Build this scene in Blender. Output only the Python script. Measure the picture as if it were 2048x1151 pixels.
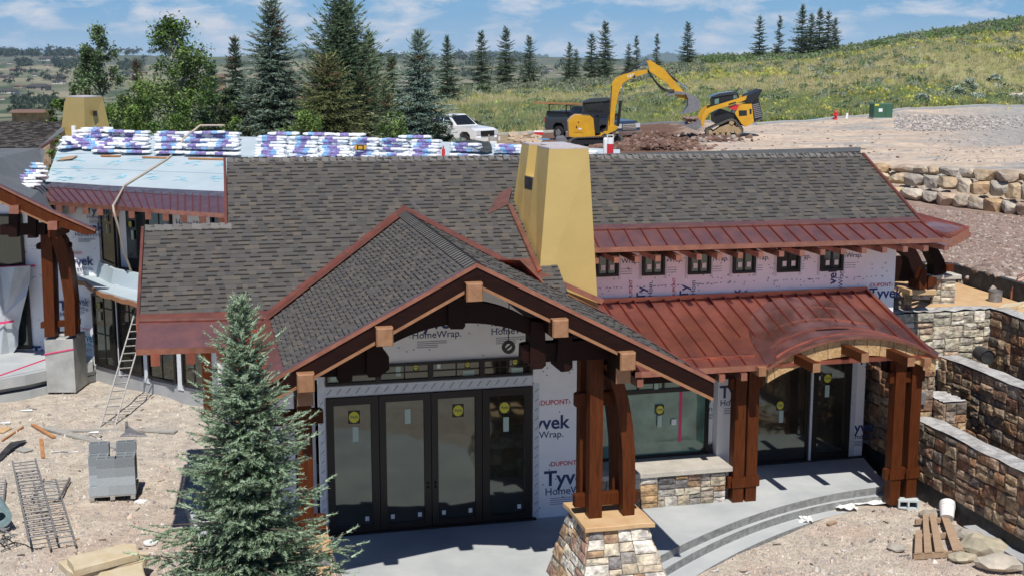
import bpy, math, random
import numpy as np
from mathutils import Vector, Matrix
R = math.radians
for o in list(bpy.data.objects): bpy.data.objects.remove(o)
scene = bpy.context.scene
# ------------------------------------------------------------------ camera
FPX = 2600.0; CH = 8.5; TH = math.atan(460/2600)
cam_d = bpy.data.cameras.new('camera'); cam = bpy.data.objects.new('camera', cam_d)
scene.collection.objects.link(cam); scene.camera = cam
cam.location = (0, 0, CH); cam.rotation_euler = (math.pi/2 - TH, 0, 0)
cam_d.sensor_width = 36; cam_d.lens = FPX/2048*36; cam_d.clip_start = 0.1; cam_d.clip_end = 30000
# ------------------------------------------------------------------ light
SUN = Vector((0.05, -0.60, 1.0)).normalized()
sd = bpy.data.lights.new('sun', 'SUN'); sd.energy = 4.9; sd.angle = R(0.5); sd.color = (1, .955, .89)
so = bpy.data.objects.new('sun', sd); scene.collection.objects.link(so)
so.rotation_euler = SUN.to_track_quat('Z', 'Y').to_euler(); so.location = (0, -20, 40)
world = bpy.data.worlds.new('World'); scene.world = world; world.use_nodes = True
wn = world.node_tree; N = wn.nodes; L = wn.links; N.clear()
wo = N.new('ShaderNodeOutputWorld'); bg = N.new('ShaderNodeBackground'); bg.inputs[1].default_value = 0.09
sky = N.new('ShaderNodeTexSky'); sky.sky_type = 'NISHITA'; sky.sun_disc = False
sky.sun_elevation = math.asin(SUN.z); sky.sun_rotation = math.pi; sky.altitude = 2000; sky.dust_density = .35; sky.ozone_density = 1.6
tc = N.new('ShaderNodeTexCoord'); mp = N.new('ShaderNodeMapping'); mp.inputs['Scale'].default_value = (13, 13, 42)
mp.inputs['Location'].default_value = (.7, 2.2, .3)
nz = N.new('ShaderNodeTexNoise'); nz.inputs['Scale'].default_value = 1.6; nz.inputs['Detail'].default_value = 9; nz.inputs['Roughness'].default_value = .58; nz.inputs['Distortion'].default_value = .25
rp = N.new('ShaderNodeValToRGB'); rp.color_ramp.elements[0].position = .47; rp.color_ramp.elements[1].position = .68
mp2 = N.new('ShaderNodeMapping'); mp2.inputs['Scale'].default_value = (1.4, 1.4, 5)
nz2 = N.new('ShaderNodeTexNoise'); nz2.inputs['Scale'].default_value = 1.7; nz2.inputs['Detail'].default_value = 6
rp2 = N.new('ShaderNodeValToRGB'); rp2.color_ramp.elements[0].position = .30; rp2.color_ramp.elements[1].position = .66
rp2.color_ramp.elements[0].color = (.8, .8, .8, 1); rp2.color_ramp.elements[1].color = (1, 1, 1, 1)
mx = N.new('ShaderNodeMixRGB'); mx.inputs[2].default_value = (7.0, 7.5, 8.4, 1)
mul = N.new('ShaderNodeMath'); mul.operation = 'MULTIPLY'
add = N.new('ShaderNodeMath'); add.operation = 'MULTIPLY_ADD'; add.inputs[1].default_value = .42
mxa = N.new('ShaderNodeMixRGB'); mxa.inputs[2].default_value = (2.6, 5.1, 8.0, 1)
tint = N.new('ShaderNodeMixRGB'); tint.blend_type = 'MULTIPLY'; tint.inputs[0].default_value = 1; tint.inputs[2].default_value = (.62, .80, 1.05, 1)
for n_ in (mp, mp2): L.new(tc.outputs['Generated'], n_.inputs[0])
L.new(mp.outputs[0], nz.inputs[0]); L.new(mp2.outputs[0], nz2.inputs[0])
L.new(nz.outputs[0], rp.inputs[0]); L.new(nz2.outputs[0], rp2.inputs[0])
sep = N.new('ShaderNodeSeparateXYZ'); L.new(tc.outputs['Generated'], sep.inputs[0])
def rng(a, b, c, d):
    m_ = N.new('ShaderNodeMapRange'); m_.inputs[1].default_value = a; m_.inputs[2].default_value = b; m_.inputs[3].default_value = c; m_.inputs[4].default_value = d; L.new(sep.outputs['Z'], m_.inputs[0]); return m_.outputs[0]
low = rng(.06, .24, 1, 0); hz_ = rng(-.005, .034, .75, 0)
pale = N.new('ShaderNodeMixRGB'); pale.inputs[1].default_value = (2.2, 4.5, 7.2, 1); pale.inputs[2].default_value = (4.6, 6.3, 7.9, 1); L.new(hz_, pale.inputs[0])
m1 = N.new('ShaderNodeMath'); m1.operation = 'MULTIPLY'; L.new(low, m1.inputs[0]); L.new(rp2.outputs[0], m1.inputs[1])
m2 = N.new('ShaderNodeMath'); m2.operation = 'MULTIPLY'; L.new(low, m2.inputs[0]); L.new(rp.outputs[0], m2.inputs[1])
L.new(sky.outputs[0], tint.inputs[1]); L.new(tint.outputs[0], mxa.inputs[1]); L.new(pale.outputs[0], mxa.inputs[2]); L.new(m1.outputs[0], mxa.inputs[0])
L.new(mxa.outputs[0], mx.inputs[1]); L.new(m2.outputs[0], mx.inputs[0])
L.new(mx.outputs[0], bg.inputs[0]); L.new(bg.outputs[0], wo.inputs[0])
scene.view_settings.view_transform = 'Standard'; scene.view_settings.look = 'None'
scene.view_settings.exposure = 0.06; scene.view_settings.gamma = 1
scene.render.resolution_x = 1024; scene.render.resolution_y = 575
# ------------------------------------------------------------------ point helpers
_c, _s = math.cos(TH), math.sin(TH)
HA = R(13.5); cu, su = math.cos(HA), math.sin(HA)
def ray(px, py):
    u = (px-1024)/FPX; v = -(py-575.5)/FPX
    return (u, _c+v*_s, -_s+v*_c)
def G(px, py, z=0.0):                       # point of the picture on a level plane
    d = ray(px, py); t = (z-CH)/d[2]; return Vector((d[0]*t, d[1]*t, z))
def D(px, py, Y):                           # point of the picture at a distance
    d = ray(px, py); t = Y/d[1]; return Vector((d[0]*t, Y, CH+d[2]*t))
HO = G(658, 1070); HX, HY = HO.x, HO.y
def loc(p): x, y = p[0]-HX, p[1]-HY; return Vector((x*cu+y*su, -x*su+y*cu, p[2]))
def wor(a, b, z=0.0): return Vector((HX+a*cu-b*su, HY+a*su+b*cu, z))
def Lz(px, py, z): return loc(G(px, py, z))
def Lp(px, py, pa, pb, pc, pd):
    d = ray(px, py); da = d[0]*cu+d[1]*su; db = -d[0]*su+d[1]*cu
    oa = -HX*cu-HY*su; ob = HX*su-HY*cu
    t = (pd-pa*oa-pb*ob-pc*CH)/(pa*da+pb*db+pc*d[2])
    return Vector((oa+t*da, ob+t*db, CH+t*d[2]))
def Lb(px, py, b): return Lp(px, py, 0, 1, 0, b)
def lerp(a, b, t): return a+(b-a)*t
def interp(x, xs, ys): return float(np.interp(x, xs, ys))
# ------------------------------------------------------------------ objects
COL = scene.collection
def tag(o, label, cat, group=None, kind=None):
    if label: o['label'] = label
    if cat: o['category'] = cat
    if group: o['group'] = group
    if kind: o['kind'] = kind
    return o
def thing(name, label, cat, at=(0, 0, 0), rz=0.0, group=None):
    o = bpy.data.objects.new(name, None); COL.objects.link(o); o.empty_display_size = .2
    o.location = at; o.rotation_euler = (0, 0, rz) if not isinstance(rz, tuple) else rz
    return tag(o, label, cat, group)
KIDS = {}
def _link(name, me, parent):
    o = bpy.data.objects.new(name, me); COL.objects.link(o)
    if parent is not None: o.parent = parent; KIDS.setdefault(parent.name, []).append(o)
    return o
def dup(root, label=None, at=None, rz=None, scale=None, group=None):
    r = root.copy(); COL.objects.link(r)
    if label: r['label'] = label
    if group: r['group'] = group
    if at is not None: r.location = at
    if rz is not None: r.rotation_euler = rz if isinstance(rz, tuple) else (0, 0, rz)
    if scale is not None: r.scale = scale if isinstance(scale, tuple) else (scale,)*3
    for ch in KIDS.get(root.name, []):
        c = ch.copy(); COL.objects.link(c); c.parent = r; KIDS.setdefault(r.name, []).append(c)
        for g in KIDS.get(ch.name, []):
            d = g.copy(); COL.objects.link(d); d.parent = c
    return r
class MB:
    def __init__(s, f=None): s.v = []; s.F = []; s.m = []; s.c = []; s.f = f; s.mi = 0; s.col = (1, 1, 1)
    def pt(s, p):
        if s.f: p = s.f(*p)
        s.v.append((p[0], p[1], p[2])); return len(s.v)-1
    def face(s, pts, mi=None, col=None):
        s.F.append([s.pt(p) for p in pts]); s.m.append(s.mi if mi is None else mi); s.c.append(col or s.col)
    def idx(s, ids, mi=None, col=None):
        s.F.append(list(ids)); s.m.append(s.mi if mi is None else mi); s.c.append(col or s.col)
    def hexa(s, P, mi=None, col=None):      # 8 corners: bottom 0-3, top 4-7
        i = [s.pt(p) for p in P]
        for q in ((0, 3, 2, 1), (4, 5, 6, 7), (0, 1, 5, 4), (1, 2, 6, 5), (2, 3, 7, 6), (3, 0, 4, 7)): s.idx([i[k] for k in q], mi, col)
    def box(s, x0, x1, y0, y1, z0, z1, mi=None, col=None):
        s.hexa([(x0, y0, z0), (x1, y0, z0), (x1, y1, z0), (x0, y1, z0), (x0, y0, z1), (x1, y0, z1), (x1, y1, z1), (x0, y1, z1)], mi, col)
    def bev(s, x0, x1, y0, y1, z0, z1, e=.01, mi=None, col=None):   # box with chamfered vertical and top edges
        s.slab([(x0, y0), (x1, y0), (x1, y1), (x0, y1)], z0, z1, e, mi, col)
    def slab(s, poly, z0, z1, e=0.0, mi=None, col=None):
        n = len(poly); cx = sum(p[0] for p in poly)/n; cy = sum(p[1] for p in poly)/n
        def ring(z, k):
            out = []
            for p in poly:
                dx, dy = cx-p[0], cy-p[1]; l = math.hypot(dx, dy) or 1
                out.append(s.pt((p[0]+dx/l*k*1.4, p[1]+dy/l*k*1.4, z)))
            return out
        rs = [ring(z0, 0), ring(z1-e, 0)] + ([ring(z1, e)] if e else [])
        for r0, r1 in zip(rs, rs[1:]):
            for i in range(n): j = (i+1) % n; s.idx([r0[i], r0[j], r1[j], r1[i]], mi, col)
        s.idx(rs[-1], mi, col); s.idx(rs[0][::-1], mi, col)
    def beam(s, p, q, w, h, up=(0, 0, 1), mi=None, col=None):
        p = Vector(p); q = Vector(q); d = (q-p).normalized(); up = Vector(up)
        sd_ = d.cross(up)
        if sd_.length < 1e-4: sd_ = d.cross(Vector((1, 0, 0)))
        sd_.normalize(); u = sd_.cross(d).normalized(); a = sd_*w/2; b = u*h/2
        s.hexa([p-a-b, q-a-b, q+a-b, p+a-b, p-a+b, q-a+b, q+a+b, p+a+b], mi, col)
    def cyl(s, p, q, r0, r1=None, n=10, mi=None, col=None, cap=True):
        r1 = r0 if r1 is None else r1; p = Vector(p); q = Vector(q); d = (q-p).normalized()
        a = d.orthogonal().normalized(); b = d.cross(a)
        A = [s.pt(p+(a*math.cos(t)+b*math.sin(t))*r0) for t in [2*math.pi*k/n for k in range(n)]]
        B = [s.pt(q+(a*math.cos(t)+b*math.sin(t))*r1) for t in [2*math.pi*k/n for k in range(n)]]
        for k in range(n): j = (k+1) % n; s.idx([A[k], A[j], B[j], B[k]], mi, col)
        if cap: s.idx(A[::-1], mi, col); s.idx(B, mi, col)
    def tube(s, pts, r, n=6, mi=None, col=None):
        pts = [Vector(p) for p in pts]; rings = []
        for i, p in enumerate(pts):
            d = (pts[min(i+1, len(pts)-1)]-pts[max(i-1, 0)]).normalized()
            a = d.cross(Vector((.13, .21, 1))).normalized(); b = d.cross(a)
            rr = r[i] if isinstance(r, (list, tuple)) else r
            rings.append([s.pt(p+(a*math.cos(2*math.pi*k/n)+b*math.sin(2*math.pi*k/n))*rr) for k in range(n)])
        for A, B in zip(rings, rings[1:]):
            for k in range(n): j = (k+1) % n; s.idx([A[k], A[j], B[j], B[k]], mi, col)
        s.idx(rings[0][::-1], mi, col); s.idx(rings[-1], mi, col)
    def prism(s, prof, x0, x1, ax='x', mi=None, col=None):     # profile polygon extruded along an axis
        def P(u, v, w): return {'x': (w, u, v), 'y': (u, w, v), 'z': (u, v, w)}[ax]
        A = [s.pt(P(u, v, x0)) for u, v in prof]; B = [s.pt(P(u, v, x1)) for u, v in prof]; n = len(prof)
        for k in range(n): j = (k+1) % n; s.idx([A[k], A[j], B[j], B[k]], mi, col)
        s.idx(A[::-1], mi, col); s.idx(B, mi, col)
    def rock(s, c, r, rnd, sub=1, flat=1.0, col=None, mi=None):
        me = ICO[sub]; base = []
        ang = rnd.random()*6.28; ca, sa = math.cos(ang), math.sin(ang)
        sc = (r[0], r[1], r[2]) if isinstance(r, (tuple, list)) else (r*rnd.uniform(.7, 1.3), r*rnd.uniform(.7, 1.3), r*rnd.uniform(.6, 1)*flat)
        for v in me[0]:
            k = rnd.uniform(.78, 1.12); x, y, z = v[0]*sc[0]*k, v[1]*sc[1]*k, v[2]*sc[2]*k
            if isinstance(r, (tuple, list)): base.append(s.pt((c[0]+x, c[1]+y, c[2]+z)))
            else: base.append(s.pt((c[0]+x*ca-y*sa, c[1]+x*sa+y*ca, c[2]+z)))
        for f in me[1]: s.idx([base[i] for i in f], mi, col)
    def build(s, name, mats, parent=None, smooth=False, flip=True):
        me = bpy.data.meshes.new(name); me.from_pydata(s.v, [], s.F)
        for m in (mats if isinstance(mats, (list, tuple)) else [mats]): me.materials.append(m)
        me.polygons.foreach_set('material_index', s.m)
        if any(c != (1, 1, 1) for c in s.c):
            ca = me.color_attributes.new('Col', 'FLOAT_COLOR', 'CORNER')
            ln = np.empty(len(me.polygons), dtype=np.int32); me.polygons.foreach_get('loop_total', ln)
            C = np.ones((len(s.c), 4)); C[:, :3] = np.array(s.c); ca.data.foreach_set('color', np.repeat(C, ln, axis=0).ravel())
        if smooth: me.polygons.foreach_set('use_smooth', [True]*len(me.polygons))
        me.update(); 
        import bmesh
        if flip:
            bm = bmesh.new(); bm.from_mesh(me); bmesh.ops.recalc_face_normals(bm, faces=bm.faces); bm.to_mesh(me); bm.free()
        return _link(name, me, parent)
def np_mesh(name, V, F, mat, parent=None, col=None, smooth=False):
    me = bpy.data.meshes.new(name); V = np.asarray(V, dtype=np.float32); F = np.asarray(F, dtype=np.int32); k = F.shape[1]
    me.vertices.add(len(V)); me.vertices.foreach_set('co', V.ravel()); me.loops.add(F.size); me.loops.foreach_set('vertex_index', F.ravel())
    me.polygons.add(len(F)); me.polygons.foreach_set('loop_start', np.arange(0, F.size, k, dtype=np.int32)); me.polygons.foreach_set('loop_total', np.full(len(F), k, dtype=np.int32))
    me.materials.append(mat); me.update(calc_edges=True)
    if col is not None:
        ca = me.color_attributes.new('Col', 'FLOAT_COLOR', 'POINT'); C = np.ones((len(V), 4), dtype=np.float32); C[:, :3] = col; ca.data.foreach_set('color', C.ravel())
    if smooth: me.polygons.foreach_set('use_smooth', [True]*len(F))
    return _link(name, me, parent)
def _ico():
    t = (1+5**.5)/2
    v = [Vector(p).normalized() for p in [(-1, t, 0), (1, t, 0), (-1, -t, 0), (1, -t, 0), (0, -1, t), (0, 1, t), (0, -1, -t), (0, 1, -t), (t, 0, -1), (t, 0, 1), (-t, 0, -1), (-t, 0, 1)]]
    f = [(0, 11, 5), (0, 5, 1), (0, 1, 7), (0, 7, 10), (0, 10, 11), (1, 5, 9), (5, 11, 4), (11, 10, 2), (10, 7, 6), (7, 1, 8), (3, 9, 4), (3, 4, 2), (3, 2, 6), (3, 6, 8), (3, 8, 9), (4, 9, 5), (2, 4, 11), (6, 2, 10), (8, 6, 7), (9, 8, 1)]
    out = {0: (v, f)}
    for k in (1, 2):
        v = list(v); nf = []; cache = {}
        def mid(a, b):
            key = (min(a, b), max(a, b))
            if key not in cache: v.append(((v[a]+v[b])/2).normalized()); cache[key] = len(v)-1
            return cache[key]
        for a, b, c in f: x, y, z = mid(a, b), mid(b, c), mid(c, a); nf += [(a, x, z), (b, y, x), (c, z, y), (x, y, z)]
        f = nf; out[k] = (v, f)
    return out
ICO = _ico()
# ------------------------------------------------------------------ materials
def mat(name, col, rough=.7, metal=0.0, col2=None, nscale=3.0, bump=0.0, bscale=20.0, attr=False, spec=.5, detail=6, ramp=(.35, .65), stretch=None, bdist=.02, coat=0, sheen=0):
    m = bpy.data.materials.new(name); m.use_nodes = True; t = m.node_tree; n = t.nodes; l = t.links
    p = n['Principled BSDF']; p.inputs['Roughness'].default_value = rough; p.inputs['Metallic'].default_value = metal
    p.inputs['Specular IOR Level'].default_value = spec; p.inputs['Base Color'].default_value = (*col, 1)
    if coat: p.inputs['Coat Weight'].default_value = coat
    tcn = n.new('ShaderNodeTexCoord'); mpn = n.new('ShaderNodeMapping'); l.new(tcn.outputs['Object'], mpn.inputs[0])
    if stretch: mpn.inputs['Scale'].default_value = stretch
    out = None
    if col2:
        nn = n.new('ShaderNodeTexNoise'); nn.inputs['Scale'].default_value = nscale; nn.inputs['Detail'].default_value = detail; nn.inputs['Roughness'].default_value = .62
        l.new(mpn.outputs[0], nn.inputs[0]); cr = n.new('ShaderNodeValToRGB'); cr.color_ramp.elements[0].position, cr.color_ramp.elements[1].position = ramp
        cr.color_ramp.elements[0].color = (*col, 1); cr.color_ramp.elements[1].color = (*col2, 1); l.new(nn.outputs[0], cr.inputs[0]); out = cr.outputs[0]
    if attr:
        at = n.new('ShaderNodeAttribute'); at.attribute_name = 'Col'
        if out is None: out = at.outputs['Color']
        else:
            mm = n.new('ShaderNodeMixRGB'); mm.blend_type = 'MULTIPLY'; mm.inputs[0].default_value = 1; l.new(out, mm.inputs[1]); l.new(at.outputs['Color'], mm.inputs[2]); out = mm.outputs[0]
    if out is not None: l.new(out, p.inputs['Base Color'])
    if bump:
        bn = n.new('ShaderNodeTexNoise'); bn.inputs['Scale'].default_value = bscale; bn.inputs['Detail'].default_value = 8; l.new(mpn.outputs[0], bn.inputs[0])
        bb = n.new('ShaderNodeBump'); bb.inputs['Strength'].default_value = bump; bb.inputs['Distance'].default_value = bdist; l.new(bn.outputs[0], bb.inputs['Height']); l.new(bb.outputs[0], p.inputs['Normal'])
    return m
M = {}
M['shingle'] = mat('shingle', (.86, .86, .86), .92, col2=(1.12, 1.1, 1.06), nscale=60, attr=True, bump=.4, bscale=220, bdist=.004, spec=.25)
M['copper'] = mat('copper', (.60, .21, .135), .29, .80, col2=(.36, .14, .11), nscale=2.2, bump=.12, bscale=6, ramp=(.38, .72), detail=9)
M['copper_new'] = mat('copper_new', (.58, .27, .19), .33, .85, col2=(.42, .19, .14), nscale=5, bump=.1, bscale=9)
M['copper_band'] = mat('copper_band', (.42, .19, .165), .36, .78, col2=(.22, .13, .14), nscale=3, bump=.15, bscale=7, stretch=(1, 1, 1), ramp=(.3, .75), detail=9)
M['copper_highlight'] = mat('copper_highlight', (.62, .34, .29), .24, .9, col2=(.46, .21, .17), nscale=3, bump=.1, bscale=5)  # lighter copper for the eyebrow, its highlights put into the colour
M['seam'] = mat('seam', (.24, .055, .04), .42, .6)
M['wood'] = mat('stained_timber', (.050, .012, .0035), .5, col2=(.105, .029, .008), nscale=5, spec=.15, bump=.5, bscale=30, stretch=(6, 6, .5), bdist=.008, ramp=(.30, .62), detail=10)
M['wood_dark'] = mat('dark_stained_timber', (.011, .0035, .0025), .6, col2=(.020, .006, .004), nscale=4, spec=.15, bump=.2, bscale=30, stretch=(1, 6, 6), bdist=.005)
M['wood_end'] = mat('cedar_end_grain', (.33, .175, .09), .65, col2=(.25, .12, .055), nscale=9, bump=.2, bscale=40, bdist=.004)
M['cedar'] = mat('cedar_trim', (.34, .165, .08), .6, col2=(.26, .12, .055), nscale=6)
M['osb'] = mat('osb', (.56, .38, .19), .8, col2=(.38, .23, .10), nscale=26, detail=3, bump=.2, bscale=40, ramp=(.4, .6))
M['plywood'] = mat('plywood', (.58, .40, .22), .8, col2=(.50, .31, .15), nscale=3, bump=.1)
M['ochre'] = mat('ochre_membrane', (.46, .335, .115), .55, col2=(.435, .315, .105), nscale=1.2, bump=.3, bscale=1.3, bdist=.08, detail=5)
M['capmetal'] = mat('cap_flashing', (.62, .60, .60), .5, .2, col2=(.55, .45, .42), nscale=5)
M['tyvek'] = mat('house_wrap', (.84, .855, .88), .62, col2=(.90, .91, .93), nscale=2, bump=.5, bscale=3.2, bdist=.03)
M['tape'] = mat('flashing_tape', (.70, .74, .78), .5, col2=(.58, .63, .68), nscale=12)
M['navy'] = mat('navy_print', (.03, .05, .16), .7)
M['teal'] = mat('teal_print', (.06, .30, .42), .7)
M['greyp'] = mat('grey_print', (.20, .22, .28), .7)
M['redp'] = mat('red_print', (.55, .06, .08), .7)
M['black'] = mat('black_frame', (.014, .011, .010), .45, spec=.4)
M['membrane'] = mat('black_membrane', (.016, .016, .018), .75, col2=(.05, .05, .05), nscale=5, bump=.4, bscale=6)
M['room'] = mat('unlit_room', (.02, .018, .016), .9)
def glass_mat(name, base, refl, rough=.05):
    m = bpy.data.materials.new(name); m.use_nodes = True; n = m.node_tree.nodes; l = m.node_tree.links; n.clear()
    o = n.new('ShaderNodeOutputMaterial'); d = n.new('ShaderNodeBsdfDiffuse'); g = n.new('ShaderNodeBsdfGlossy'); mx_ = n.new('ShaderNodeMixShader')
    tcn = n.new('ShaderNodeTexCoord'); nn = n.new('ShaderNodeTexNoise'); nn.inputs['Scale'].default_value = 2.2; nn.inputs['Detail'].default_value = 7; l.new(tcn.outputs['Object'], nn.inputs[0])
    cr = n.new('ShaderNodeValToRGB'); cr.color_ramp.elements[0].position = .3; cr.color_ramp.elements[1].position = .75
    cr.color_ramp.elements[0].color = (*[c*.55 for c in base], 1); cr.color_ramp.elements[1].color = (*[c*1.6 for c in base], 1); l.new(nn.outputs[0], cr.inputs[0]); l.new(cr.outputs[0], d.inputs[0])
    b = n.new('ShaderNodeBump'); b.inputs['Strength'].default_value = .25; b.inputs['Distance'].default_value = .03; n2 = n.new('ShaderNodeTexNoise'); n2.inputs['Scale'].default_value = 1.1; l.new(tcn.outputs['Object'], n2.inputs[0]); l.new(n2.outputs[0], b.inputs['Height']); l.new(b.outputs[0], g.inputs['Normal'])
    g.inputs['Roughness'].default_value = rough; g.inputs['Color'].default_value = (.9, 1, .95, 1)
    mx_.inputs[0].default_value = refl; l.new(d.outputs[0], mx_.inputs[1]); l.new(g.outputs[0], mx_.inputs[2]); l.new(mx_.outputs[0], o.inputs[0]); return m
M['glass'] = glass_mat('murky_glass', (.024, .022, .017), .115, .05)  # dark brownish base, mottled by noise
M['glass2'] = glass_mat('film_covered_glass', (.11, .22, .185), .10, .04)
M['glass_dark'] = glass_mat('dark_glass', (.012, .014, .014), .12, .08)
M['yellow_lab'] = mat('yellow_sticker', (.62, .60, .05), .6)
M['paper'] = mat('paper_sticker', (.45, .58, .52), .7)
M['paper_w'] = mat('white_sticker', (.75, .78, .78), .7)
M['concrete'] = mat('concrete', (.33, .355, .365), .85, col2=(.49, .505, .495), nscale=.7, ramp=(.30, .68), bump=.15, bscale=35, bdist=.004, detail=9)
M['concrete2'] = mat('board_marked_concrete', (.30, .31, .30), .9, col2=(.42, .43, .41), nscale=2.5, bump=.3, bscale=12, detail=8)
M['concrete3'] = mat('foundation_concrete', (.33, .34, .35), .9, col2=(.42, .43, .43), nscale=1.5, bump=.2, bscale=12, detail=8)
M['stone'] = mat('ledge_stone', (.50, .48, .46), .9, col2=(1.28, 1.24, 1.15), nscale=7, attr=True, bump=1.0, bscale=13, bdist=.05, detail=12, ramp=(.36, .60))
M['mortar'] = mat('mortar', (.13, .12, .11), .95, bump=.3)
M['capstone'] = mat('cut_capstone', (.52, .48, .41), .85, col2=(.40, .37, .32), nscale=3, bump=.5, bscale=10)
M['walltop'] = mat('wall_top_mortar', (.50, .49, .47), .9, col2=(.27, .26, .245), nscale=5, bump=.7, bscale=9, bdist=.04)
M['boulder'] = mat('boulder_rock', (.70, .68, .64), .9, col2=(1.15, 1.1, 1.0), nscale=2.2, attr=True, bump=.9, bscale=4, bdist=.12, detail=10)
M['rock'] = mat('loose_rock', (.8, .8, .8), .95, col2=(1.15, 1.12, 1.1), nscale=4, attr=True, bump=.6, bscale=12)
M['underlay'] = mat('roof_underlayment', (.36, .44, .48), .7, col2=(.43, .50, .53), nscale=.7, bump=.2, bscale=2)
M['underlay_logo'] = mat('underlayment_print', (.20, .52, .62), .7, col2=(.36, .62, .72), nscale=14)
M['darkroof'] = mat('grey_underlayment', (.10, .11, .12), .8, col2=(.13, .14, .145), nscale=1.5, bump=.2, bscale=3)
M['bag'] = mat('bundle_wrap', (.80, .82, .85), .38, col2=(.88, .89, .91), nscale=5, bump=.9, bscale=9, bdist=.03)
M['bag_p'] = mat('bundle_purple', (.17, .12, .36), .4, col2=(.34, .29, .52), nscale=18, bump=.6, bscale=9)
M['bag_b'] = mat('bundle_blue', (.14, .38, .68), .4, col2=(.38, .58, .80), nscale=16, bump=.6, bscale=9)
M['board'] = mat('raw_board', (.42, .30, .20), .8, col2=(.31, .21, .13), nscale=5, bump=.3, stretch=(1, 8, 1))
M['board_o'] = mat('orange_board', (.50, .25, .10), .8, col2=(.38, .17, .07), nscale=5, bump=.3)
M['board_g'] = mat('grey_board', (.30, .29, .26), .85, col2=(.38, .36, .32), nscale=5, bump=.4)
M['alu'] = mat('dull_aluminium', (.30, .29, .28), .6, .35, col2=(.19, .185, .18), nscale=12)
M['cmu'] = mat('concrete_block', (.20, .225, .24), .92, col2=(.25, .275, .29), nscale=40, attr=True, bump=.4, bscale=80, bdist=.005)
M['pvc'] = mat('white_plastic', (.80, .80, .78), .45)
M['red'] = mat('red_plastic', (.60, .03, .04), .4)
M['tarp'] = mat('black_tarp', (.03, .035, .035), .5, col2=(.06, .065, .065), nscale=4, bump=.6, bscale=4)
M['cloth'] = mat('white_sheet', (.74, .74, .73), .6, bump=.6, bscale=6)
M['plastic'] = mat('milky_plastic', (.40, .44, .46), .25, col2=(.55, .58, .60), nscale=1.2, bump=.7, bscale=2, bdist=.05)
M['pink'] = mat('pink_tape', (.70, .04, .16), .5)
M['rope'] = mat('hose_rope', (.42, .35, .27), .7)
M['mesh_green'] = mat('wire_roll', (.20, .33, .36), .5, .3, col2=(.36, .48, .48), nscale=40, bump=.8, bscale=60)
M['slab'] = mat('sandstone_slab', (.58, .50, .36), .85, col2=(.50, .40, .24), nscale=3, bump=.4, bscale=10)
M['catyel'] = mat('machine_yellow', (.66, .36, .02), .38, col2=(.56, .29, .02), nscale=3, spec=.5)
M['catblk'] = mat('machine_black', (.015, .016, .018), .45)
M['track'] = mat('rubber_track', (.085, .08, .072), .85, col2=(.14, .13, .11), nscale=8, bump=.3)
M['steel'] = mat('worn_steel', (.23, .23, .25), .5, .6, col2=(.33, .32, .32), nscale=5)
M['chrome'] = mat('chrome', (.7, .7, .72), .15, 1)
M['dirtmetal'] = mat('muddy_metal', (.30, .21, .11), .8, col2=(.40, .30, .17), nscale=4)
M['truck_d'] = mat('slate_paint', (.035, .045, .06), .28, .3, coat=.6)
M['truck_w'] = mat('white_paint', (.78, .79, .80), .25, coat=.6)
M['tyre'] = mat('tyre', (.02, .02, .02), .85)
M['lamp'] = mat('lamp_glass', (.6, .62, .65), .15)
M['taillamp'] = mat('tail_lamp', (.35, .03, .03), .25)
M['tgreen'] = mat('green_cabinet', (.045, .12, .07), .5)
M['needle'] = mat('spruce_needles', (.8, .8, .8), .6, attr=True, col2=(1.2, 1.2, 1.2), nscale=3, spec=.3)
M['bark'] = mat('bark', (.10, .075, .055), .95, col2=(.16, .125, .10), nscale=8, bump=.6)
M['bark_w'] = mat('pale_bark', (.42, .41, .37), .9, col2=(.22, .21, .18), nscale=6)
def leaf_mat(name):
    m = mat(name, (.8, .8, .8), .6, attr=True, col2=(1.2, 1.2, 1.2), nscale=2, spec=.3); n = m.node_tree.nodes; l = m.node_tree.links; p = n['Principled BSDF']
    tr = n.new('ShaderNodeBsdfTranslucent'); ms = n.new('ShaderNodeMixShader'); ms.inputs[0].default_value = .3; out = n['Material Output']
    l.new(p.inputs['Base Color'].links[0].from_socket, tr.inputs[0]); l.new(p.outputs[0], ms.inputs[1]); l.new(tr.outputs[0], ms.inputs[2]); l.new(ms.outputs[0], out.inputs[0]); return m
M['leaf'] = leaf_mat('leaves'); M['grass'] = leaf_mat('grass_blades')
M['ground'] = mat('ground', (.74, .73, .73), .97, attr=True, col2=(1.18, 1.16, 1.12), nscale=3.0, bump=1.0, bscale=11, detail=12, bdist=.05, spec=.2)
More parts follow.
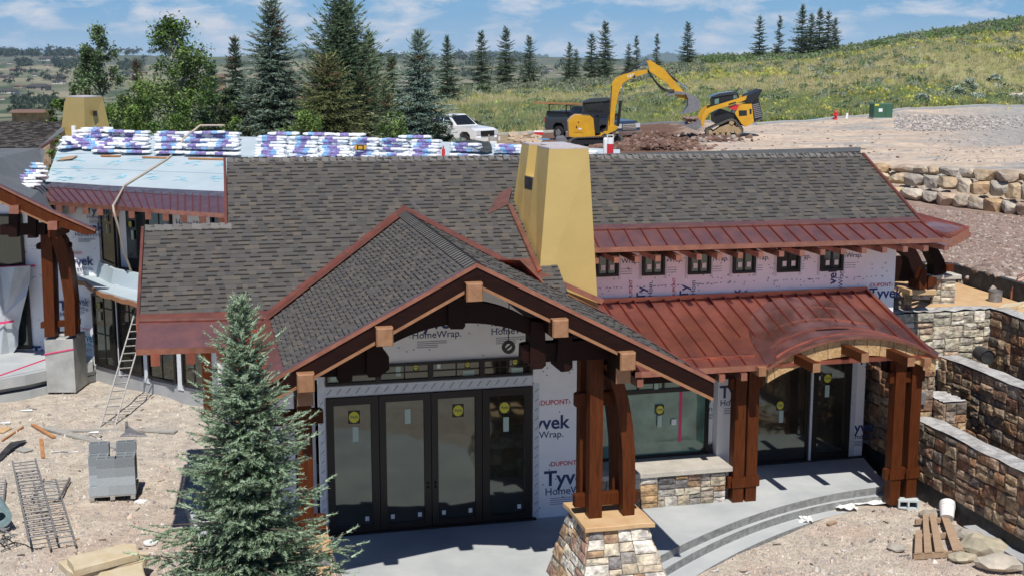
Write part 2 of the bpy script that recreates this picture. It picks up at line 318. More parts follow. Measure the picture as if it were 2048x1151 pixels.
# ------------------------------------------------------------------ terrain: one sheet
PXC = [-600, 0, 200, 400, 700, 900, 1024, 1200, 1400, 1600, 1800, 2048, 2700]
YS = [50, 60, 75, 87, 100, 130, 165, 200, 270, 400, 800, 1500, 2500, 4000, 6500]
ZT = {
 -600: [2, 1, 0, 0.5, -3, -7, -11, -14, -20, -26, -33, -44, -36, 19, -60],
 0: [3.2, 2.6, 1, -0.5, -2, -6, -10, -14, -20, -26, -33, -42, -27, 17, -60],
 200: [3.6, 3, 2, 0.5, -1, -5, -9, -13, -20, -26, -33, -42, -27, 12, -60],
 400: [4.2, 4.0, 3.2, 2.2, 1, -2, -6, -10, -18, -26, -35, -42, -26, 11, -60],
 700: [4.45, 4.45, 4.4, 4.3, 4.2, 3.6, 2, -2, -12, -24, -34, -38, -16, 16, -60],
 900: [4.0, 3.6, 3.25, 3.3, 4.6, 5.0, 4.6, 2.5, -6, -22, -34, -38, -20, 8, -60],
 1024: [4.2, 3.9, 3.6, 3.6, 4.9, 5.25, 5.0, 3, -5, -22, -34, -38, -22, 8, -60],
 1200: [4.35, 4.25, 3.85, 3.7, 5.0, 5.5, 5.5, 4, -4, -22, -34, -38, -22, 6, -60],
 1400: [4.45, 4.45, 4.45, 5.0, 5.7, 7.0, 8.0, 7.2, 2, -16, -34, -40, -24, 0, -60],
 1600: [4.45, 4.45, 4.45, 4.9, 5.6, 7.4, 8.7, 8.6, 6, -10, -34, -40, -30, -20, -60],
 1800: [4.45, 4.45, 4.45, 5.2, 6.2, 8.9, 11.2, 11.4, 9, -6, -34, -40, -30, -20, -60],
 2048: [4.45, 4.45, 4.45, 4.5, 5.0, 9.0, 13.4, 14.2, 12, -2, -34, -40, -30, -20, -60],
 2700: [4.45, 4.45, 4.45, 4.5, 5.0, 11, 18, 22, 22, 8, -34, -40, -30, -20, -60]}
def pxof(x, Y): return 1024+FPX*x/max(Y, 18)*.985
def bwallY(px): return interp(px, [1600, 1745, 2048, 2700], [50.5, 49.4, 45.8, 38])       # line of the boulder wall
def kerbY(px): return interp(px, [800, 1250, 1400, 1500, 1750, 2048, 2700], [86, 86.5, 79.5, 78, 84, 97, 120])
def _n2(x, y, s):
    return math.sin(x*s*1.3+1.7*math.sin(y*s*.9))*math.cos(y*s*1.1+1.3*math.sin(x*s*.7))
def ground_z(x, Y):
    px = pxof(x, Y)
    zf = [interp(min(max(Y, 50), 6500), YS, ZT[p]) for p in PXC]
    z = interp(px, PXC, zf)
    if Y > 100: z += .35*_n2(x, Y, .06)*min(1, (Y-100)/60)
    if Y > 500: z += (3.5*_n2(x, Y, .004)+1.5*_n2(x+40, Y, .013))*min(1, (Y-500)/500)*(1.6 if Y > 3000 else 1)
    low = -.33
    if Y < 52:
        wR = min(1, max(0, (px-1680)/60.))
        # left and middle: yard, then a bank hidden behind the building
        tL = min(1, max(0, (Y-41.5)/8.)); zl = lerp(low, z, tL*tL*(3-2*tL))
        # right: sunken yard, deck bank, lower court, boulder wall, pad
        bw = bwallY(px)
        court = interp(px, [1745, 2048], [3.5, 3.0]); court = lerp(3.28, court, min(1, max(0, (Y-31)/(bw-31))))
        yb = interp(px, [1745, 1900, 2048, 2400], [32.4, 32.4, 29.4, 23])
        t1 = min(1, max(0, (Y-yb)/.5)); zr = lerp(low, court, t1)
        t2 = min(1, max(0, (Y-bw-.35)/.7)); zr = lerp(zr, 4.45, t2)
        z = lerp(zl, zr, wR)
    if Y < 33: z += .05*_n2(x, Y, .55)+.02*_n2(x, Y, 2.3)
    elif Y < 98: z += .07*_n2(x, Y, .5)
    if Y < -2: z += min(20, (-2-Y)*.16)  # unseen rise behind the camera, added for reflections in the glass
    return z
def _hash(x, y): 
    v = math.sin(x*12.9898+y*78.233)*43758.5453; return v-math.floor(v)
def vnoise(x, y):
    xi, yi = math.floor(x), math.floor(y); fx, fy = x-xi, y-yi; fx = fx*fx*(3-2*fx); fy = fy*fy*(3-2*fy)
    return lerp(lerp(_hash(xi, yi), _hash(xi+1, yi), fx), lerp(_hash(xi, yi+1), _hash(xi+1, yi+1), fx), fy)
def fbm(x, y, o=4):
    s = 0; a = .5
    for _ in range(o): s += a*vnoise(x, y); x = x*2.03+17; y = y*2.03+9; a *= .5
    return s/.94
def mixc(a, b, t): t = min(1, max(0, t)); return tuple(lerp(a[i], b[i], t) for i in range(3))
C_GRAV = (.46, .42, .36); C_PINK = (.45, .36, .295); C_TAN = (.49, .435, .355); C_DIRT = (.155, .09, .065); C_COURT = (.27, .19, .155); C_GREY = (.34, .33, .31)
C_DRY = (.36, .33, .17); C_GREEN = (.23, .25, .09); C_VAL = (.17, .18, .115); C_VALD = (.06, .09, .05); C_VALT = (.27, .25, .17)
def ground_c(x, Y):
    px = pxof(x, Y); f1 = fbm(x*.45, Y*.45); f2 = fbm(x*1.7+50, Y*1.7); f3 = fbm(x*.13+9, Y*.13)
    if Y < 33 or (px < 1100 and Y < 41) or (px > 1700 and Y < interp(px, [1745, 1900, 2048, 2400], [32.4, 32.4, 29.4, 23])):
        c = mixc(C_GRAV, C_TAN, (f1-.45)*3); c = mixc(c, C_PINK, (f3*.6+f2*.4-.5)*4 if Y > 19 else (f2-.42)*3)
        if x > 4: c = mixc(c, C_PINK, (fbm(x*.8+3, Y*.8)-.5)*5)
        return c
    ky = kerbY(px)
    if Y < ky:
        bw = bwallY(px)
        if px > 1640 and Y < bw+.4: return mixc(C_COURT, (.33, .25, .21), (f2-.4)*2)
        c = mixc((.57, .47, .37), (.46, .37, .30), (fbm(x*.12, Y*1.1)-.38)*3.2)
        c = mixc(c, C_GREY, (fbm(x*.3+7, Y*.9)-.56)*6)
        if Y > 60: c = mixc(c, C_GREY, (px-1820)/160*.9+(f2-.5))
        if px < 1420: c = mixc(c, C_DIRT, min(1, (1430-px)/90+(f2-.5)))
        if px < 1060: c = mixc(C_COURT, C_DRY, (f2-.3)*2)
        return c
    if Y < 330:
        c = mixc(C_DRY, C_GREEN, (fbm(x*.09, Y*.05)-.38)*3.5); c = mixc(c, (.33, .30, .17), (f2-.5)*2.5)
        return c
    s = Y/900
    a = fbm(x*.006+3, Y*.0035); b = fbm(x*.02, Y*.009+4); c = mixc(C_VAL, C_VALT, (a-.45)*5); c = mixc(c, C_VALD, (b-.53)*7)
    if Y > 3200: c = mixc(c, (.07, .10, .08), .65)
    return c
tv = np.linspace(-.85, .85, 430)
rows = list(np.arange(-90, 4, 5.))+list(np.arange(4, 34, .28))+list(np.arange(34, 56, .4))+list(np.arange(56, 110, .8))+list(np.arange(110, 300, 3))
y = 300.
while y < 7000: rows.append(y); y *= 1.025
V = []; C = []
for Y in rows:
    W = math.sqrt(Y*Y+38*38)
    for t in tv: x = t*W; V.append((x, Y, ground_z(x, Y))); C.append(ground_c(x, Y))
nc = len(tv); F = []
for r in range(len(rows)-1):
    i0 = r*nc
    for k in range(nc-1): F.append((i0+k, i0+k+1, i0+nc+k+1, i0+nc+k))
g = np_mesh('ground', V, F, M['ground'], col=np.array(C), smooth=True); tag(g, 'gravel yard, graded pad, grassy hill and far valley', None, kind='structure')
# kerb along the far edge of the pad
mb = MB(); pts = []
for px in range(900, 2400, 20):
    Y = kerbY(px); x = (px-1024)/FPX/.985*Y; pts.append(Vector((x, Y, ground_z(x, Y))))
for p, q in zip(pts, pts[1:]): mb.beam(p+Vector((0, 0, .03)), q+Vector((0, 0, .03)), .35, .16)
mb.build('kerb', M['concrete3'], ); tag(bpy.data.objects['kerb'], 'grey concrete kerb between graded pad and grassy hill', None, kind='structure')
# distant blue mountains
for k, (x0, x1, Yd, pk, seed) in enumerate([(900, 1060, 9000, [(880, 112), (930, 104), (970, 102), (1010, 101), (1050, 105), (1100, 112)], 1), (1250, 1460, 9500, [(1270, 116), (1310, 107), (1330, 105), (1360, 110), (1400, 115), (1430, 122)], 2), (500, 800, 8000, [(560, 106), (590, 98), (640, 98), (700, 97), (760, 103), (800, 108), (860, 114)], 3), (0, 400, 7500, [(-80, 108), (0, 104), (60, 110), (200, 109), (400, 112)], 4)]):
    V = []; C = []; F = []; nn = 60; xs = np.linspace(pk[0][0], pk[-1][0], nn)
    for r in range(8):
        u = r/7
        for i, px in enumerate(xs):
            yy = interp(px, [p[0] for p in pk], [p[1] for p in pk])+1.0*math.sin(px*.21+seed)+.6*math.sin(px*.5)
            top = D(px, yy, Yd).z; base = D(px, 140, Yd).z
            if i in (0, nn-1): top = base
            h = math.sin(u*math.pi); z = base+(top-base)*h**.8*(1-.0*u); Y = Yd-900+1800*u
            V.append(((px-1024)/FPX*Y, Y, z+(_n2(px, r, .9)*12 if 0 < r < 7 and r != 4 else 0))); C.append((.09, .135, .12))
    for r in range(7):
        for i in range(nn-1): F.append((r*nn+i, r*nn+i+1, (r+1)*nn+i+1, (r+1)*nn+i))
    tag(np_mesh('hills', V, F, M['ground'], col=np.array(C), smooth=True), 'far blue wooded ridge behind the valley', None, kind='structure')
# ------------------------------------------------------------------ patio slabs and steps
def arcpts(pxs, z):
    return [G(x, y, z) for x, y in pxs]
def smooth_arc(P, n=24):                    # quadratic fit through the points against x
    xs = np.array([p.x for p in P]); ys = np.array([p.y for p in P]); c = np.polyfit(xs, ys, 2)
    X = np.linspace(xs[0], xs[-1], n); return [(float(x), float(np.polyval(c, x))) for x in X]
A1 = smooth_arc(arcpts([(1312, 1114), (1388, 1077), (1470, 1044), (1540, 1017), (1594, 1002), (1697, 982), (1775, 971)], 0))
A2 = smooth_arc(arcpts([(1322, 1143), (1408, 1090), (1470, 1063), (1543, 1039), (1645, 1009), (1785, 989)], -.15))
A3 = smooth_arc(arcpts([(1400, 1147), (1490, 1094), (1540, 1072), (1609, 1049), (1700, 1024), (1790, 1004)], -.30))
M['riser'] = mat('rough_riser', (.17, .175, .17), .95, col2=(.30, .305, .295), nscale=9, bump=.5, bscale=20)
def dim(n, z0, z1, arc, mats, label):
    mb = MB(); pts = list(arc)
    hb = [wor(12.2, 3.2), wor(3.0, 3.2)]
    lf = [(p.x, p.y) for p in hb]
    ext = [(pts[0][0]-.9, pts[0][1]-1.3), (pts[0][0]-2.2, pts[0][1]-4.2)]
    left = [wor(3.3, -8.5), wor(-1.3, -8.5), wor(-2.0, -2.0), wor(-2.6, 3.0)] 
    poly = pts+[(wor(12.0, 3.2).x, wor(12.0, 3.2).y)]+[(left[3].x, left[3].y), (left[2].x, left[2].y), (left[1].x, left[1].y)]+[ext[1], ext[0]]
    A = [mb.pt((x, y, z0)) for x, y in poly]; B = [mb.pt((x, y, z1)) for x, y in poly]; k = len(poly)
    for i in range(k): j = (i+1) % k; mb.idx([A[i], A[j], B[j], B[i]], 1)
    mb.idx(B)
    return tag(mb.build(n, [mats, M['riser']], flip=True), label, None, kind='structure')
dim('patio', -.149, 0, A1, M['concrete'], 'smooth grey concrete patio in front of the house')
dim('patio_step', -.299, -.15, A2, M['concrete'], 'upper curved concrete step')
dim('patio_step', -.5, -.30, A3, M['concrete'], 'lower curved concrete step')
# left terrace and steps in front of the far gable
def flat(name, pxy, z1, z0, m, label):
    mb = MB(); P = [G(x, y, z1) for x, y in pxy]; k = len(P)
    A = [mb.pt((p.x, p.y, z0)) for p in P]; B = [mb.pt((p.x, p.y, z1)) for p in P]
    for i in range(k): j = (i+1) % k; mb.idx([A[i], A[j], B[j], B[i]])
    mb.idx(B); return tag(mb.build(name, m), label, None, kind='structure')
flat('terrace', [(-120, 776), (0, 757), (50, 749), (100, 738), (185, 722), (185, 690), (-120, 690)], .3, .02, M['concrete'], 'pale concrete terrace of the left wing')
flat('terrace_step', [(-120, 793), (0, 774), (60, 764), (110, 752), (190, 738), (190, 715), (-120, 715)], .02, -.12, M['concrete'], 'upper terrace step')
flat('terrace_step', [(-120, 812), (0, 790), (60, 780), (120, 766), (195, 748), (195, 730), (-120, 730)], -.15, -.6, M['concrete'], 'lower terrace step')
# ------------------------------------------------------------------ the house
house = thing('house', 'unfinished lodge with grey shingle roofs, copper eaves, ochre chimney and timber porch', 'house', HO, HA)
def clip(poly, cv):
    out = list(poly); n = len(cv)
    area = sum(cv[i][0]*cv[(i+1) % n][1]-cv[(i+1) % n][0]*cv[i][1] for i in range(n)); sg = 1 if area > 0 else -1
    for i in range(n):
        a = cv[i]; b = cv[(i+1) % n]; inp = out; out = []
        if not inp: return []
        def sd_(p): return sg*((b[0]-a[0])*(p[1]-a[1])-(b[1]-a[1])*(p[0]-a[0]))
        for k in range(len(inp)):
            p, q = inp[k-1], inp[k]; dp, dq = sd_(p), sd_(q)
            if dq >= 0:
                if dp < 0: t = dp/(dp-dq); out.append((p[0]+(q[0]-p[0])*t, p[1]+(q[1]-p[1])*t))
                out.append(q)
            elif dp >= 0: t = dp/(dp-dq); out.append((p[0]+(q[0]-p[0])*t, p[1]+(q[1]-p[1])*t))
    return out
def shingles(name, polys, uv2p, vs, parent, seed, tone=1.0, ex=.14, cosl=.875, f=None, wr=(.12, .27), sides=.22):
    """polys: convex pieces in (u, v); u runs along the courses, v up the slope (plan length); uv2p(u,v,h) -> point"""
    rnd = random.Random(seed); mb = MB(f); e = ex*cosl
    u0 = min(p[0] for q in polys for p in q); u1 = max(p[0] for q in polys for p in q)
    v0, v1 = vs; v = v0; r = 0
    cols = [(.104, .098, .092), (.112, .105, .097), (.088, .085, .082), (.120, .110, .097), (.098, .092, .087), (.132, .116, .098), (.106, .101, .098), (.094, .089, .085)]
    while v < v1:
        u = u0-rnd.random()*.2; ph = False
        while u < u1:
            w = rnd.uniform(*wr); hi = rnd.random() < (.22 if ph else .72); ph = hi; h = .020 if hi else .006
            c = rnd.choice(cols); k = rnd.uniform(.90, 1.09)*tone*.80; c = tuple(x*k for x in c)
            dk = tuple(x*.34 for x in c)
            for cv in polys:
                P = clip([(u, v), (u+w, v), (u+w, v+e), (u, v+e)], cv)
                if len(P) < 3: continue
                def pp(p): t = (p[1]-v)/e; return uv2p(p[0], p[1], .012+h*(1-t)+.002*t)
                mb.face([pp(p) for p in P], 0, c)
                lo = sorted([p for p in P if p[1] < v+1e-6])
                if len(lo) >= 2:
                    a, b = lo[0], lo[-1]
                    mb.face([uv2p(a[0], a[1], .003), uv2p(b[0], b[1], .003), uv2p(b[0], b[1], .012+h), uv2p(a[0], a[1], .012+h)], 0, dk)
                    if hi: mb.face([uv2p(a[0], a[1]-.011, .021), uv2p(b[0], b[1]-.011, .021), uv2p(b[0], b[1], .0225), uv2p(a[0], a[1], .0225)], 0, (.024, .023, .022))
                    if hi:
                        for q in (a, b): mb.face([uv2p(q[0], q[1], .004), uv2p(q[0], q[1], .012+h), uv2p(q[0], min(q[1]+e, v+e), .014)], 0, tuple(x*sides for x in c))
            u += w
        v += e; r += 1
    return mb.build(name, M['shingle'], parent, flip=False)
MS, MZ = .553, 3.88
mz = lambda b: MZ+MS*b
GA, GP, GS = 1.885, 5.505, .52
# main roof
roof = MB()     # deck of the main roof (a thin solid under the shingles) and its back slope
def deckpoly(mb, P, zf, th=.10, mi=0):
    A = [mb.pt((a, b, zf(a, b)-th)) for a, b in P]; B = [mb.pt((a, b, zf(a, b))) for a, b in P]; n = len(P)
    for i in range(n): j = (i+1) % n; mb.idx([A[i], A[j], B[j], B[i]], mi)
    mb.idx(B, mi); mb.idx(A[::-1], mi)
P1 = [(-3.05, 2.68), (-3.11, .25), (-.95, .16), (1.7, 2.68)]
P2 = [(-1.52, 2.68), (12.78, 2.68), (12.63, 4.45), (-1.46, 4.69)]
P3 = [(5.0, 2.68), (5.0, 2.17), (12.82, 2.10), (12.78, 2.68)]
P4 = [(1.7, 2.68), (4.05, .50), (4.6, .50), (4.6, 2.68)]
for P in (P1, P2, P3, P4): deckpoly(roof, P, lambda a, b: mz(b))
deckpoly(roof, [(-1.46, 4.70), (12.63, 4.46), (12.7, 8.2), (-1.5, 8.2)], lambda a, b: mz(4.6)-MS*(b-4.6))
deckpoly(roof, [(-3.05, 2.70), (-1.55, 2.70), (-1.55, 4.2), (-3.0, 4.2)], lambda a, b: mz(2.7)-MS*(b-2.7))
rf = roof.build('roof', M['darkroof'], house); rf['label'] = 'main pitched roof covered with grey brown shingles'
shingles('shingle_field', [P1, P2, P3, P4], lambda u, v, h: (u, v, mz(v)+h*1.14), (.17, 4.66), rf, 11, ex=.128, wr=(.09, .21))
# ridge caps
def ridge_caps(mb, p, q, da, slope, rnd, w=.16):
    p = Vector(p); q = Vector(q); L_ = (q-p).length; d = (q-p)/L_; n = int(L_/.16); s_ = Vector(da)
    for i in range(n):
        a = p+d*(i*L_/n); b = p+d*((i+1.25)*L_/n); k = rnd.uniform(.8, 1.1); c = (.15*k, .145*k, .14*k); up = Vector((0, 0, 1)); h0 = .045; h1 = .022
        for sg in (-1, 1):
            o = s_*sg*w-Vector((0, 0, w*slope))
            mb.face([a+up*h0, b+up*h1, b+o+up*h1, a+o+up*h0], 0, c)
        mb.face([a+up*h0, a+s_*w-Vector((0, 0, w*slope))+up*h0, a+s_*w-Vector((0, 0, w*slope))+up*.005, a-s_*w-Vector((0, 0, w*slope))+up*.005, a-s_*w-Vector((0, 0, w*slope))+up*h0], 0, (.03, .03, .03))
rnd = random.Random(3); mb = MB()
ridge_caps(mb, (-1.46, 4.68, mz(4.66)), (12.63, 4.47, mz(4.45)), (0, 1, 0), MS, rnd)
mb.build('ridge_cap', M['shingle'], rf, flip=False); mb = MB(); ridge_caps(mb, (-3.05, 2.69, mz(2.69)), (-1.5, 2.69, mz(2.69)), (0, 1, 0), MS, rnd)
mb.build('ridge_cap', M['shingle'], rf, flip=False)
# gable roof over the porch
glz = lambda a, b: GP-GS*abs(GA-a)
gr = MB()
VL = lambda a: (glz(a, 0)-MZ)/MS            # valley b for a given a
deckpoly(gr, [(-1.62, -4.02), (GA, -4.02), (GA, 2.78), (-1.62, VL(-1.62)+.0)], glz, .08)
deckpoly(gr, [(GA, -4.02), (5.56, -4.02), (5.56, 2.3), (4.3, 1.0), (GA, 2.78)], glz, .08)
grf = gr.build('porch_roof', M['wood_dark'], house); grf['label'] = 'steep shingled gable roof over the front porch'
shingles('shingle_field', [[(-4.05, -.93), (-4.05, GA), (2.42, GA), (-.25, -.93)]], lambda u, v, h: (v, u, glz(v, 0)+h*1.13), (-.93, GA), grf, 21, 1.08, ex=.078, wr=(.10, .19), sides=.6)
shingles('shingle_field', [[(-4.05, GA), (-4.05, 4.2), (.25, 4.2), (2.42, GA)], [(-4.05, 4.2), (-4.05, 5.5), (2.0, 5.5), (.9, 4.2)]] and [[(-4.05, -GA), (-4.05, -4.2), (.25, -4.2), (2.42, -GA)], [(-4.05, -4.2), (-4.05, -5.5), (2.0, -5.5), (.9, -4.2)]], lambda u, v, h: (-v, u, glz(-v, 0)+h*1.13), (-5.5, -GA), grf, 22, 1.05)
mb = MB(); ridge_caps(mb, (GA, -4.05, GP), (GA, 2.75, GP), (1, 0, 0), GS, rnd); mb.build('ridge_cap', M['shingle'], grf, flip=False)
# copper valleys
def strip(mb, A, B, h=.035, mi=0):
    for (a0, a1), (b0, b1) in zip(zip(A, A[1:]), zip(B, B[1:])):
        mb.face([tuple(Vector(p)+Vector((0, 0, h))) for p in (a0, a1, b1, b0)], mi)
mb = MB()
A = [(a, VL(a)-.0, glz(a, 0)) for a in (-.97, GA)]; B = [(a, VL(a)-.42, glz(a, 0)) for a in (-.97, GA)]; strip(mb, A, B, .032)
A = [(a, VL(a)+.10, mz(VL(a)+.10)) for a in (-.97, GA)]; B = [(a, VL(a), glz(a, 0)) for a in (-.97, GA)]; strip(mb, A, B, .032)
A = [(a, VL(a)-.0, glz(a, 0)) for a in (GA, 4.15)]; B = [(a, VL(a)-.42, glz(a, 0)) for a in (GA, 4.15)]; strip(mb, A, B, .034)
A = [(a, VL(a)+.16, mz(VL(a)+.16)) for a in (GA, 4.15)]; B = [(a, VL(a), glz(a, 0)) for a in (GA, 4.15)]; strip(mb, A, B, .034)
mb.build('valley_flashing', M['copper'], grf, flip=False)
# copper apron left of the porch gable
mb = MB(); mb.face([(-.93, -4.04, glz(-.93, 0)+.02), (-.93, .16, glz(-.93, 0)+.02), (-1.62, -.45, glz(-1.62, 0)+.02), (-1.62, -4.04, glz(-1.62, 0)+.02)])
for k in range(15):
    b = -3.9+k*.27
    if b < -.1: mb.beam((-1.16, b, glz(-1.16, 0)+.035), (-1.62, min(b, -.5), glz(-1.62, 0)+.035), .02, .03)
mb.beam((-1.16, -4.04, glz(-1.16, 0)+.035), (-1.16, -.05, glz(-1.16, 0)+.035), .025, .03)
mb.box(-1.68, -1.60, -4.04, -.42, glz(-1.62, 0)-.10, glz(-1.62, 0)+.035)
mb.build('copper_apron', M['copper'], grf)
# copper eave band, left
def copper_band(name, P, nseam, parent, seam_h=.03, m='copper_band', ms='seam', tails=0, tl=.0, lip=True, tm='copper_new', f=None):
    """P: top-left, top-right, bottom-right, bottom-left"""
    mb = MB(f); P = [Vector(p) for p in P]; mb.face([tuple(p) for p in P]); n = (P[1]-P[0]).cross(P[3]-P[0]).normalized(); n = n if n.z > 0 else -n
    mb.face([tuple(p-n*.06) for p in P][::-1])
    o = mb.build(name, M[m], parent, flip=False)
    if nseam:
        mb = MB(f)
        for i in range(nseam+1):
            t = i/nseam; mb.beam(P[0].lerp(P[1], t)+n*seam_h/2, P[3].lerp(P[2], t)+n*seam_h/2, .022, seam_h, up=n)
        mb.build('standing_seams', M[ms], o)
    if lip:
        mb = MB(f); mb.beam(P[3]-Vector((0, 0, .045)), P[2]-Vector((0, 0, .045)), .03, .10); mb.beam(P[0]+n*.02, P[1]+n*.02, .05, .03, up=n); mb.build('eave_lip', M['copper_new'], o)
    if tails:
        d = (P[3]-P[0]); d.z = 0; d.normalize(); ax = (P[2]-P[3]).normalized()
        for i in range(tails):
            t = (i+.5)/tails; c = P[3].lerp(P[2], t)-Vector((0, 0, .17)); mb = MB(f)
            mb.beam(c-d*.5, c+d*tl, .13, .15); mb.build('rafter_tail', M[tm], o)
    return o
bl = copper_band('eave_band', [(-3.13, .24, mz(.24)+.03), (-.97, .16, mz(.16)+.03), (-1.55, -.42, 3.67), (-3.17, -.36, 3.69)], 1, house, .012, lip=True, ms='copper_band')
for a in (-2.86, -2.28, -1.78):
    mb = MB(); mb.box(a-.075, a+.075, -.42, .4, 3.40, 3.60); mb.build('rafter_tail', M['copper'], bl)
mb = MB(); mb.face([(-3.13, .42, mz(.42)+.035), (-.9, .36, mz(.36)+.035), (-1.0, .14, mz(.14)+.035), (-3.14, .22, mz(.22)+.035)]); mb.build('drip_flashing', M['copper'], bl, flip=False)
# copper eave band, right
br = copper_band('eave_band', [(5.2, 2.17, mz(2.17)+.03), (12.80, 2.10, mz(2.10)+.03), (13.05, 1.60, mz(1.60)+.02), (5.2, 1.67, mz(1.67)+.02)], 22, house, .035, tails=0)
mb = MB(); mb.face([(5.2, 2.32, mz(2.32)+.035), (12.8, 2.25, mz(2.25)+.035), (12.82, 2.10, mz(2.10)+.04), (5.2, 2.17, mz(2.17)+.04)]); mb.build('drip_flashing', M['copper_band'], br, flip=False)
for k in range(18):
    a = Lb(1193+k*41.2, 500, 1.5).x
    if a < 5.3: a = 5.38
    mb = MB(); mb.box(a-.055, a+.055, 1.50, 2.46, mz(1.6)-.23, mz(1.6)-.12); mb.build('rafter_tail', M['copper_new'], br)
# soffit of the right band
mb = MB(); mb.face([(5.2, 1.70, mz(1.65)-.09), (13.0, 1.64, mz(1.6)-.09), (12.9, 2.5, mz(1.6)-.05), (5.2, 2.5, mz(1.65)-.05)]); mb.build('soffit', M['wood'], house)
# rake trim right end of the main roof
mb = MB(); mb.beam((12.66, 4.45, mz(4.45)-.06), (12.86, 2.1, mz(2.1)-.06), .06, .22); mb.beam((-1.50, 4.69, mz(4.69)-.06), (-1.56, 2.7, mz(2.7)-.06), .05, .2); mb.beam((-3.09, 2.68, mz(2.68)-.06), (-3.15, .2, mz(.2)-.06), .05, .2)
mb.build('rake_trim', M['copper'], house)
# ------------------------------------------------------------------ lower copper roof right
EB = -.50; EZ_ = Lb(1530, 728, EB).z; LZ = lambda b: EZ_+(3.58-EZ_)/2.97*(b-EB)
LRP = [(5.45, 2.47), (11.84, 2.47), (Lb(1876, 712, EB).x, EB), (5.70, EB)]
lr = MB(); deckpoly(lr, LRP, lambda a, b: LZ(b), .07); lro = lr.build('copper_roof', M['copper'], house); lro['label'] = 'low red brown standing seam copper roof with a curved eyebrow'
mb = MB()
a = 5.6
for k in range(20):
    t = k/19*.985+.01; p = Vector((5.5+(11.84-5.5)*t, 2.42, LZ(2.42)+.018)); q = Vector((5.5+(11.65-5.5)*t, EB+.02, LZ(EB)+.018))
    if 8.0 < q.x < 11.3: q = p.lerp(q, .62)
    mb.beam(p, q, .022, .04)
mb.build('standing_seams', M['seam'], lro)
mb = MB(); mb.beam((5.5, -.17, LZ(-.17)+.02), (8.1, -.17, LZ(-.17)+.02), .035, .045); mb.beam((5.5, -.12, LZ(-.12)+.02), (8.1, -.12, LZ(-.12)+.02), .02, .03)
mb.beam((11.84, 2.45, LZ(2.45)+.02), (11.68, EB, LZ(EB)+.02), .07, .05)
mb.beam((5.45, 2.44, LZ(2.44)+.04), (11.84, 2.44, LZ(2.44)+.04), .05, .09)
mb.build('seam_trim', M['copper'], lro)
mb = MB(); mb.beam((5.6, EB-.01, LZ(EB)-.05), (8.2, EB-.01, LZ(EB)-.05), .04, .11); mb.build('gutter_edge', M['copper_new'], lro); mb = MB(); mb.beam((11.70, EB, LZ(EB)-.05), (11.86, 2.45, LZ(2.45)-.05), .04, .11); mb.build('gutter_edge', M['copper_new'], lro)
for px in (1217, 1277, 1440, 1484):
    a = Lb(px, 745, EB).x; mb = MB(); mb.box(a-.06, a+.06, EB-.11, .4, EZ_-.26, EZ_-.12); mb.build('rafter_tail', M['copper_new'], lro)
# eyebrow: height of the arch over the eave
AL, AR = Lb(1530, 740, EB+.04), Lb(1876, 714, EB+.04); AC = Lb(1694, 679, EB+.04)
ax0, ax1 = AL.x, AR.x; z0 = min(AL.z, AR.z); rise = AC.z-z0+.02
def archz(a):
    t = (a-ax0)/(ax1-ax0); t = min(1, max(0, t)); return z0+rise*(1-(2*t-1)**2)**.92
mb = MB(); na, nb = 40, 12; grid = []
for j in range(nb+1):
    row = []
    for i in range(na+1):
        a = lerp(ax0, ax1, i/na); t = j/nb; dep = 2.7*math.sqrt(max(0, 1-(2*i/na-1)**2))+.05; b = EB-.02+dep*t
        z = lerp(archz(a), LZ(b), t**1.5)+.02+.03*(1-t); row.append(mb.pt((a, b, max(z, LZ(b)+.01))))
    grid.append(row)
for j in range(nb):
    for i in range(na): mb.idx([grid[j][i], grid[j][i+1], grid[j+1][i+1], grid[j+1][i]])
eb = mb.build('eyebrow', M['copper_highlight'], lro, smooth=True)
mb = MB()
for t in (.12, .38, .62, .85):
    pts = []
    for i in range(3, na-2):
        a = lerp(ax0, ax1, i/na); dep = 2.7*math.sqrt(max(0, 1-(2*i/na-1)**2))+.05; b = EB-.02+dep*t; z = lerp(archz(a), LZ(b), t**1.5)+.035+.03*(1-t); pts.append((a, b, z))
    for p, q in zip(pts, pts[1:]): mb.beam(p, q, .025, .035)
mb.build('standing_seams', M['copper_new'], eb)
mb = MB(); pts = [(lerp(ax0, ax1, i/na), EB-.04, archz(lerp(ax0, ax1, i/na))+.035) for i in range(na+1)]
for p, q in zip(pts, pts[1:]): mb.beam(p, q, .05, .05)
mb.build('drip_edge', M['copper_new'], eb)
def archz2(a):                               # underside of the sheathing arch
    t = (a-ax0)/(ax1-ax0); t = min(1, max(0, t)); return z0-.28+(rise-.05)*(1-(2*t-1)**2)**.85
for nm, b0, b1, off, m_ in (('arch_fascia', EB+.02, EB+.12, 0, 'osb'), ('arch_beam', .26, .46, -.06, 'wood_dark')):
    mb = MB()
    for i in range(na):
        a, c = lerp(ax0+.05, ax1-.05, i/na), lerp(ax0+.05, ax1-.05, (i+1)/na)
        mb.hexa([(a, b0, archz2(a)+off), (c, b0, archz2(c)+off), (c, b1, archz2(c)+off), (a, b1, archz2(a)+off), (a, b0, archz(a)+.01), (c, b0, archz(c)+.01), (c, b1, archz(c)+.01), (a, b1, archz(a)+.01)])
    o = mb.build(nm, M[m_], house)
    if nm == 'arch_fascia':
        mb = MB(); k = 0
        for i in range(2, na, 3):
            a = lerp(ax0, ax1, i/na); tt = (a-ax0)/(ax1-ax0)-.5; mb.beam((a-tt*.04, EB+.017, archz2(a)+.16*(i % 2)), (a+tt*.10, EB+.017, archz(a)), .006, .006)
        mb.build('panel_joints', M['black'], o)
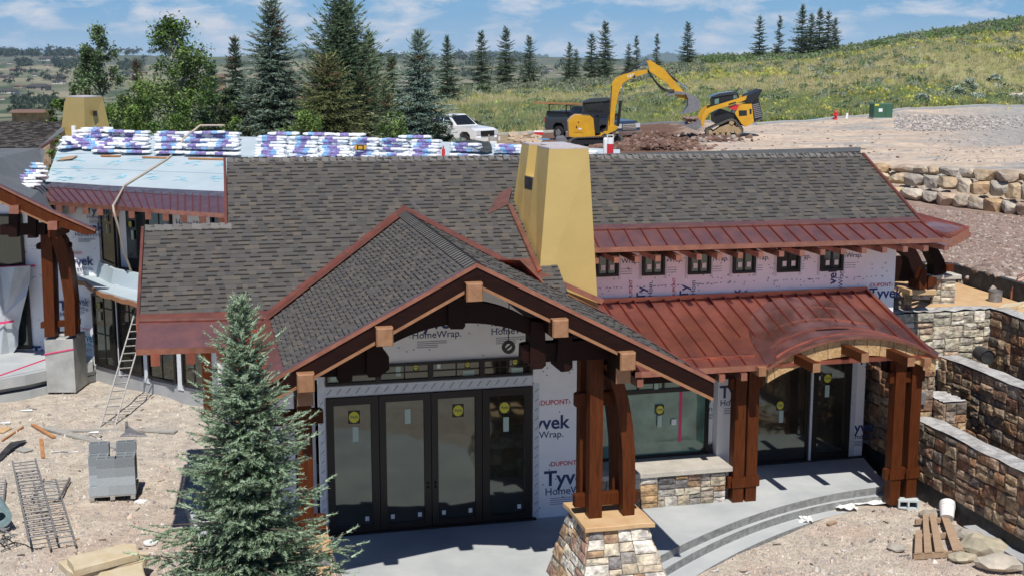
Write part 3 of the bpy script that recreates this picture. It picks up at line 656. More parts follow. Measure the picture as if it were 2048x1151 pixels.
# purlins under the eyebrow
for (pa, pb, ww) in (((1640, 738), None, 0), ((1737, 718), None, 0), ((1829, 726), None, 0), ((1532, 746), None, 1), ((1862, 728), None, 1)):
    p = Lb(pa[0], pa[1], -1.27 if not ww else EB-.12); mb = MB(); w = .075
    mb.box(p.x-.07-w, p.x-.07+w, p.y, 2.0 if not ww else .2, p.z-.05, p.z+.12); pu = mb.build('purlin', M['wood_end'] if ww else M['wood'], house)
    mb = MB(); mb.box(p.x-.07-w, p.x-.07+w, p.y-.004, p.y-.002, p.z-.05, p.z+.12); mb.build('end_grain', M['wood_end'], pu)
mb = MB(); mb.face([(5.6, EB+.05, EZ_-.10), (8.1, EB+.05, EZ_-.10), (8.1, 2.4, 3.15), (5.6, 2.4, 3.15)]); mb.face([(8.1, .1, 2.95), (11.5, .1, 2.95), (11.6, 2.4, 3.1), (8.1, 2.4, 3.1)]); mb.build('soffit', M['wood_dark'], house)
# paired columns right
def column_pair(pxs, label, zt=2.80):
    c = [Lz(p[0], p[1], z) for p in pxs for z in (0,)]
    a0 = c[0].x; b = sum(q.y for q in c)/len(c); o = []
    root = bpy.data.objects.new('column_pair', None)
    for k, a in enumerate((c[0].x, c[1].x)):
        mb = MB(); mb.bev(a-.11, a+.11, b+.0, b+.24, -.23, zt, .008)
        cmn = mb.build('column', M['wood'], house); cmn['label'] = label
        mb = MB(); mb.bev(a-.14, a+.14, b-.02, b-.004, .30, .50, .01); mb.build('timber_block', M['wood'], cmn)
    mb = MB(); am, bm_ = c[0].x-.2, c[1].x+.2
    for z in (.28, 2.25): mb = MB(); mb.bev(am, bm_, b+.06, b+.18, z, z+.22, .02); mb.build('tie_block', M['wood'], house)
    return b
column_pair([(1475, 1003), (1502, 1002)], 'stained timber column of the left pair by the curved steps')
column_pair([(1790, 987), (1822, 984)], 'stained timber column of the right pair by the stone wall')
mb = MB(); mb.box(5.75, 8.3, .02, .24, 2.46, 2.66); mb.build('header_beam', M['wood_dark'], house); mb = MB(); mb.box(11.0, 11.75, .02, .24, 2.40, 2.62); mb.build('header_beam', M['wood_dark'], house)
# ------------------------------------------------------------------ walls, doors and windows
def text(s, size, org, ex, ey, m, parent, bold=0.0, name='lettering', lift=.004, xs=1.0):
    cu_ = bpy.data.curves.new('lettering', 'FONT'); cu_.body = s; cu_.size = size; cu_.offset = bold*size; cu_.resolution_u = 3
    t = bpy.data.objects.new('lettering_tmp', cu_); COL.objects.link(t); dg = bpy.context.evaluated_depsgraph_get(); dg.update()
    me = bpy.data.meshes.new_from_object(t.evaluated_get(dg)); bpy.data.objects.remove(t); bpy.data.curves.remove(cu_)
    ex = Vector(ex).normalized(); ey = Vector(ey).normalized(); nn = ex.cross(ey); og = Vector(org)+nn*lift
    for v in me.vertices: v.co = og+ex*v.co.x*xs+ey*v.co.y
    me.materials.clear(); me.materials.append(m); me.name = name
    return _link(name, me, parent)
def wrap_print(parent, p, ex, ey, s=.30, red=True, teal=False, sub=True, small=True):
    """printed house wrap: big word, the line below it, small print and the red mark above"""
    p = Vector(p); ex = Vector(ex).normalized(); ey = Vector(ey).normalized(); m = M['teal'] if teal else M['navy']
    text('Tyvek', s*1.35, p, ex, ey, m, parent, .022)
    if sub: text('HomeWrap.', s*.66, p-ey*s*.62+ex*s*.05, ex, ey, M['teal'] if teal else M['navy'], parent, .006)
    if red: text('\u2039DUPONT\u203a', s*.40, p+ey*s*1.25+ex*s*.3, ex, ey, M['redp'], parent, .02)
    if small:
        mb = MB(); nn = ex.cross(ey)
        for k in range(4):
            q = p-ey*s*(.85+.13*k)+ex*s*.4+nn*.003; L_ = s*(2.0 if k < 2 else 1.4); e = ey*.006
            mb.face([tuple(q-e), tuple(q+ex*L_-e), tuple(q+ex*L_+e), tuple(q+e)])
        mb.build('small_print', M['greyp'], parent, flip=False)
def staples(parent, p0, ex, ey, w, h, rnd, n):
    mb = MB(); p0 = Vector(p0); ex = Vector(ex); ey = Vector(ey); nn = ex.cross(ey)
    for _ in range(n):
        q = p0+ex*rnd.uniform(0, w)+ey*rnd.uniform(0, h)+nn*.003; d = ex*.014; e = ey*.010
        mb.face([tuple(q-d-e), tuple(q+d-e), tuple(q+d+e), tuple(q-d+e)])
    mb.build('fastener_caps', M['greyp'], parent, flip=False)
def sticker(parent, p, ex, ey, w=.2, kind='y'):
    p = Vector(p); ex = Vector(ex).normalized(); ey = Vector(ey).normalized(); nn = ex.cross(ey)
    def quad(c, w_, h_, lift, m, nm='sticker', disc=False):
        mb = MB(); c = c+nn*lift
        if disc: mb.face([tuple(c+ex*math.cos(t)*w_/2+ey*math.sin(t)*h_/2) for t in [2*math.pi*k/20 for k in range(20)]])
        else: mb.face([tuple(c-ex*w_/2-ey*h_/2), tuple(c+ex*w_/2-ey*h_/2), tuple(c+ex*w_/2+ey*h_/2), tuple(c-ex*w_/2+ey*h_/2)])
        return mb.build(nm, m, parent, flip=False)
    if kind == 'y':
        quad(p, w, w*1.15, .004, M['black']); quad(p, w*.88, w*.98, .006, M['yellow_lab'], disc=True); text('Pella', w*.36, p-ex*w*.33-ey*w*.10, ex, ey+ex*.12, M['navy'], parent, .01, lift=.008)
    elif kind == 'g': quad(p, w, w*2.6, .004, M['paper'])
    elif kind == 's': quad(p, w, w*1.2, .004, M['paper_w'])
    elif kind == 'h': quad(p, w*2.2, w, .004, M['paper'])
def window(name, parent, O_, ex, w, z0, z1, nx, nz, fr=.05, mun=.022, gm='glass', dep=.07, zsplit=None, label=None, door=False):
    """framed opening: O_ left bottom corner in plan, ex its direction; outward = ex x up"""
    O_ = Vector((O_[0], O_[1], 0)); ex = Vector((ex[0], ex[1], 0)).normalized(); ez = Vector((0, 0, 1)); nn = ex.cross(ez)
    f = lambda s, n, z: O_+ex*s+nn*n+ez*z
    mb = MB(f)
    bot = .14 if door else fr
    mb.box(0, w, -dep, .03, z0, z0+bot); mb.box(0, w, -dep, .03, z1-fr, z1); mb.box(0, fr, -dep, .03, z0+bot, z1-fr); mb.box(w-fr, w, -dep, .03, z0+bot, z1-fr)
    fo = mb.build(name, M['black'], parent)
    if label: fo['label'] = label
    mb = MB(f); mb.box(fr-.002, w-fr+.002, -.045, -.02, z0+bot-.002, z1-fr+.002); gl = mb.build('pane', M[gm], fo)
    mb = MB(f); zs = zsplit if zsplit is not None else [z0+(z1-z0)*k/nz for k in range(1, nz)]
    for k in range(1, nx): x = fr+(w-2*fr)*k/nx; mb.box(x-mun/2, x+mun/2, -.019, -.004, z0+bot, z1-fr)
    for z in zs: mb.box(fr, w-fr, -.019, -.006, z-mun/2, z+mun/2)
    if nx > 1 or zs: mb.build('glazing_bar', M['black'], fo)
    return fo, f
EX, EZ = Vector((1, 0, 0)), Vector((0, 0, 1))
rnd = random.Random(5)
# porch wall b = 0 with four door leaves and a transom
wl = MB(); wl.box(3.80, 4.78, .0, .25, -.02, 3.3); wl.box(-.12, .0, .0, .25, -.02, 3.3); wl.box(-.12, 4.78, .02, .25, 2.56, 2.78); wl.box(-1.1, 4.9, .02, .25, 3.12, 3.55)
wl.prism([(-1.1, 3.55), (4.9, 3.55), (GA, 5.12)], .02, .25, "y")
wl.box(4.70, 4.95, .25, 1.9, -.02, 3.3); wl.box(-1.1, -.12, .02, .25, 2.9, 3.12)
pw = wl.build('porch_wall', M['tyvek'], house); pw['label'] = 'white house wrap wall behind the porch doors'
mb = MB(); mb.box(-.02, 3.79, -.008, .018, 2.58, 2.76); mb.box(3.70+.10, 3.92, -.008, -.002, -.02, 2.6); mb.box(-.13, -.02, -.008, -.002, -.02, 3.1); tp = mb.build('flashing_tape', M['tape'], pw)
mb = MB()
for k in range(22):
    a = .03+k*.17; mb.beam((a, -.010, 2.62), (a+.08, -.010, 2.72), .010, .010)
for k in range(14): mb.beam((3.84, -.010, .1+k*.18), (3.90, -.010, .16+k*.18), .010, .010); mb.beam((-.10, -.010, .1+k*.18), (-.05, -.010, .16+k*.18), .010, .010)
mb.build('tape_print', M['greyp'], tp)
for k in range(4):
    a0 = k*.9475; fo, f = window('door', pw, (a0, -.01), (1, 0), .935, .0, 2.55, 1, 1, fr=.135 if k not in (1, 2) else .12, gm='glass', door=True)
    if k in (0, 2, 3): sticker(fo, (a0+.50 if k != 3 else a0+.42, .008, 2.18), EX, EZ, .21)
    if k in (0, 1, 3): sticker(fo, (a0+.52 if k != 3 else a0+.45, .008, 1.86 if k != 1 else 2.13), EX, EZ, .105, 'g')
    for dx in ((.70,) if k in (0, 3) else (.22, .72)): sticker(fo, (a0+dx, .008, .26), EX, EZ, .07, 's')
    if k in (1, 2):
        mb = MB(); x = a0+.935-.06 if k == 1 else a0+.06
        for z in (.78, .86): mb.cyl((x, -.04, z), (x, -.09, z), .018)
        mb.build('lock_bores', M['room'], fo)
mb = MB(); mb.box(-.05, 3.85, -.10, .0, -.01, .035); mb.build('threshold', M['black'], pw)
for k in range(4):
    a0 = k*.9475; fo, f = window('transom_window', pw, (a0, -.005), (1, 0), .9475, 2.78, 3.12, 2, 2, fr=.045)
    if k == 1: sticker(fo, (a0+.68, .010, 3.03), EX, EZ, .10); sticker(fo, (a0+.36, .01, 3.0), EX, EZ, .09, 'g')
    if k == 2: sticker(fo, (a0+.68, .010, 3.03), EX, EZ, .10); sticker(fo, (a0+.70, .01, 2.87), EX, EZ, .10, 'h'); sticker(fo, (a0+.15, .01, 3.03), EX, EZ, .07, 's')
    if k == 3: sticker(fo, (a0+.62, .010, 3.03), EX, EZ, .10); sticker(fo, (a0+.66, .01, 2.87), EX, EZ, .10, 'h')
    if k == 0: sticker(fo, (a0+.2, .01, 2.9), EX, EZ, .10, 'h')
text('yvek', .36, (3.83, .0, 1.72), EX, EZ, M['navy'], pw, .022); text('eWrap.', .185, (3.83, .0, 1.55), EX, EZ, M['navy'], pw, .006)
wrap_print(pw, (4.02, .0, .62), EX, EZ, .30)
text('\u2039DUPONT\u203a', .13, (3.90, .0, 2.18), EX, EZ, M['redp'], pw, .02)
wrap_print(pw, (1.55, .02, 3.72), EX, EZ, .27, red=False); wrap_print(pw, (3.0, .02, 3.72), EX, EZ, .27, red=False); wrap_print(pw, (.2, .02, 3.72), EX, EZ, .27, red=False)
staples(pw, (3.8, 0, 0), EX, EZ, .95, 3, rnd, 26); staples(pw, (-1.5, .02, 3.15), EX, EZ, 6.2, .6, rnd, 50)
# side wall left under the porch roof
wl = MB(); wl.box(-1.75, -.95, 1.0, 1.2, -.02, 3.4); wl.box(-.95, -.12, .9, 1.1, -.02, 3.2); sw = wl.build('side_wall', M['tyvek'], house); wrap_print(sw, (-1.6, 1.0, 1.2), EX, EZ, .28)
mb = MB(); mb.box(-1.3, -1.1, 1.22, 9.0, -.4, 3.3); mb.build('recess_light_block', M['wood_dark'], house)  # dark wall added to stop light passing under the roof
q = loc(G(418, 838, -.33)); mb = MB(); mb.bev(q.x-.12, q.x+.12, q.y, q.y+.24, -.4, 3.4, .01); mb.build('column', M['wood'], house)
# window wall between porch and right columns: b = .95, with stone base in front
wl = MB(); wl.box(4.95, 7.75, .95, 1.15, .60, 2.9); wl.box(7.75, 8.2, .7, 2.05, -.02, 2.85); wl.box(8.2, 9.1, 1.9, 2.1, -.02, 3.0); ww = wl.build('window_wall', M['tyvek'], house); ww['label'] = 'white wrapped wall around the large picture window'
wp = Lb(1418, 740, .93).x; wq = Lb(1410, 930, .93)
fo, f = window('picture_window', ww, (5.0, .90), (1, 0), wp-5.0, .70, 2.62, 1, 1, fr=.07, gm='glass2')
mb = MB(f); mb.box(.05, wp-5.05, -.018, .02, 2.03, 2.11)
for k in range(1, 5): x = (wp-5.0)*k/5+.1; mb.box(x-.018, x+.018, -.018, .01, 2.1, 2.6)
mb.box(.05, wp-5.05, -.018, .01, 2.28, 2.31); mb.build('glazing_bar', M['black'], fo)
q = Lb(1318, 817, .93); sticker(fo, (q.x, .885, q.z), EX, EZ, .17); sticker(fo, (q.x+.0, .885, q.z-.24), EX, EZ, .09, 'g')
q = Lb(1311, 752, .93); sticker(fo, (q.x, .885, q.z), EX, EZ, .11); sticker(fo, (q.x, .885, q.z-.22), EX, EZ, .08, 'g')
q = Lb(1371, 924, .93); sticker(fo, (q.x, .885, q.z), EX, EZ, .08, 's'); q = Lb(1388, 924, .93); sticker(fo, (q.x, .885, q.z), EX, EZ, .06, 's'); q = Lb(1346, 842, .93); sticker(fo, (q.x, .885, q.z), EX, EZ, .1, 's')
q = Lb(1362, 780, .93); mb = MB(); mb.face([(q.x-.03, .915, 2.6), (q.x+.03, .915, 2.6), (q.x+.02, .915, 1.0), (q.x-.04, .915, 1.0)]); mb.build('red_tape', M['pink'], fo, flip=False)
wrap_print(ww, (7.40, .95, 1.72), EX, EZ, .24, teal=True, red=False); wrap_print(ww, (7.50, .95, 2.25), EX, EZ, .2, teal=True, red=False, sub=False)
wrap_print(ww, (7.78, .70, 1.9), EX, EZ, .26, red=False); staples(ww, (7.4, .94, .7), EX, EZ, .3, 1.9, rnd, 8)
mb = MB(); mb.face([(7.5, .90, .72), (7.86, .86, .72), (7.84, .9, .92), (7.5, .93, .86)]); mb.build('loose_flap', M['membrane'], ww, flip=False)
# door wall right under the eyebrow, b = 2.1
wl = MB(); wl.box(11.35, 11.70, 2.08, 2.3, -.02, 3.2); wl.box(8.3, 11.7, 2.12, 2.3, 2.62, 3.2); wl.box(8.2, 8.75, 2.0, 2.2, -.02, 3.2); dw = wl.build('entry_wall', M['tyvek'], house); dw['label'] = 'white wrapped strip of wall beside the glass entry'
fo, f = window('fixed_glass', dw, (8.7, 2.06), (1, 0), 1.70, .0, 2.66, 1, 1, fr=.04, gm='glass', label='large fixed pane under the curved copper eyebrow')
q = Lb(1561, 810, 2.06); sticker(fo, (q.x, 2.078, q.z), EX, EZ, .18); sticker(fo, (q.x+.03, 2.078, q.z-.25), EX, EZ, .10, 'g')
fo, f = window('entry_door', dw, (10.46, 2.06), (1, 0), .90, .0, 2.60, 1, 1, fr=.13, gm='glass', door=True)
q = Lb(1656, 756, 2.06); sticker(fo, (q.x, 2.078, q.z), EX, EZ, .19); sticker(fo, (q.x, 2.078, q.z-.28), EX, EZ, .10, 'g'); sticker(fo, (q.x-.2, 2.078, q.z+.02), EX, EZ, .07, 's')
mb = MB(); mb.box(10.405, 10.455, 2.0, 2.10, .0, 2.66); mb.build('mullion', M['tape'], dw)
mb = MB(); mb.box(11.36, 11.50, 2.07, 2.079, .0, 2.6); mb.build('flashing_tape', M['tape'], dw)
wrap_print(dw, (11.30, 2.08, .55), EX, EZ, .24, red=False); text('Tyvek', .3, (11.50, 2.08, 2.05), EX, EZ, M['navy'], dw, .02); text('\u2039DUPONT\u203a', .09, (11.45, 2.08, 2.4), EX, EZ, M['redp'], dw, .02)
mb = MB(); mb.box(8.2, 11.75, 1.98, 2.06, -.015, .03); mb.box(8.3, 11.7, 2.4, 6.8, -.1, -.02); mb.build('floor_membrane', M['membrane'], dw)
# upper wall with six small windows
UZ = LZ(2.47)
wl = MB(); wl.box(5.3, 12.52, 2.5, 2.7, 2.9, 4.95); uw = wl.build('upper_wall', M['tyvek'], house); uw['label'] = 'upper wrapped wall with six small square windows'
for k, px in enumerate((1214, 1306, 1398, 1487, 1576, 1662)):
    yb = 553-2.2*k; p = Lb(px-22, yb, 2.48); q = Lb(px+22, yb, 2.48)
    fo, f = window('small_window', uw, (p.x, 2.45), (1, 0), q.x-p.x, p.z, p.z+.88, 2, 2, fr=.055, mun=.045, gm='glass_dark')
    w = q.x-p.x; sticker(fo, (p.x+w*.70, 2.455, p.z+.62), EX, EZ, .11); sticker(fo, (p.x+w*.30, 2.455, p.z+.18), EX, EZ, .09, 's'); sticker(fo, (p.x+w*.70, 2.455, p.z+.18), EX, EZ, .09, 's'); sticker(fo, (p.x+w*.32, 2.455, p.z+.62), EX, EZ, .08, 's')
    mb = MB(); mb.box(p.x-.06, p.x-.005, 2.485, 2.499, p.z-.08, p.z+.75); mb.build('flashing_tape', M['tape'], fo); mb = MB(); mb.box(q.x+.005, q.x+.06, 2.485, 2.499, p.z-.08, p.z+.55); mb.build('flashing_tape', M['tape'], fo)
for px, y in ((1246, 527), (1426, 522), (1508, 520), (1592, 518), (1695, 515), (1335, 524)):
    q = Lb(px, y, 2.5); text('HomeWrap.', .15, (q.x-.42, 2.5, q.z), EX, EZ, M['navy'], uw, .006)
    mb = MB()
    for k in range(3): mb.face([(q.x-.3, 2.497, q.z-.12-.05*k), (q.x+.2, 2.497, q.z-.12-.05*k), (q.x+.2, 2.497, q.z-.11-.05*k), (q.x-.3, 2.497, q.z-.11-.05*k)])
    mb.build('small_print', M['greyp'], uw, flip=False)
for px, y, s_ in ((1290, 592, 'Ty'), (1376, 588, 'Ty'), (1480, 600, 'Tyvek'), (1672, 560, 'vek'),):
    q = Lb(px, y, 2.5); text(s_, .27, (q.x, 2.5, q.z-.08-(.35 if s_ == 'Tyvek' else 0)), (0, 0, 1), (-1, 0, 0), M['navy'], uw, .02); text('HomeWrap.'[:3 if s_ == 'Ty' else 9], .15, (q.x+.16, 2.5, q.z-.02-(.5 if len(s_) > 2 else 0)), (0, 0, 1), (-1, 0, 0), M['navy'], uw, .006)
    if s_ == 'Ty': text('DUPONT', .10, (q.x-.28, 2.5, q.z-.06), (0, 0, 1), (-1, 0, 0), M['redp'], uw, .02)
q = Lb(1738, 592, 2.5); text('Tyvek', .32, (q.x, 2.5, q.z-.05), EX, EZ, M['navy'], uw, .02); text('\u2039DUPONT\u203a', .12, (q.x-.02, 2.5, q.z+.20), EX, EZ, M['redp'], uw, .02)
staples(uw, (5.4, 2.5, 3.7), EX, EZ, 7.0, .9, rnd, 120)
staples(uw, (5.4, 2.5, 3.86), EX, EZ, 7.0, .02, rnd, 90)
# dark interior box so no daylight passes through the glass areas
mb = MB(); mb.box(-1.4, 12.0, 4.6, 4.8, -.1, 3.3); mb.build('inner_wall', M['room'], house)
# ------------------------------------------------------------------ chimney
def chimney(parent, z0, z1, base, top, notch, m, name='chimney'):
    """base/top: FL, FR, BR, BL plan corners"""
    C = lambda k, t: Vector((*[lerp(base[k][i], top[k][i], t) for i in (0, 1)], lerp(z0, z1, t)))
    mb = MB()
    def side(k0, k1, s, t): return C(k0, t).lerp(C(k1, t), s)
    for (a, b) in ((0, 1), (1, 2), (2, 3)): mb.face([tuple(side(a, b, *q)) for q in ((0, 0), (1, 0), (1, 1), (0, 1))])
    s0, s1, t0 = notch; L_ = lambda s, t: side(0, 3, s, t)
    for (sa, sb, ta, tb) in ((0, s0, 0, 1), (s0, s1, 0, t0), (s1, 1, 0, 1)): mb.face([tuple(L_(*q)) for q in ((sa, ta), (sb, ta), (sb, tb), (sa, tb))])
    inn = (C(1, .5)-C(0, .5)).normalized()*.24
    mb.face([tuple(L_(s0, t0)), tuple(L_(s1, t0)), tuple(L_(s1, t0)+inn), tuple(L_(s0, t0)+inn)])
    mb.face([tuple(L_(s1, t0)), tuple(L_(s1, 1)), tuple(L_(s1, 1)+inn), tuple(L_(s1, t0)+inn)])
    mb.face([tuple(L_(s0, t0)), tuple(L_(s0, 1)), tuple(L_(s0, 1)+inn), tuple(L_(s0, t0)+inn)])
    mb.face([tuple(L_(s0, t0)+inn), tuple(L_(s1, t0)+inn), tuple(L_(s1, 1)+inn), tuple(L_(s0, 1)+inn)])
    o = mb.build(name, M[m], parent)
    mb = MB(); up = Vector((0, 0, .03))
    def cap(P):
        A = [mb.pt(p+Vector((0, 0, .002))) for p in P]; B = [mb.pt(p+up) for p in P]
        for i in range(len(P)): j = (i+1) % len(P); mb.idx([A[i], A[j], B[j], B[i]])
        mb.idx(B); mb.idx(A[::-1])
    cap([L_(0, 1), C(1, 1), C(2, 1), L_(1, 1), L_(s1, 1), L_(s1, 1)+inn, L_(s0, 1)+inn, L_(s0, 1)])
    mb.build('cap_flashing', M['capmetal'], o)
    mb = MB(); q = [L_(s0+.02, t0-.075), L_(s1-.03, t0-.075), L_(s1-.03, t0-.004), L_(s0+.02, t0-.004)]; out = -inn.normalized()
    mb.hexa([q[0]+out*.004, q[1]+out*.004, q[1]+inn*.02, q[0]+inn*.02, q[3]+out*.03, q[2]+out*.03, q[2]+inn*.02, q[3]+inn*.02]); mb.build('flue_opening', M['membrane'], o)
    return o
ch = chimney(house, 3.5, 6.77, [(4.12, 1.05), (5.41, 1.15), (5.6, 2.95), (3.80, 2.85)], [(4.52, 1.60), (5.31, 1.60), (5.28, 3.3), (4.40, 3.3)], (.42, .72, .82), 'ochre')
ch['label'] = 'tall tapered ochre chimney on the main roof'
mb = MB()
def flash(p, q, w=.09): mb.beam(p, q, w, .10)
flash((4.18, 1.00, 4.50), (4.06, 2.95, mz(2.95)+.03)); flash((4.15, .98, glz(4.15, 0)+.16), (5.45, 1.06, glz(5.45, 0)+.22), .12)
mb.face([(4.04, 2.98, mz(2.98)+.05), (3.55, 2.72, mz(2.72)+.03), (3.92, 3.35, mz(3.35)+.03), (4.2, 3.3, mz(3.3)+.2)])
mb.face([(3.35, 1.42, mz(1.42)+.045), (4.12, 1.42, mz(1.42)+.045), (4.2, .70, mz(.7)+.05), (3.7, .62, glz(3.7, 0)+.24)])
mb.build('chimney_flashing', M['copper_new'], house, flip=False)
# GR eave edge flashing against the low copper roof
mb = MB(); mb.face([(5.40, -4.04, glz(5.4, 0)+.035), (5.58, -4.04, glz(5.58, 0)+.03), (5.58, 2.35, glz(5.58, 0)+.03), (5.40, 2.3, glz(5.4, 0)+.035)]); mb.beam((5.585, -4.04, glz(5.58, 0)-.03), (5.585, 2.35, glz(5.58, 0)-.03), .03, .13)
mb.face([(4.3, .95, glz(4.3, 0)+.05), (5.42, 1.05, glz(5.42, 0)+.05), (5.42, .55, glz(5.42, 0)+.04), (4.3, .5, glz(4.3, 0)+.04)])
mb.build('side_flashing', M['copper'], grf, flip=False)
# ------------------------------------------------------------------ porch gable timber front
FB = -4.10
def rake(a0, a1, dz0, dz1, b0, b1, m, name, lab=None):
    mb = MB(); za, zb = glz(a0, 0), glz(a1, 0)
    mb.hexa([(a0, b0, za+dz0), (a1, b0, zb+dz0), (a1, b1, zb+dz0), (a0, b1, za+dz0), (a0, b0, za+dz1), (a1, b0, zb+dz1), (a1, b1, zb+dz1), (a0, b1, za+dz1)])
    o = mb.build(name, M[m], house)
    if lab: o['label'] = lab
    return o
for (a0, a1) in ((-1.66, GA-.001), (GA+.001, 5.66)):
    rake(a0, a1, -.27, -.03, FB, FB+.09, 'wood_dark', 'barge_board', 'dark rafter of the porch gable')
    rake(a0, a1, -.325, -.272, FB+.0, FB+.14, 'cedar', 'cedar_trim')
    rake(a0, a1, -.028, .035, FB-.02, FB+.10, 'copper_new', 'rake_flashing')
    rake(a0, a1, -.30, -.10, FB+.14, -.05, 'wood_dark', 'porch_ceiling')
bb = [(612, 765), (770, 673), (950, 584), (1122, 656), (1257, 722)]
beams = []
for k, (px, py) in enumerate(bb):
    p = Lb(px, py, FB-.16); w = .125; top = p.z+.13; mb = MB(); mb.bev(p.x-w, p.x+w, p.y+.03, .0, p.z-.145, top, .01)
    o = mb.build('purlin_beam', M['wood_dark'], house); mb = MB()
    mb.hexa([(p.x-w+.02, p.y, p.z-.135), (p.x+w-.02, p.y, p.z-.135), (p.x+w, p.y+.03, p.z-.145), (p.x-w, p.y+.03, p.z-.145), (p.x-w+.02, p.y, top-.02), (p.x+w-.02, p.y, top-.02), (p.x+w, p.y+.03, top), (p.x-w, p.y+.03, top)])
    mb.box(p.x-w, p.x+w, p.y+.028, p.y+.25, p.z-.145, top+.001)
    mb.build('cedar_end_cap', M['wood_end'], o); beams.append((p.x, p.z))
    if k in (0, 4):
        mb = MB(); mb.box(p.x-w+.01, p.x+w-.01, FB+.10, -.05, p.z-.40, p.z-.15); o2 = mb.build('lower_beam', M['wood_dark'], house)
        mb = MB(); mb.box(p.x-w+.01, p.x+w-.01, FB+.07, FB+.10, p.z-.40, p.z-.15); mb.build('cedar_end_cap', M['wood_end'], o2)
# truss in plane b = -3.35: king post, arched collar, hammer beams
TB0, TB1 = -3.70, -3.50
def flatshape(name, prof, b0, b1, m='wood_dark'):
    mb = MB(); mb.prism(prof, b0, b1, 'y'); return mb.build(name, M[m], house)
def q2(px, py, b=TB0): p = Lb(px, py, b); return (p.x, p.z)
kx = beams[2][0]+.02
flatshape('king_post', [q2(895, 590), q2(927, 590), q2(929, 650), q2(924, 656), q2(900, 656), q2(896, 650)], TB0-.06, TB1+.06)
# arched collar
def arcband(pts_top, pts_bot, name, b0, b1, m='wood_dark', n=18):
    def fit(P): xs = [p[0] for p in P]; zs = [p[1] for p in P]; return np.polyfit(xs, zs, 2), min(xs), max(xs)
    (ct, x0, x1), (cb, y0, y1) = fit(pts_top), fit(pts_bot); mb = MB()
    for i in range(n):
        a, c = lerp(x0, x1, i/n), lerp(x0, x1, (i+1)/n); d, e = lerp(y0, y1, i/n), lerp(y0, y1, (i+1)/n)
        mb.hexa([(d, b0, np.polyval(cb, d)), (e, b0, np.polyval(cb, e)), (e, b1, np.polyval(cb, e)), (d, b1, np.polyval(cb, d)), (a, b0, np.polyval(ct, a)), (c, b0, np.polyval(ct, c)), (c, b1, np.polyval(ct, c)), (a, b1, np.polyval(ct, a))])
    return mb.build(name, M[m], house)
arcband([q2(760, 662), q2(830, 620), q2(940, 604), q2(1000, 612), q2(1066, 642)], [q2(775, 692), q2(840, 661), q2(940, 646), q2(1010, 655), q2(1066, 672)], 'arched_collar', TB0, TB1)
for P, b0, b1 in (([(675, 700), (704, 690), (704, 756), (697, 762), (680, 764), (674, 758)], -.06, .0), ([(733, 680), (764, 676), (766, 742), (760, 751), (736, 752), (732, 745)], -.06, .0),
          ([(1060, 640), (1088, 642), (1090, 728), (1082, 735), (1064, 736), (1058, 730)], -.06, .0), ([(1116, 672), (1143, 668), (1143, 733), (1136, 740), (1120, 741), (1110, 733)], -.06, .0)):
    flatshape('hammer_post', [q2(*p) for p in P], TB0+b0, TB1+.06)
flatshape('hammer_beam', [q2(600, 716), q2(770, 702), q2(778, 712), q2(779, 738), q2(770, 744), q2(600, 756)], TB0, TB1)
flatshape('hammer_beam', [q2(1044, 691), q2(1051, 688), q2(1240, 676), q2(1240, 716), q2(1051, 725), q2(1043, 718)], TB0, TB1)
for k, (p, q) in enumerate((((655, 770), (850, 640)), ((1040, 640), (1280, 730)))):
    p = q2(*p, FB+.5); q = q2(*q, FB+.5)
# ------------------------------------------------------------------ stone veneer generator
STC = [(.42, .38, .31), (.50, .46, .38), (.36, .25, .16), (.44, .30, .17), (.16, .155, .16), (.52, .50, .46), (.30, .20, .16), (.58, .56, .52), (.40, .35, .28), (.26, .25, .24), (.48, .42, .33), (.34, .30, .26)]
ST_SHADED = [(.20, .17, .15), (.26, .22, .19), (.16, .10, .08), (.12, .12, .13), (.24, .16, .11), (.30, .27, .23), (.18, .13, .11), (.22, .21, .21), (.34, .29, .22), (.15, .14, .13)]  # darker stones for walls turned from the sun, shade put into the colour
ST_SUNLIT = [(.46, .43, .35), (.50, .46, .37), (.42, .40, .34), (.38, .29, .22), (.54, .51, .45), (.24, .20, .18), (.47, .42, .32), (.40, .38, .33)]  # paler stones for sunlit faces, the light put into the colour
ST_SHADED = [(r*1.22, g*1.04, b*.86) for r, g, b in ST_SHADED]
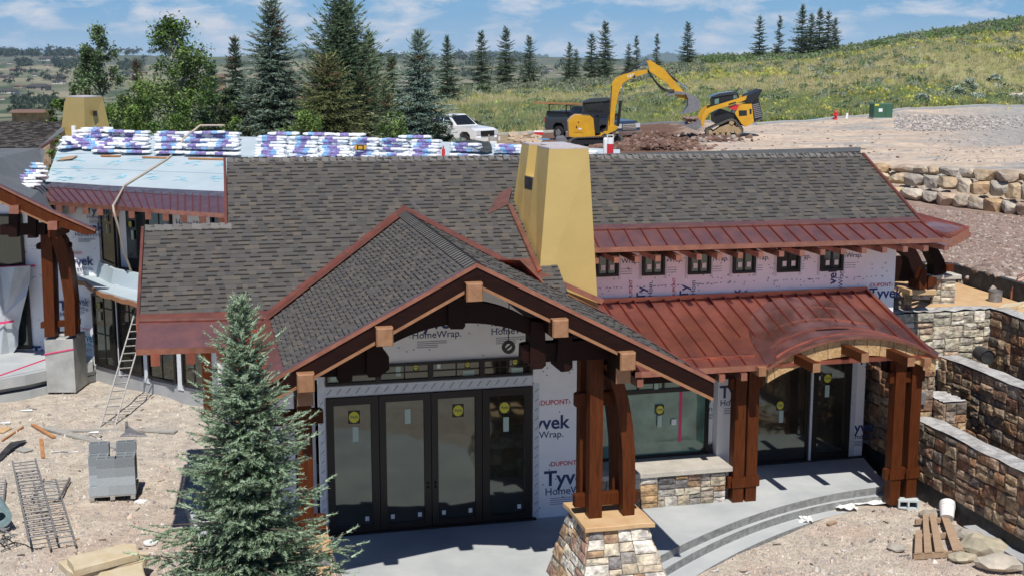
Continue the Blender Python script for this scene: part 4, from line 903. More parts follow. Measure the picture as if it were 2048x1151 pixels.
def veneer(mb, P, rnd, cols, size=.30, relief=.05, jog=.02, f=None):
    """P: bottom-left, bottom-right, top-right, top-left corners of a face, normal = right x up"""
    P = [Vector(p) for p in P]; W = ((P[1]-P[0]).length+(P[2]-P[3]).length)/2; H = ((P[3]-P[0]).length+(P[2]-P[1]).length)/2
    n = (P[1]-P[0]).cross(P[3]-P[0]).normalized()
    def S(u, v, h): return P[0].lerp(P[1], u/W).lerp(P[3].lerp(P[2], u/W), v/H)+n*h
    stack = []
    v = 0.0
    def split(x0, x1, y0, y1, d):
        w, h = x1-x0, y1-y0
        if (w < size*1.5 and h < size*.85) or d > 7 or (w < size*1.9 and h < size and rnd.random() < .35): stack.append((x0, x1, y0, y1)); return
        if w > h*1.5 or (w > size*1.5 and rnd.random() < .3): k = rnd.uniform(.33, .67); split(x0, x0+w*k, y0, y1, d+1); split(x0+w*k, x1, y0, y1, d+1)
        else: k = rnd.uniform(.33, .67); split(x0, x1, y0, y0+h*k, d+1); split(x0, x1, y0+h*k, y1, d+1)
    nx = max(1, round(W/1.6)); ny = max(1, round(H/.62))
    for i in range(nx):
        yy = sorted([0]+[H*(k+rnd.uniform(-.18, .18))/ny for k in range(1, ny)]+[H])
        for y0, y1 in zip(yy, yy[1:]): split(W*i/nx, W*(i+1)/nx, y0, y1, 0)
    for x0, x1, y0, y1 in stack:
        g = .006; x0 += g; x1 -= g; y0 += g; y1 -= g
        if x1-x0 < .02 or y1-y0 < .02: continue
        c = rnd.choice(cols); k = rnd.uniform(.8, 1.2); c = tuple(min(.75, q*k) for q in c); h = relief*rnd.uniform(.35, 1.1); e = min(.03, (x1-x0)*.2, (y1-y0)*.2)
        J = lambda: rnd.uniform(-jog, jog)*.6
        A = [mb.pt(S(x+J()*.3, y+J()*.3, -.03)) for x, y in ((x0, y0), (x1, y0), (x1, y1), (x0, y1))]
        B = [mb.pt(S(x+J()*.3, y+J()*.3, h*.55)) for x, y in ((x0, y0), (x1, y0), (x1, y1), (x0, y1))]
        mx_, my_ = (x0+x1)/2, (y0+y1)/2
        ins = [(x0+e, y0+e), (mx_, y0+e*.7), (x1-e, y0+e), (x1-e*.7, my_), (x1-e, y1-e), (mx_, y1-e*.7), (x0+e, y1-e), (x0+e*.7, my_)]
        I = [mb.pt(S(x+J()*.5, y+J()*.5, h*rnd.uniform(.7, 1.15))) for x, y in ins]; ce = mb.pt(S(mx_, my_, h*rnd.uniform(.9, 1.5)))
        for i in range(4): j = (i+1) % 4; mb.idx([A[i], A[j], B[j], B[i]], 0, c)
        for i in range(4):
            j = (i+1) % 4; mb.idx([B[i], B[j], I[2*i+1]], 0, c); mb.idx([B[i], I[2*i+1], I[2*i]], 0, c); mb.idx([B[j], I[(2*i+2) % 8], I[2*i+1]], 0, c)
        for i in range(8): mb.idx([I[i], I[(i+1) % 8], ce], 0, tuple(q*rnd.uniform(.95, 1.05) for q in c))
# porch piers
def pier(parent, base, top, z0, z1, label, seed, cols=STC):
    """base/top plan rectangles a0,a1,b0,b1"""
    r_ = random.Random(seed); mb = MB()
    def cr(q, z): return [(q[0], q[2], z), (q[1], q[2], z), (q[1], q[3], z), (q[0], q[3], z)]
    A, B = cr(base, z0), cr(top, z1); mb.hexa(A+B); o = mb.build('pier', M['mortar'], parent); o['label'] = label
    mb = MB()
    for i, j in ((0, 1), (1, 2), (2, 3), (3, 0)): veneer(mb, [A[i], A[j], B[j], B[i]], r_, [tuple(min(.72, x*1.22) for x in c) for c in cols], .30, .045)
    mb.build('stone_veneer', M['stone'], o, flip=False)
    mb = MB(); e = .10; P = [(top[0]-e, top[2]-e), (top[1]+e, top[2]-e), (top[1]+e, top[3]+e), (top[0]-e, top[3]+e)]
    PP = []
    for i in range(4):
        a, b = Vector(P[i]), Vector(P[(i+1) % 4])
        for k in range(5): q = a.lerp(b, k/5); PP.append((q.x+r_.uniform(-.02, .02), q.y+r_.uniform(-.02, .02)))
    mb.slab(PP, z1+.003, z1+.075, .01); mb.build('plywood_cap', M['plywood'] if seed == 1 else M['plywood'], o)
    return o
PR = [Lz(1190, 1150, 0)]
cz = 1.18
c1 = Lz(1178, 1062, cz); c2 = Lz(1298, 1052, cz); c3 = Lz(1140, 1014, cz)
pier(house, (c1.x-.30, c2.x+.34, c1.y-.45, c3.y+.30), (c1.x+.03, c2.x-.03, c1.y+.05, c3.y-.02), -.02, cz, 'tapered multicoloured stone pier at the right of the porch doors', 1)
l1 = Lz(652, 1092, cz); pw_ = c2.x-c1.x
pier(house, (l1.x-pw_-.42, l1.x+.40, c1.y-.55, c3.y+.30), (l1.x-pw_+.03, l1.x-.03, c1.y+.05, c3.y-.02), -.02, cz, 'tapered stone pier partly behind the young spruce', 2)
# posts on the right pier
def post(a, b, w, z0, z1, m='wood'):
    mb = MB(); mb.bev(a-w/2, a+w/2, b, b+w, z0, z1, .01); return mb.build('post', M[m], house)
zb = 3.93
pA = Lz(1191, 1036, cz+.07); pB = Lz(1257, 1031, cz+.07); bP = pA.y
for bb_ in (bP, bP+.55):
    o = post(pA.x, bb_, .215, cz+.05, zb)
    # curved brace post
    mb = MB(); n = 14
    tx, tz = q2(1222, 725, bP); prof = [((1246, 1031), (1269, 1029)), ((1246, 960), (1271, 960)), ((1245, 900), (1270, 898)), ((1240, 850), (1266, 850)), ((1233, 800), (1258, 800)), ((1222, 760), (1247, 758)), ((1208, 730), (1236, 715))]
    pts = [(Lb(l[0], l[1], bP), Lb(r[0], r[1], bP)) for l, r in prof]
    for (l0, r0), (l1_, r1_) in zip(pts, pts[1:]):
        mb.hexa([(l0.x, bb_, l0.z), (r0.x, bb_, r0.z), (r0.x, bb_+.2, r0.z), (l0.x, bb_+.2, l0.z), (l1_.x, bb_, l1_.z), (r1_.x, bb_, r1_.z), (r1_.x, bb_+.2, r1_.z), (l1_.x, bb_+.2, l1_.z)])
    mb.build('curved_post', M['wood'], house)
mb = MB(); q = Lz(1159, 1001, cz+.3); e = pB.x+.24
for b_ in (bP+.22,): mb.bev(pA.x-.28, e, b_, b_+.14, cz+.20, cz+.40, .015)
mb.build('tie_block', M['wood'], house); mb = MB(); mb.bev(pA.x-.28, e-.4, bP+.22, bP+.36, 3.05, 3.27, .03); mb.build('tie_block', M['wood'], house)
lx = Lz(617, 1088, cz+.07).x
for a_ in (lx, lx-.62):
    for bb_ in (bP, bP+.55): post(a_, bb_, .215, cz+.05, zb)
mb = MB(); mb.bev(lx-1.0, lx+.3, bP+.22, bP+.36, cz+.20, cz+.40, .015); mb.build('tie_block', M['wood'], house); mb = MB(); mb.bev(lx-1.0, lx+.30, bP+.22, bP+.36, 3.05, 3.27, .03); mb.build('tie_block', M['wood'], house)
# stone base under the picture window with cut sill
mb = MB(); mb.box(4.9, 7.62, .06, .95, -.02, .62); sb = mb.build('stone_base', M['mortar'], house); sb['label'] = 'low ledge stone base under the picture window'
mb = MB(); veneer(mb, [(4.9, .06, -.02), (7.68, .06, -.02), (7.68, .06, .62), (4.9, .06, .62)], random.Random(9), [tuple(q*.9 for q in c) for c in STC], .24, .04); veneer(mb, [(7.64, .06, -.02), (7.64, .95, -.02), (7.64, .95, .62), (7.64, .06, .62)], random.Random(8), STC, .24, .04); mb.build('stone_veneer', M['stone'], sb, flip=False)
mb = MB(); mb.bev(4.85, 7.80, -.02, .92, .625, .72, .012); mb.build('sill', M['capstone'], sb)
# hanging work lamp reel in the porch
mb = MB(); q = Lb(1017, 693, -2.5)
for k in range(16): t0, t1 = k*math.pi/8, (k+1)*math.pi/8; mb.beam((q.x+.085*math.cos(t0), -2.5, q.z+.085*math.sin(t0)), (q.x+.085*math.cos(t1), -2.5, q.z+.085*math.sin(t1)), .05, .05)
mb.tube([(q.x, -2.5, q.z+.08), (q.x+.01, -2.5, q.z+.9)], .008); mb.beam((q.x-.05, -2.5, q.z-.04), (q.x+.05, -2.5, q.z+.04), .02, .03)
tag(mb.build('cable_reel', M['catblk']), 'small black coil hanging on a cord under the porch gable', 'cable reel').matrix_world = Matrix.Translation(HO) @ Matrix.Rotation(HA, 4, 'Z')
# ------------------------------------------------------------------ right rear of the house: piers, braces, east copper roof
def wl_(p): return loc(p)
er = [loc(D(1823, 425, 30.4)), loc(D(1937, 455, 31.2)), loc(D(1899, 476, 29.4)), loc(D(1842, 452, 28.4))]
eo = copper_band('east_eave', [er[3], er[0], er[1], er[2]], 12, house, .03, m='copper', ms='copper', lip=False)
for k in range(6):
    t = (k+.2)/6; c = er[2].lerp(er[1], t)-Vector((0, 0, .12)); d = (er[2]-er[3]).normalized(); mb = MB(); mb.beam(c-d*.5, c+d*.14, .13, .13); mb.build('rafter_tail', M['copper_new'], eo)
mb = MB(); mb.beam(er[2]-Vector((0, 0, .05)), er[1]-Vector((0, 0, .05)), .04, .09); mb.beam(er[2]+Vector((.02, 0, -.15)), er[3]+Vector((.0, -.2, -.2)), .12, .14); mb.beam(loc(D(1868, 486, 27.6)), loc(D(1900, 484, 29.2)), .16, .16); mb.build('beam_end', M['copper_new'], eo)
def bandpx(name, prof, Y, dep, m='wood_dark'):
    pts = [(loc(D(l[0], l[1], Y)), loc(D(r[0], r[1], Y))) for l, r in prof]; dv = Vector((0, dep, 0)); mb = MB()
    for (l0, r0), (l1_, r1_) in zip(pts, pts[1:]): mb.hexa([l0, r0, r0+dv, l0+dv, l1_, r1_, r1_+dv, l1_+dv])
    return mb.build(name, M[m], house)
bandpx('curved_brace', [((1832, 575), (1858, 566)), ((1826, 545), (1848, 530)), ((1816, 515), (1836, 505)), ((1795, 498), (1825, 488))], 28.3, .3)
bandpx('curved_brace', [((1866, 553), (1893, 545)), ((1868, 530), (1889, 520)), ((1858, 508), (1878, 500)), ((1842, 495), (1868, 488))], 29.6, .3)
mb = MB(); Q = [loc(D(x, y, 28.1)) for x, y in ((1832, 578), (1857, 578), (1857, 540), (1848, 535))]
for p in Q: pass
mb.prism([(p.x, p.z) for p in Q], Q[0].y, Q[0].y+.34, 'y'); mb.build('brace_foot', M['wood'], house); mb = MB(); Q = [loc(D(x, y, 28.2)) for x, y in ((1856, 576), (1876, 570), (1876, 556), (1856, 552))]; mb.prism([(p.x, p.z) for p in Q], Q[0].y, Q[0].y+.34, 'y'); mb.build('brace_foot', M['wood'], house); mb = MB(); Q = [loc(D(x, y, 29.5)) for x, y in ((1893, 543), (1911, 543), (1911, 529), (1893, 529))]; mb.prism([(p.x, p.z) for p in Q], Q[0].y, Q[0].y+.34, 'y'); mb.build('brace_foot', M['wood'], house)
def blockpx(name, xl, xr, yt, yb, Y, dep, cols, seed, capm='capstone', ch_=.1, lab=None):
    p, q = loc(D(xl, yb, Y)), loc(D(xr, yb, Y)); zt = loc(D((xl+xr)/2, yt, Y)).z; zb_ = min(p.z, q.z); mb = MB()
    mb.hexa([(p.x, p.y, zb_), (q.x, q.y, zb_), (q.x, q.y+dep, zb_), (p.x, p.y+dep, zb_), (p.x, p.y, zt), (q.x, q.y, zt), (q.x, q.y+dep, zt), (p.x, p.y+dep, zt)]); o = mb.build(name, M['mortar'], house)
    if lab: o['label'] = lab
    mb = MB(); veneer(mb, [(p.x, p.y, zb_), (q.x, q.y, zb_), (q.x, q.y, zt), (p.x, p.y, zt)], random.Random(seed), cols, .26, .04); veneer(mb, [(p.x, p.y+dep, zb_), (p.x, p.y, zb_), (p.x, p.y, zt), (p.x, p.y+dep, zt)], random.Random(seed+1), cols, .26, .04); mb.build('stone_veneer', M['stone'], o, flip=False)
    mb = MB(); e = .09; c = [(p.x-e, p.y-e), (q.x+e, q.y-e), (q.x+e, q.y+dep+e), (p.x-e, p.y+dep+e)]; mb.slab(c, zt+.002, zt+ch_, .015); mb.build('cap', M[capm], o)
blockpx('rear_pier', 1862, 1908, 557, 618, 29.7, .9, ST_SUNLIT, 31, lab='pale stone pier at the rear corner')
blockpx('rear_pier', 1785, 1822, 592, 630, 28.6, .9, ST_SHADED, 33, 'plywood', lab='dark stone pier under the left curved brace')
blockpx('rear_pier', 1822, 1860, 588, 598, 28.3, .9, ST_SUNLIT, 34, 'plywood', .12)
mb = MB(); p, q = loc(D(1790, 500, 28.9)), loc(D(1870, 600, 28.9)); mb.hexa([(p.x, p.y+.9, q.z), (q.x, p.y+.9, q.z), (q.x, p.y+1, q.z), (p.x, p.y+1, q.z), (p.x, p.y+.9, p.z-.3), (q.x, p.y+.9, p.z-.3), (q.x, p.y+1, p.z-.3), (p.x, p.y+1, p.z-.3)]); mb.build('rear_porch_wall', M['wood_dark'], house)
# ------------------------------------------------------------------ left wing of the house
WO = Vector((-10.5, 36.0, 0)); wing = thing('house_wing', 'curved left wing with a pale blue unfinished roof, copper eave and house wrapped walls', 'house wing', WO)
rel = lambda p: (p[0]-WO.x, p[1]-WO.y, p[2])
class WB(MB):
    def __init__(s): super().__init__(lambda x, y, z: (x-WO.x, y-WO.y, z))
rnd = random.Random(41)
def path(pts, z): return [G(x, y, z) for x, y in pts]
def wallstrip(mb, P, z0, z1, th=.2):
    for p, q in zip(P, P[1:]):
        d = (Vector((q.x, q.y, 0))-Vector((p.x, p.y, 0))).normalized(); n = Vector((-d.y, d.x, 0))*th
        mb.hexa([(p.x, p.y, z0), (q.x, q.y, z0), (q.x+n.x, q.y+n.y, z0), (p.x+n.x, p.y+n.y, z0), (p.x, p.y, z1), (q.x, q.y, z1), (q.x+n.x, q.y+n.y, z1), (p.x+n.x, p.y+n.y, z1)])
LP = path([(148, 749), (168, 753), (190, 759), (205, 763), (236, 772), (250, 776), (300, 790), (350, 801), (405, 812), (440, 820)], -.33)
PXL = [148, 168, 190, 205, 236, 250, 300, 350, 405, 440]
def onwall(px): return Vector((float(np.interp(px, PXL, [p.x for p in LP])), float(np.interp(px, PXL, [p.y for p in LP])), 0))
mb = WB(); wallstrip(mb, LP, -.6, .10, .25); mb.build('foundation', M['concrete3'], wing)
LPb = [Vector((p.x+.03, p.y+.06, 0)) for p in LP]
mb = WB(); wallstrip(mb, LPb[:7], .10, 2.36, .2); wallstrip(mb, LPb[6:], .10, 2.8, .2); lw = mb.build('lower_wall', M['tyvek'], wing); lw['label'] = 'curved lower wall of the wing with tall dark windows'
wins = [(196, 239, .16, 2.15), (246, 290, .16, 2.2), (302, 357, .16, 2.6), (370, 418, .16, 2.6)]
for k, (x0, x1, z0, z1) in enumerate(wins):
    p, q = onwall(x0), onwall(x1); d = (q-p).normalized(); n = Vector((d.y, -d.x, 0))*.04; p = p+n
    fo, f = window('window', lw, rel(p), d, (q-p).length, z0, z1, 2, 2, fr=.06, mun=.035, gm='glass', zsplit=[lerp(z0, z1, .45), lerp(z0, z1, .82)] if k < 2 else [lerp(z0, z1, .72)])
    if k == 0: sticker(fo, rel(p+d*.35+Vector((0, 0, 1.85))+n*.5), d, EZ, .16); sticker(fo, rel(p+d*.35+Vector((0, 0, 1.55))+n*.5), d, EZ, .09, 'g')
for x0, x1 in ((240, 246), (291, 301), (358, 369)):
    p, q = onwall(x0), onwall(x1); mb = WB(); wallstrip(mb, [p+Vector((.0, -.03, 0)), q+Vector((0, -.03, 0))], .0, 2.5, .05); mb.build('flashing_tape', M['tape'], lw)
p = onwall(152); q = onwall(190); d = (q-p).normalized(); wrap_print(lw, rel(p+Vector((0, -.0, 1.75))+d*.05), d, EZ, .22, red=False, sub=True)
wrap_print(lw, rel(p+Vector((0, -.02, .75))+d*.25), d, EZ, .24, teal=True)
# blue flat roof over the curved wall and its upstand
FR = path([(144, 554), (170, 560), (195, 578), (235, 590), (278, 602), (320, 612)], 2.45); BK = path([(184, 547), (195, 553), (208, 560), (222, 568), (278, 580), (330, 590)], 2.45)
mb = WB()
for i in range(5):
    mb.hexa([FR[i]-Vector((0, 0, .10)), FR[i+1]-Vector((0, 0, .10)), BK[i+1]-Vector((0, 0, .1)), BK[i]-Vector((0, 0, .1)), FR[i], FR[i+1], BK[i+1], BK[i]])
fr_ = mb.build('flat_roof', M['underlay'], wing); fr_['label'] = 'pale blue covered flat roof over the curved wall'
mb = WB()
for i in range(5): 
    for k in range(4):
        a = FR[i].lerp(FR[i+1], k/4); b = FR[i].lerp(FR[i+1], (k+1)/4); w = .02*math.sin(k*2+i); mb.beam(a+Vector((0, -.02, -.10+w)), b+Vector((0, -.02, -.10+.02*math.sin(k*2+2+i))), .05, .12)
mb.build('raw_edge', M['cedar'], fr_)
mb = WB()
for i in range(5):
    a, b = BK[i], BK[i+1]; up = Vector((.06, .1, .40)); mb.hexa([a, b, b+Vector((0, .3, 0)), a+Vector((0, .3, 0)), a+up, b+up, b+up+Vector((0, .15, 0)), a+up+Vector((0, .15, 0))])
mb.build('upstand', M['underlay'], fr_)
# upper wall and windows
mb = WB(); L0 = [D(-60, 600, 36.2), D(205, 600, 36.2)]; wallstrip(mb, L0, .2, 4.46); w0 = mb.build('gable_wall', M['tyvek'], wing); w0['label'] = 'tall house wrapped wall behind the left timber posts'
UPX = [205, 245, 300, 360, 425, 460]; UP = [G(205, 553, 2.45)*1.0, G(245, 573, 2.45)*1.0, G(300, 584, 2.45)*1.0, G(360, 594, 2.45)*1.0, G(425, 603, 2.45)*1.0, G(520, 616, 2.45)*1.0]
UP = [Vector((p.x*(1+1.9/p.y), p.y+1.9, p.z)) for p in UP]; mb = WB(); wallstrip(mb, UP, 2.3, 4.52); w1 = mb.build('upper_wall', M['tyvek'], wing)
def onup(px): return Vector((float(np.interp(px, UPX, [p.x for p in UP])), float(np.interp(px, UPX, [p.y for p in UP])), 0))
for k, (x0, x1) in enumerate(((207, 238), (243, 300), (300, 352), (427, 458))):
    p, q = onup(x0), onup(x1); d = (q-p).normalized(); n = Vector((d.y, -d.x, 0))*.04; p = p+n
    fo, f = window('window', w1, rel(p), d, (q-p).length, 2.62, 4.50, 1 if k < 2 else 2, 1, fr=.07, gm='glass_dark')
    if k in (0, 1): s_ = (q-p).length*.5; sticker(fo, rel(p+d*s_+Vector((0, 0, 3.95))+n*.6), d, EZ, .17); sticker(fo, rel(p+d*(s_+.08)+Vector((0, 0, 3.65))+n*.6), d, EZ, .10, 'g')
p = onup(358); d = (onup(420)-p).normalized(); text('HomeWrap.', .26, rel(p+Vector((0, -.02, 4.05))), d, EZ, M['greyp'], w1, .006); text('\u2039DUPONT\u203a Tyvek', .12, rel(p+Vector((0, -.02, 3.8))), d, EZ, M['greyp'], w1, .01)
mb = WB(); mb.box(-60, 60, 80, 80.1, 0, .1) if False else None
for px, y, s_, t_ in ((148, 462, .26, 'T'), (118, 620, .30, 'T'), (128, 530, .26, 'T'), (64, 712, .34, 'T'), (172, 428, .22, 'T')):
    q = D(px, y, 36.17); wrap_print(w0, rel(q), EX, EZ, s_*.95, red=(px == 128))
staples(w0, rel(D(60, 720, 36.17)), EX, EZ, 2.1, 3.6, rnd, 60)
# upper windows and lower opening of the left wall, plastic sheet and pink tape
p = D(-60, 560, 36.15); q = D(52, 560, 36.15)
fo, f = window('window', w0, rel(p), (1, 0), q.x-p.x, p.z, D(0, 428, 36.15).z, 2, 1, fr=.07, gm='glass_dark'); sticker(fo, rel(D(24, 549, 36.1)), EX, EZ, .1, 's'); sticker(fo, rel(D(42, 548, 36.1)), EX, EZ, .1, 's')
p = D(-60, 716, 36.15); q = D(66, 716, 36.15)
fo, f = window('window', w0, rel(p), (1, 0), q.x-p.x, max(p.z, .35), D(0, 538, 36.15).z, 2, 1, fr=.10, gm='glass_dark')
mb = WB(); mb.beam(D(-30, 536, 36.05), D(70, 531, 36.05), .03, .06); mb.build('pink_tape', M['pink'], w0)
mb = WB(); pts = [(-30, 536), (0, 535), (30, 533), (61, 531), (60, 560), (53, 590), (44, 625), (37, 660), (36, 690), (20, 716), (0, 720), (-30, 722)]
c = D(10, 630, 35.7); A = [mb.pt(D(x, y, 35.75+.12*math.sin(x*.5+y*.05))) for x, y in pts]; ce = mb.pt(c)
for i in range(len(A)): mb.idx([A[i], A[(i+1) % len(A)], ce])
tag(mb.build('plastic_sheet', M['plastic']), 'milky plastic sheet taped over the far left opening', 'plastic sheet').location = WO
mb = WB(); mb.beam(D(-10, 647, 35.6), D(28, 641, 35.6), .02, .06); o = mb.build('tape', M['pink']); tag(o, 'pink tape across the milky plastic sheet', 'tape').location = WO
# copper eave of the wing
TP = path([(72, 371), (130, 374), (200, 379), (270, 383), (340, 387), (400, 390), (470, 393)], 4.85); BT = path([(100, 403), (160, 407), (220, 412), (285, 417), (340, 421), (400, 425), (475, 430)], 4.62)
mb = WB(); mbs = WB(); mbl = WB(); mbk = WB()
for i in range(6):
    mb.face([TP[i], TP[i+1], BT[i+1], BT[i]]); mb.face([p-Vector((0, 0, .07)) for p in (BT[i], BT[i+1], TP[i+1], TP[i])])
    mbl.beam(BT[i]-Vector((0, 0, .04)), BT[i+1]-Vector((0, 0, .04)), .04, .11); mbk.beam(TP[i]+Vector((0, .05, .03)), TP[i+1]+Vector((0, .05, .03)), .40, .03, up=(0, -.3, 1))
    for k in range(4 if i < 5 else 3):
        t = k/4; mbs.beam(TP[i].lerp(TP[i+1], t)+Vector((0, 0, .02)), BT[i].lerp(BT[i+1], t)+Vector((0, 0, .02)), .03, .04)
eb_ = mb.build('eave_band', M['copper_band'], wing, flip=False); mbs.build('standing_seams', M['seam'], eb_); mbl.build('eave_lip', M['copper_new'], eb_); mbk.build('starter_strip', mat('starter_strip', (.05, .05, .07), .6, col2=(.09, .09, .12), nscale=4), eb_)
for px in (118, 144, 171, 200, 231, 263, 296, 331, 368, 406, 443):
    p = Vector((float(np.interp(px, [100, 160, 220, 285, 340, 400, 475], [q.x for q in BT])), float(np.interp(px, [100, 160, 220, 285, 340, 400, 475], [q.y for q in BT])), 4.44)); mb = WB(); mb.beam(p+Vector((-.25, .9, .02)), p+Vector((.03, -.12, 0)), .15, .17); mb.build('rafter_tail', M['copper_new'], eb_)
mb = WB()
for i in range(6):
    a, b = BT[i], BT[i+1]; mb.face([a-Vector((0, 0, .1)), b-Vector((0, 0, .1)), b+Vector((0, 3.2, .05)), a+Vector((0, 3.2, .05))])
mb.face([TP[0]-Vector((.0, 0, .05)), BT[0]-Vector((0, 0, .2)), D(132, 446, 36.0), D(78, 395, 37.2)])
mb.build('soffit', M['wood_dark'], wing, flip=False)
# underlayment roof plane
BX = [90, 200, 330, 455, 700, 1000, 1240]; BP = path([(90, 366), (200, 371), (330, 379), (455, 386), (700, 398), (1000, 408), (1240, 415)], 4.9); TPX = path([(124, 276), (215, 271), (335, 272), (455, 273), (700, 277), (1000, 288), (1240, 299)], 6.0)
def UR(px, t): 
    g_ = lambda P, a: float(np.interp(px, BX, [getattr(p, a) for p in P])); A = Vector((g_(BP, 'x'), g_(BP, 'y'), 4.9)); B = Vector((g_(TPX, 'x'), g_(TPX, 'y'), 6.0)); return A.lerp(B, t)
mb = WB(); xs = [90, 120, 160, 200, 265, 330, 390, 455, 600, 800, 1000, 1240]
for x0, x1 in zip(xs, xs[1:]):
    for k in range(6):
        t0, t1 = k/6, (k+1)/6; mb.face([UR(x0, t0), UR(x1, t0), UR(x1, t1), UR(x0, t1)])
    a, b = UR(x0, 1), UR(x1, 1); mb.face([a, b, b+Vector((0, 5, -1.6)), a+Vector((0, 5, -1.6))])
ur = mb.build('roof_underlayment', M['underlay'], wing, flip=False); ur['label'] = 'pale blue underlayment roof slope with faint teal print'
mb = WB()
for i in range(26):                           # overlaps between the sheets
    pass
for t in (.30, .62):
    for x0, x1 in zip(xs, xs[1:]): mb.beam(UR(x0, t)+Vector((0, 0, .008)), UR(x1, t)+Vector((0, 0, .008)), .025, .012)
mb.build('sheet_laps', mat('lap_line', (.42, .54, .62), .6), ur)
mb = WB(); r_ = random.Random(8)
for (px, t) in [(110, .22), (140, .50), (180, .16), (222, .42), (235, .17), (272, .48), (300, .2), (325, .46), (362, .18), (385, .45), (430, .2), (440, .44), (1190, .70), (925, .86), (150, .30), (130, .10), (100, .5)]:
    for _ in range(9):
        p = UR(px+r_.uniform(-14, 14), min(.99, t+r_.uniform(-.05, .05)))+Vector((0, 0, .012)); l = r_.uniform(.06, .22); a = r_.uniform(-.5, .5); d = Vector((math.cos(a), math.sin(a), math.sin(a)*.27))*l; e = Vector((-math.sin(a), math.cos(a), .27))*r_.uniform(.008, .03)
        mb.face([p-d, p-d*.2+e, p+d, p+d*.1-e])
mb.build('sheet_print', M['underlay_logo'], ur, flip=False)
# chimney of the wing
q = [D(123, 262, 43.6), D(169, 265, 42.2), D(215, 262, 43.6), D(172, 262, 45.0)]; tp_ = [D(130, 196, 43.6), D(168, 196, 42.5), D(205, 197, 43.6), D(169, 197, 44.7)]
zb_, zt_ = 5.6, D(168, 196, 42.5).z
C_ = lambda v: rel((v.x, v.y, 0))[:2]
chm = chimney(wing, zb_, zt_, [C_(q[1]), C_(q[2]+Vector((.15, .1, 0))), C_(q[3]), C_(q[0]+Vector((-.1, 0, 0)))], [C_(tp_[1]), C_(tp_[2]), C_(tp_[3]), C_(tp_[0])], (.98, .99, .98), 'ochre'); chm['label'] = 'ochre wrapped chimney at the far left behind the white bundles'
mb = WB(); mb.hexa([D(186, 232, 42.72), D(195, 232, 43.02), D(195, 232, 43.3), D(186, 232, 43.1), D(186, 222, 42.72), D(194, 222, 43.02), D(194, 222, 43.3), D(186, 222, 43.1)]); mb.build('flue_opening', M['membrane'], chm)
# grey roofs left of it
mb = WB(); P = [D(-80, 297, 40.6), D(73, 297, 40.6), D(128, 262, 42.3), D(128, 245, 45), D(-80, 243, 45)]; mb.face(P); fr2 = mb.build('far_roof', M['darkroof'], wing, flip=False)
za = lambda u, v: None
p0, p1 = P[0], P[4]
def fuv(u, v, h): t = v/5.0; z = lerp(p0.z, p1.z, t); return rel((u, p0.y+(p1.y-p0.y)*t, z+h*1.05+.01))
def xy(px, py): 
    d = ray(px, py); t = (p0.z-p0.y*(p1.z-p0.z)/(p1.y-p0.y)-CH)/(d[2]-d[1]*(p1.z-p0.z)/(p1.y-p0.y)); return (d[0]*t, (d[1]*t-p0.y)/(p1.y-p0.y)*5.0)
shingles('shingle_field', [[xy(-80, 297), xy(73, 297), xy(124, 266), xy(126, 245), xy(-80, 244)]], fuv, (0, 5.0), fr2, 77, 1.0, ex=.16)
mb = WB(); mb.face([D(-80, 297, 40.6), D(80, 296, 40.6), D(90, 300, 40.2), D(84, 330, 39.0), D(92, 368, 37.6), D(112, 425, 35.6), D(192, 464, 33.4), D(60, 398, 33.3), D(0, 370, 33.2), D(-80, 335, 33.1)]); dr = mb.build('grey_roof', M['darkroof'], wing, flip=False); dr['label'] = 'dark grey underlayment on the far left gable roof'
mb = WB(); mb.beam(D(76, 299, 40.5), D(110, 277, 41.5), .10, .05); mb.build('valley_flashing', M['copper_new'], fr2)
# left gable timber
def gb(P, Y, dep, name, m='wood', par=None):
    mb = WB(); A = [D(x, y, Y) for x, y in P]; A1_ = [mb.pt(p) for p in A]; B1_ = [mb.pt(p+Vector((0, dep, 0))) for p in A]; n = len(A)
    for i in range(n): j = (i+1) % n; mb.idx([A1_[i], A1_[j], B1_[j], B1_[i]])
    mb.idx(A1_[::-1]); mb.idx(B1_); return mb.build(name, M[m], par or wing)
GY = 33.0
gb([(-60, 345), (0, 373), (100, 422), (189, 462), (189, 468), (172, 470), (100, 447), (0, 400), (-60, 374)], GY, .12, 'barge_board', 'wood')
gb([(-60, 343), (0, 371), (100, 420), (190, 460), (190, 463), (100, 424), (0, 375), (-60, 347)], GY-.03, .2, 'rake_flashing', 'copper_new')
gb([(-60, 374), (0, 401), (100, 447), (100, 451), (0, 405), (-60, 378)], GY+.0, .14, 'cedar_trim', 'cedar')
gb([(-60, 362), (0, 392), (90, 436), (90, 445), (0, 402), (-60, 372)], GY+.14, .9, 'porch_ceiling', 'wood_dark')
for P, n_ in (([(18, 412), (37, 410), (37, 428), (18, 428)], 1), ([(95, 443), (114, 442), (114, 460), (95, 460)], 1), ([(96, 460), (113, 460), (113, 475), (96, 475)], 0)): gb(P, GY-.15 if n_ else GY, 1.0, 'purlin_beam', 'copper_new' if n_ else 'wood')
for P in ([(17, 428), (35, 428), (35, 474), (17, 474)], [(55, 410), (72, 412), (72, 476), (55, 476)]): gb(P, GY+.35, .2, 'hammer_post', 'wood_dark')
gb([(0, 450), (90, 446), (90, 470), (0, 470)], GY+.4, .18, 'hammer_beam', 'wood_dark')
PY = 33.7
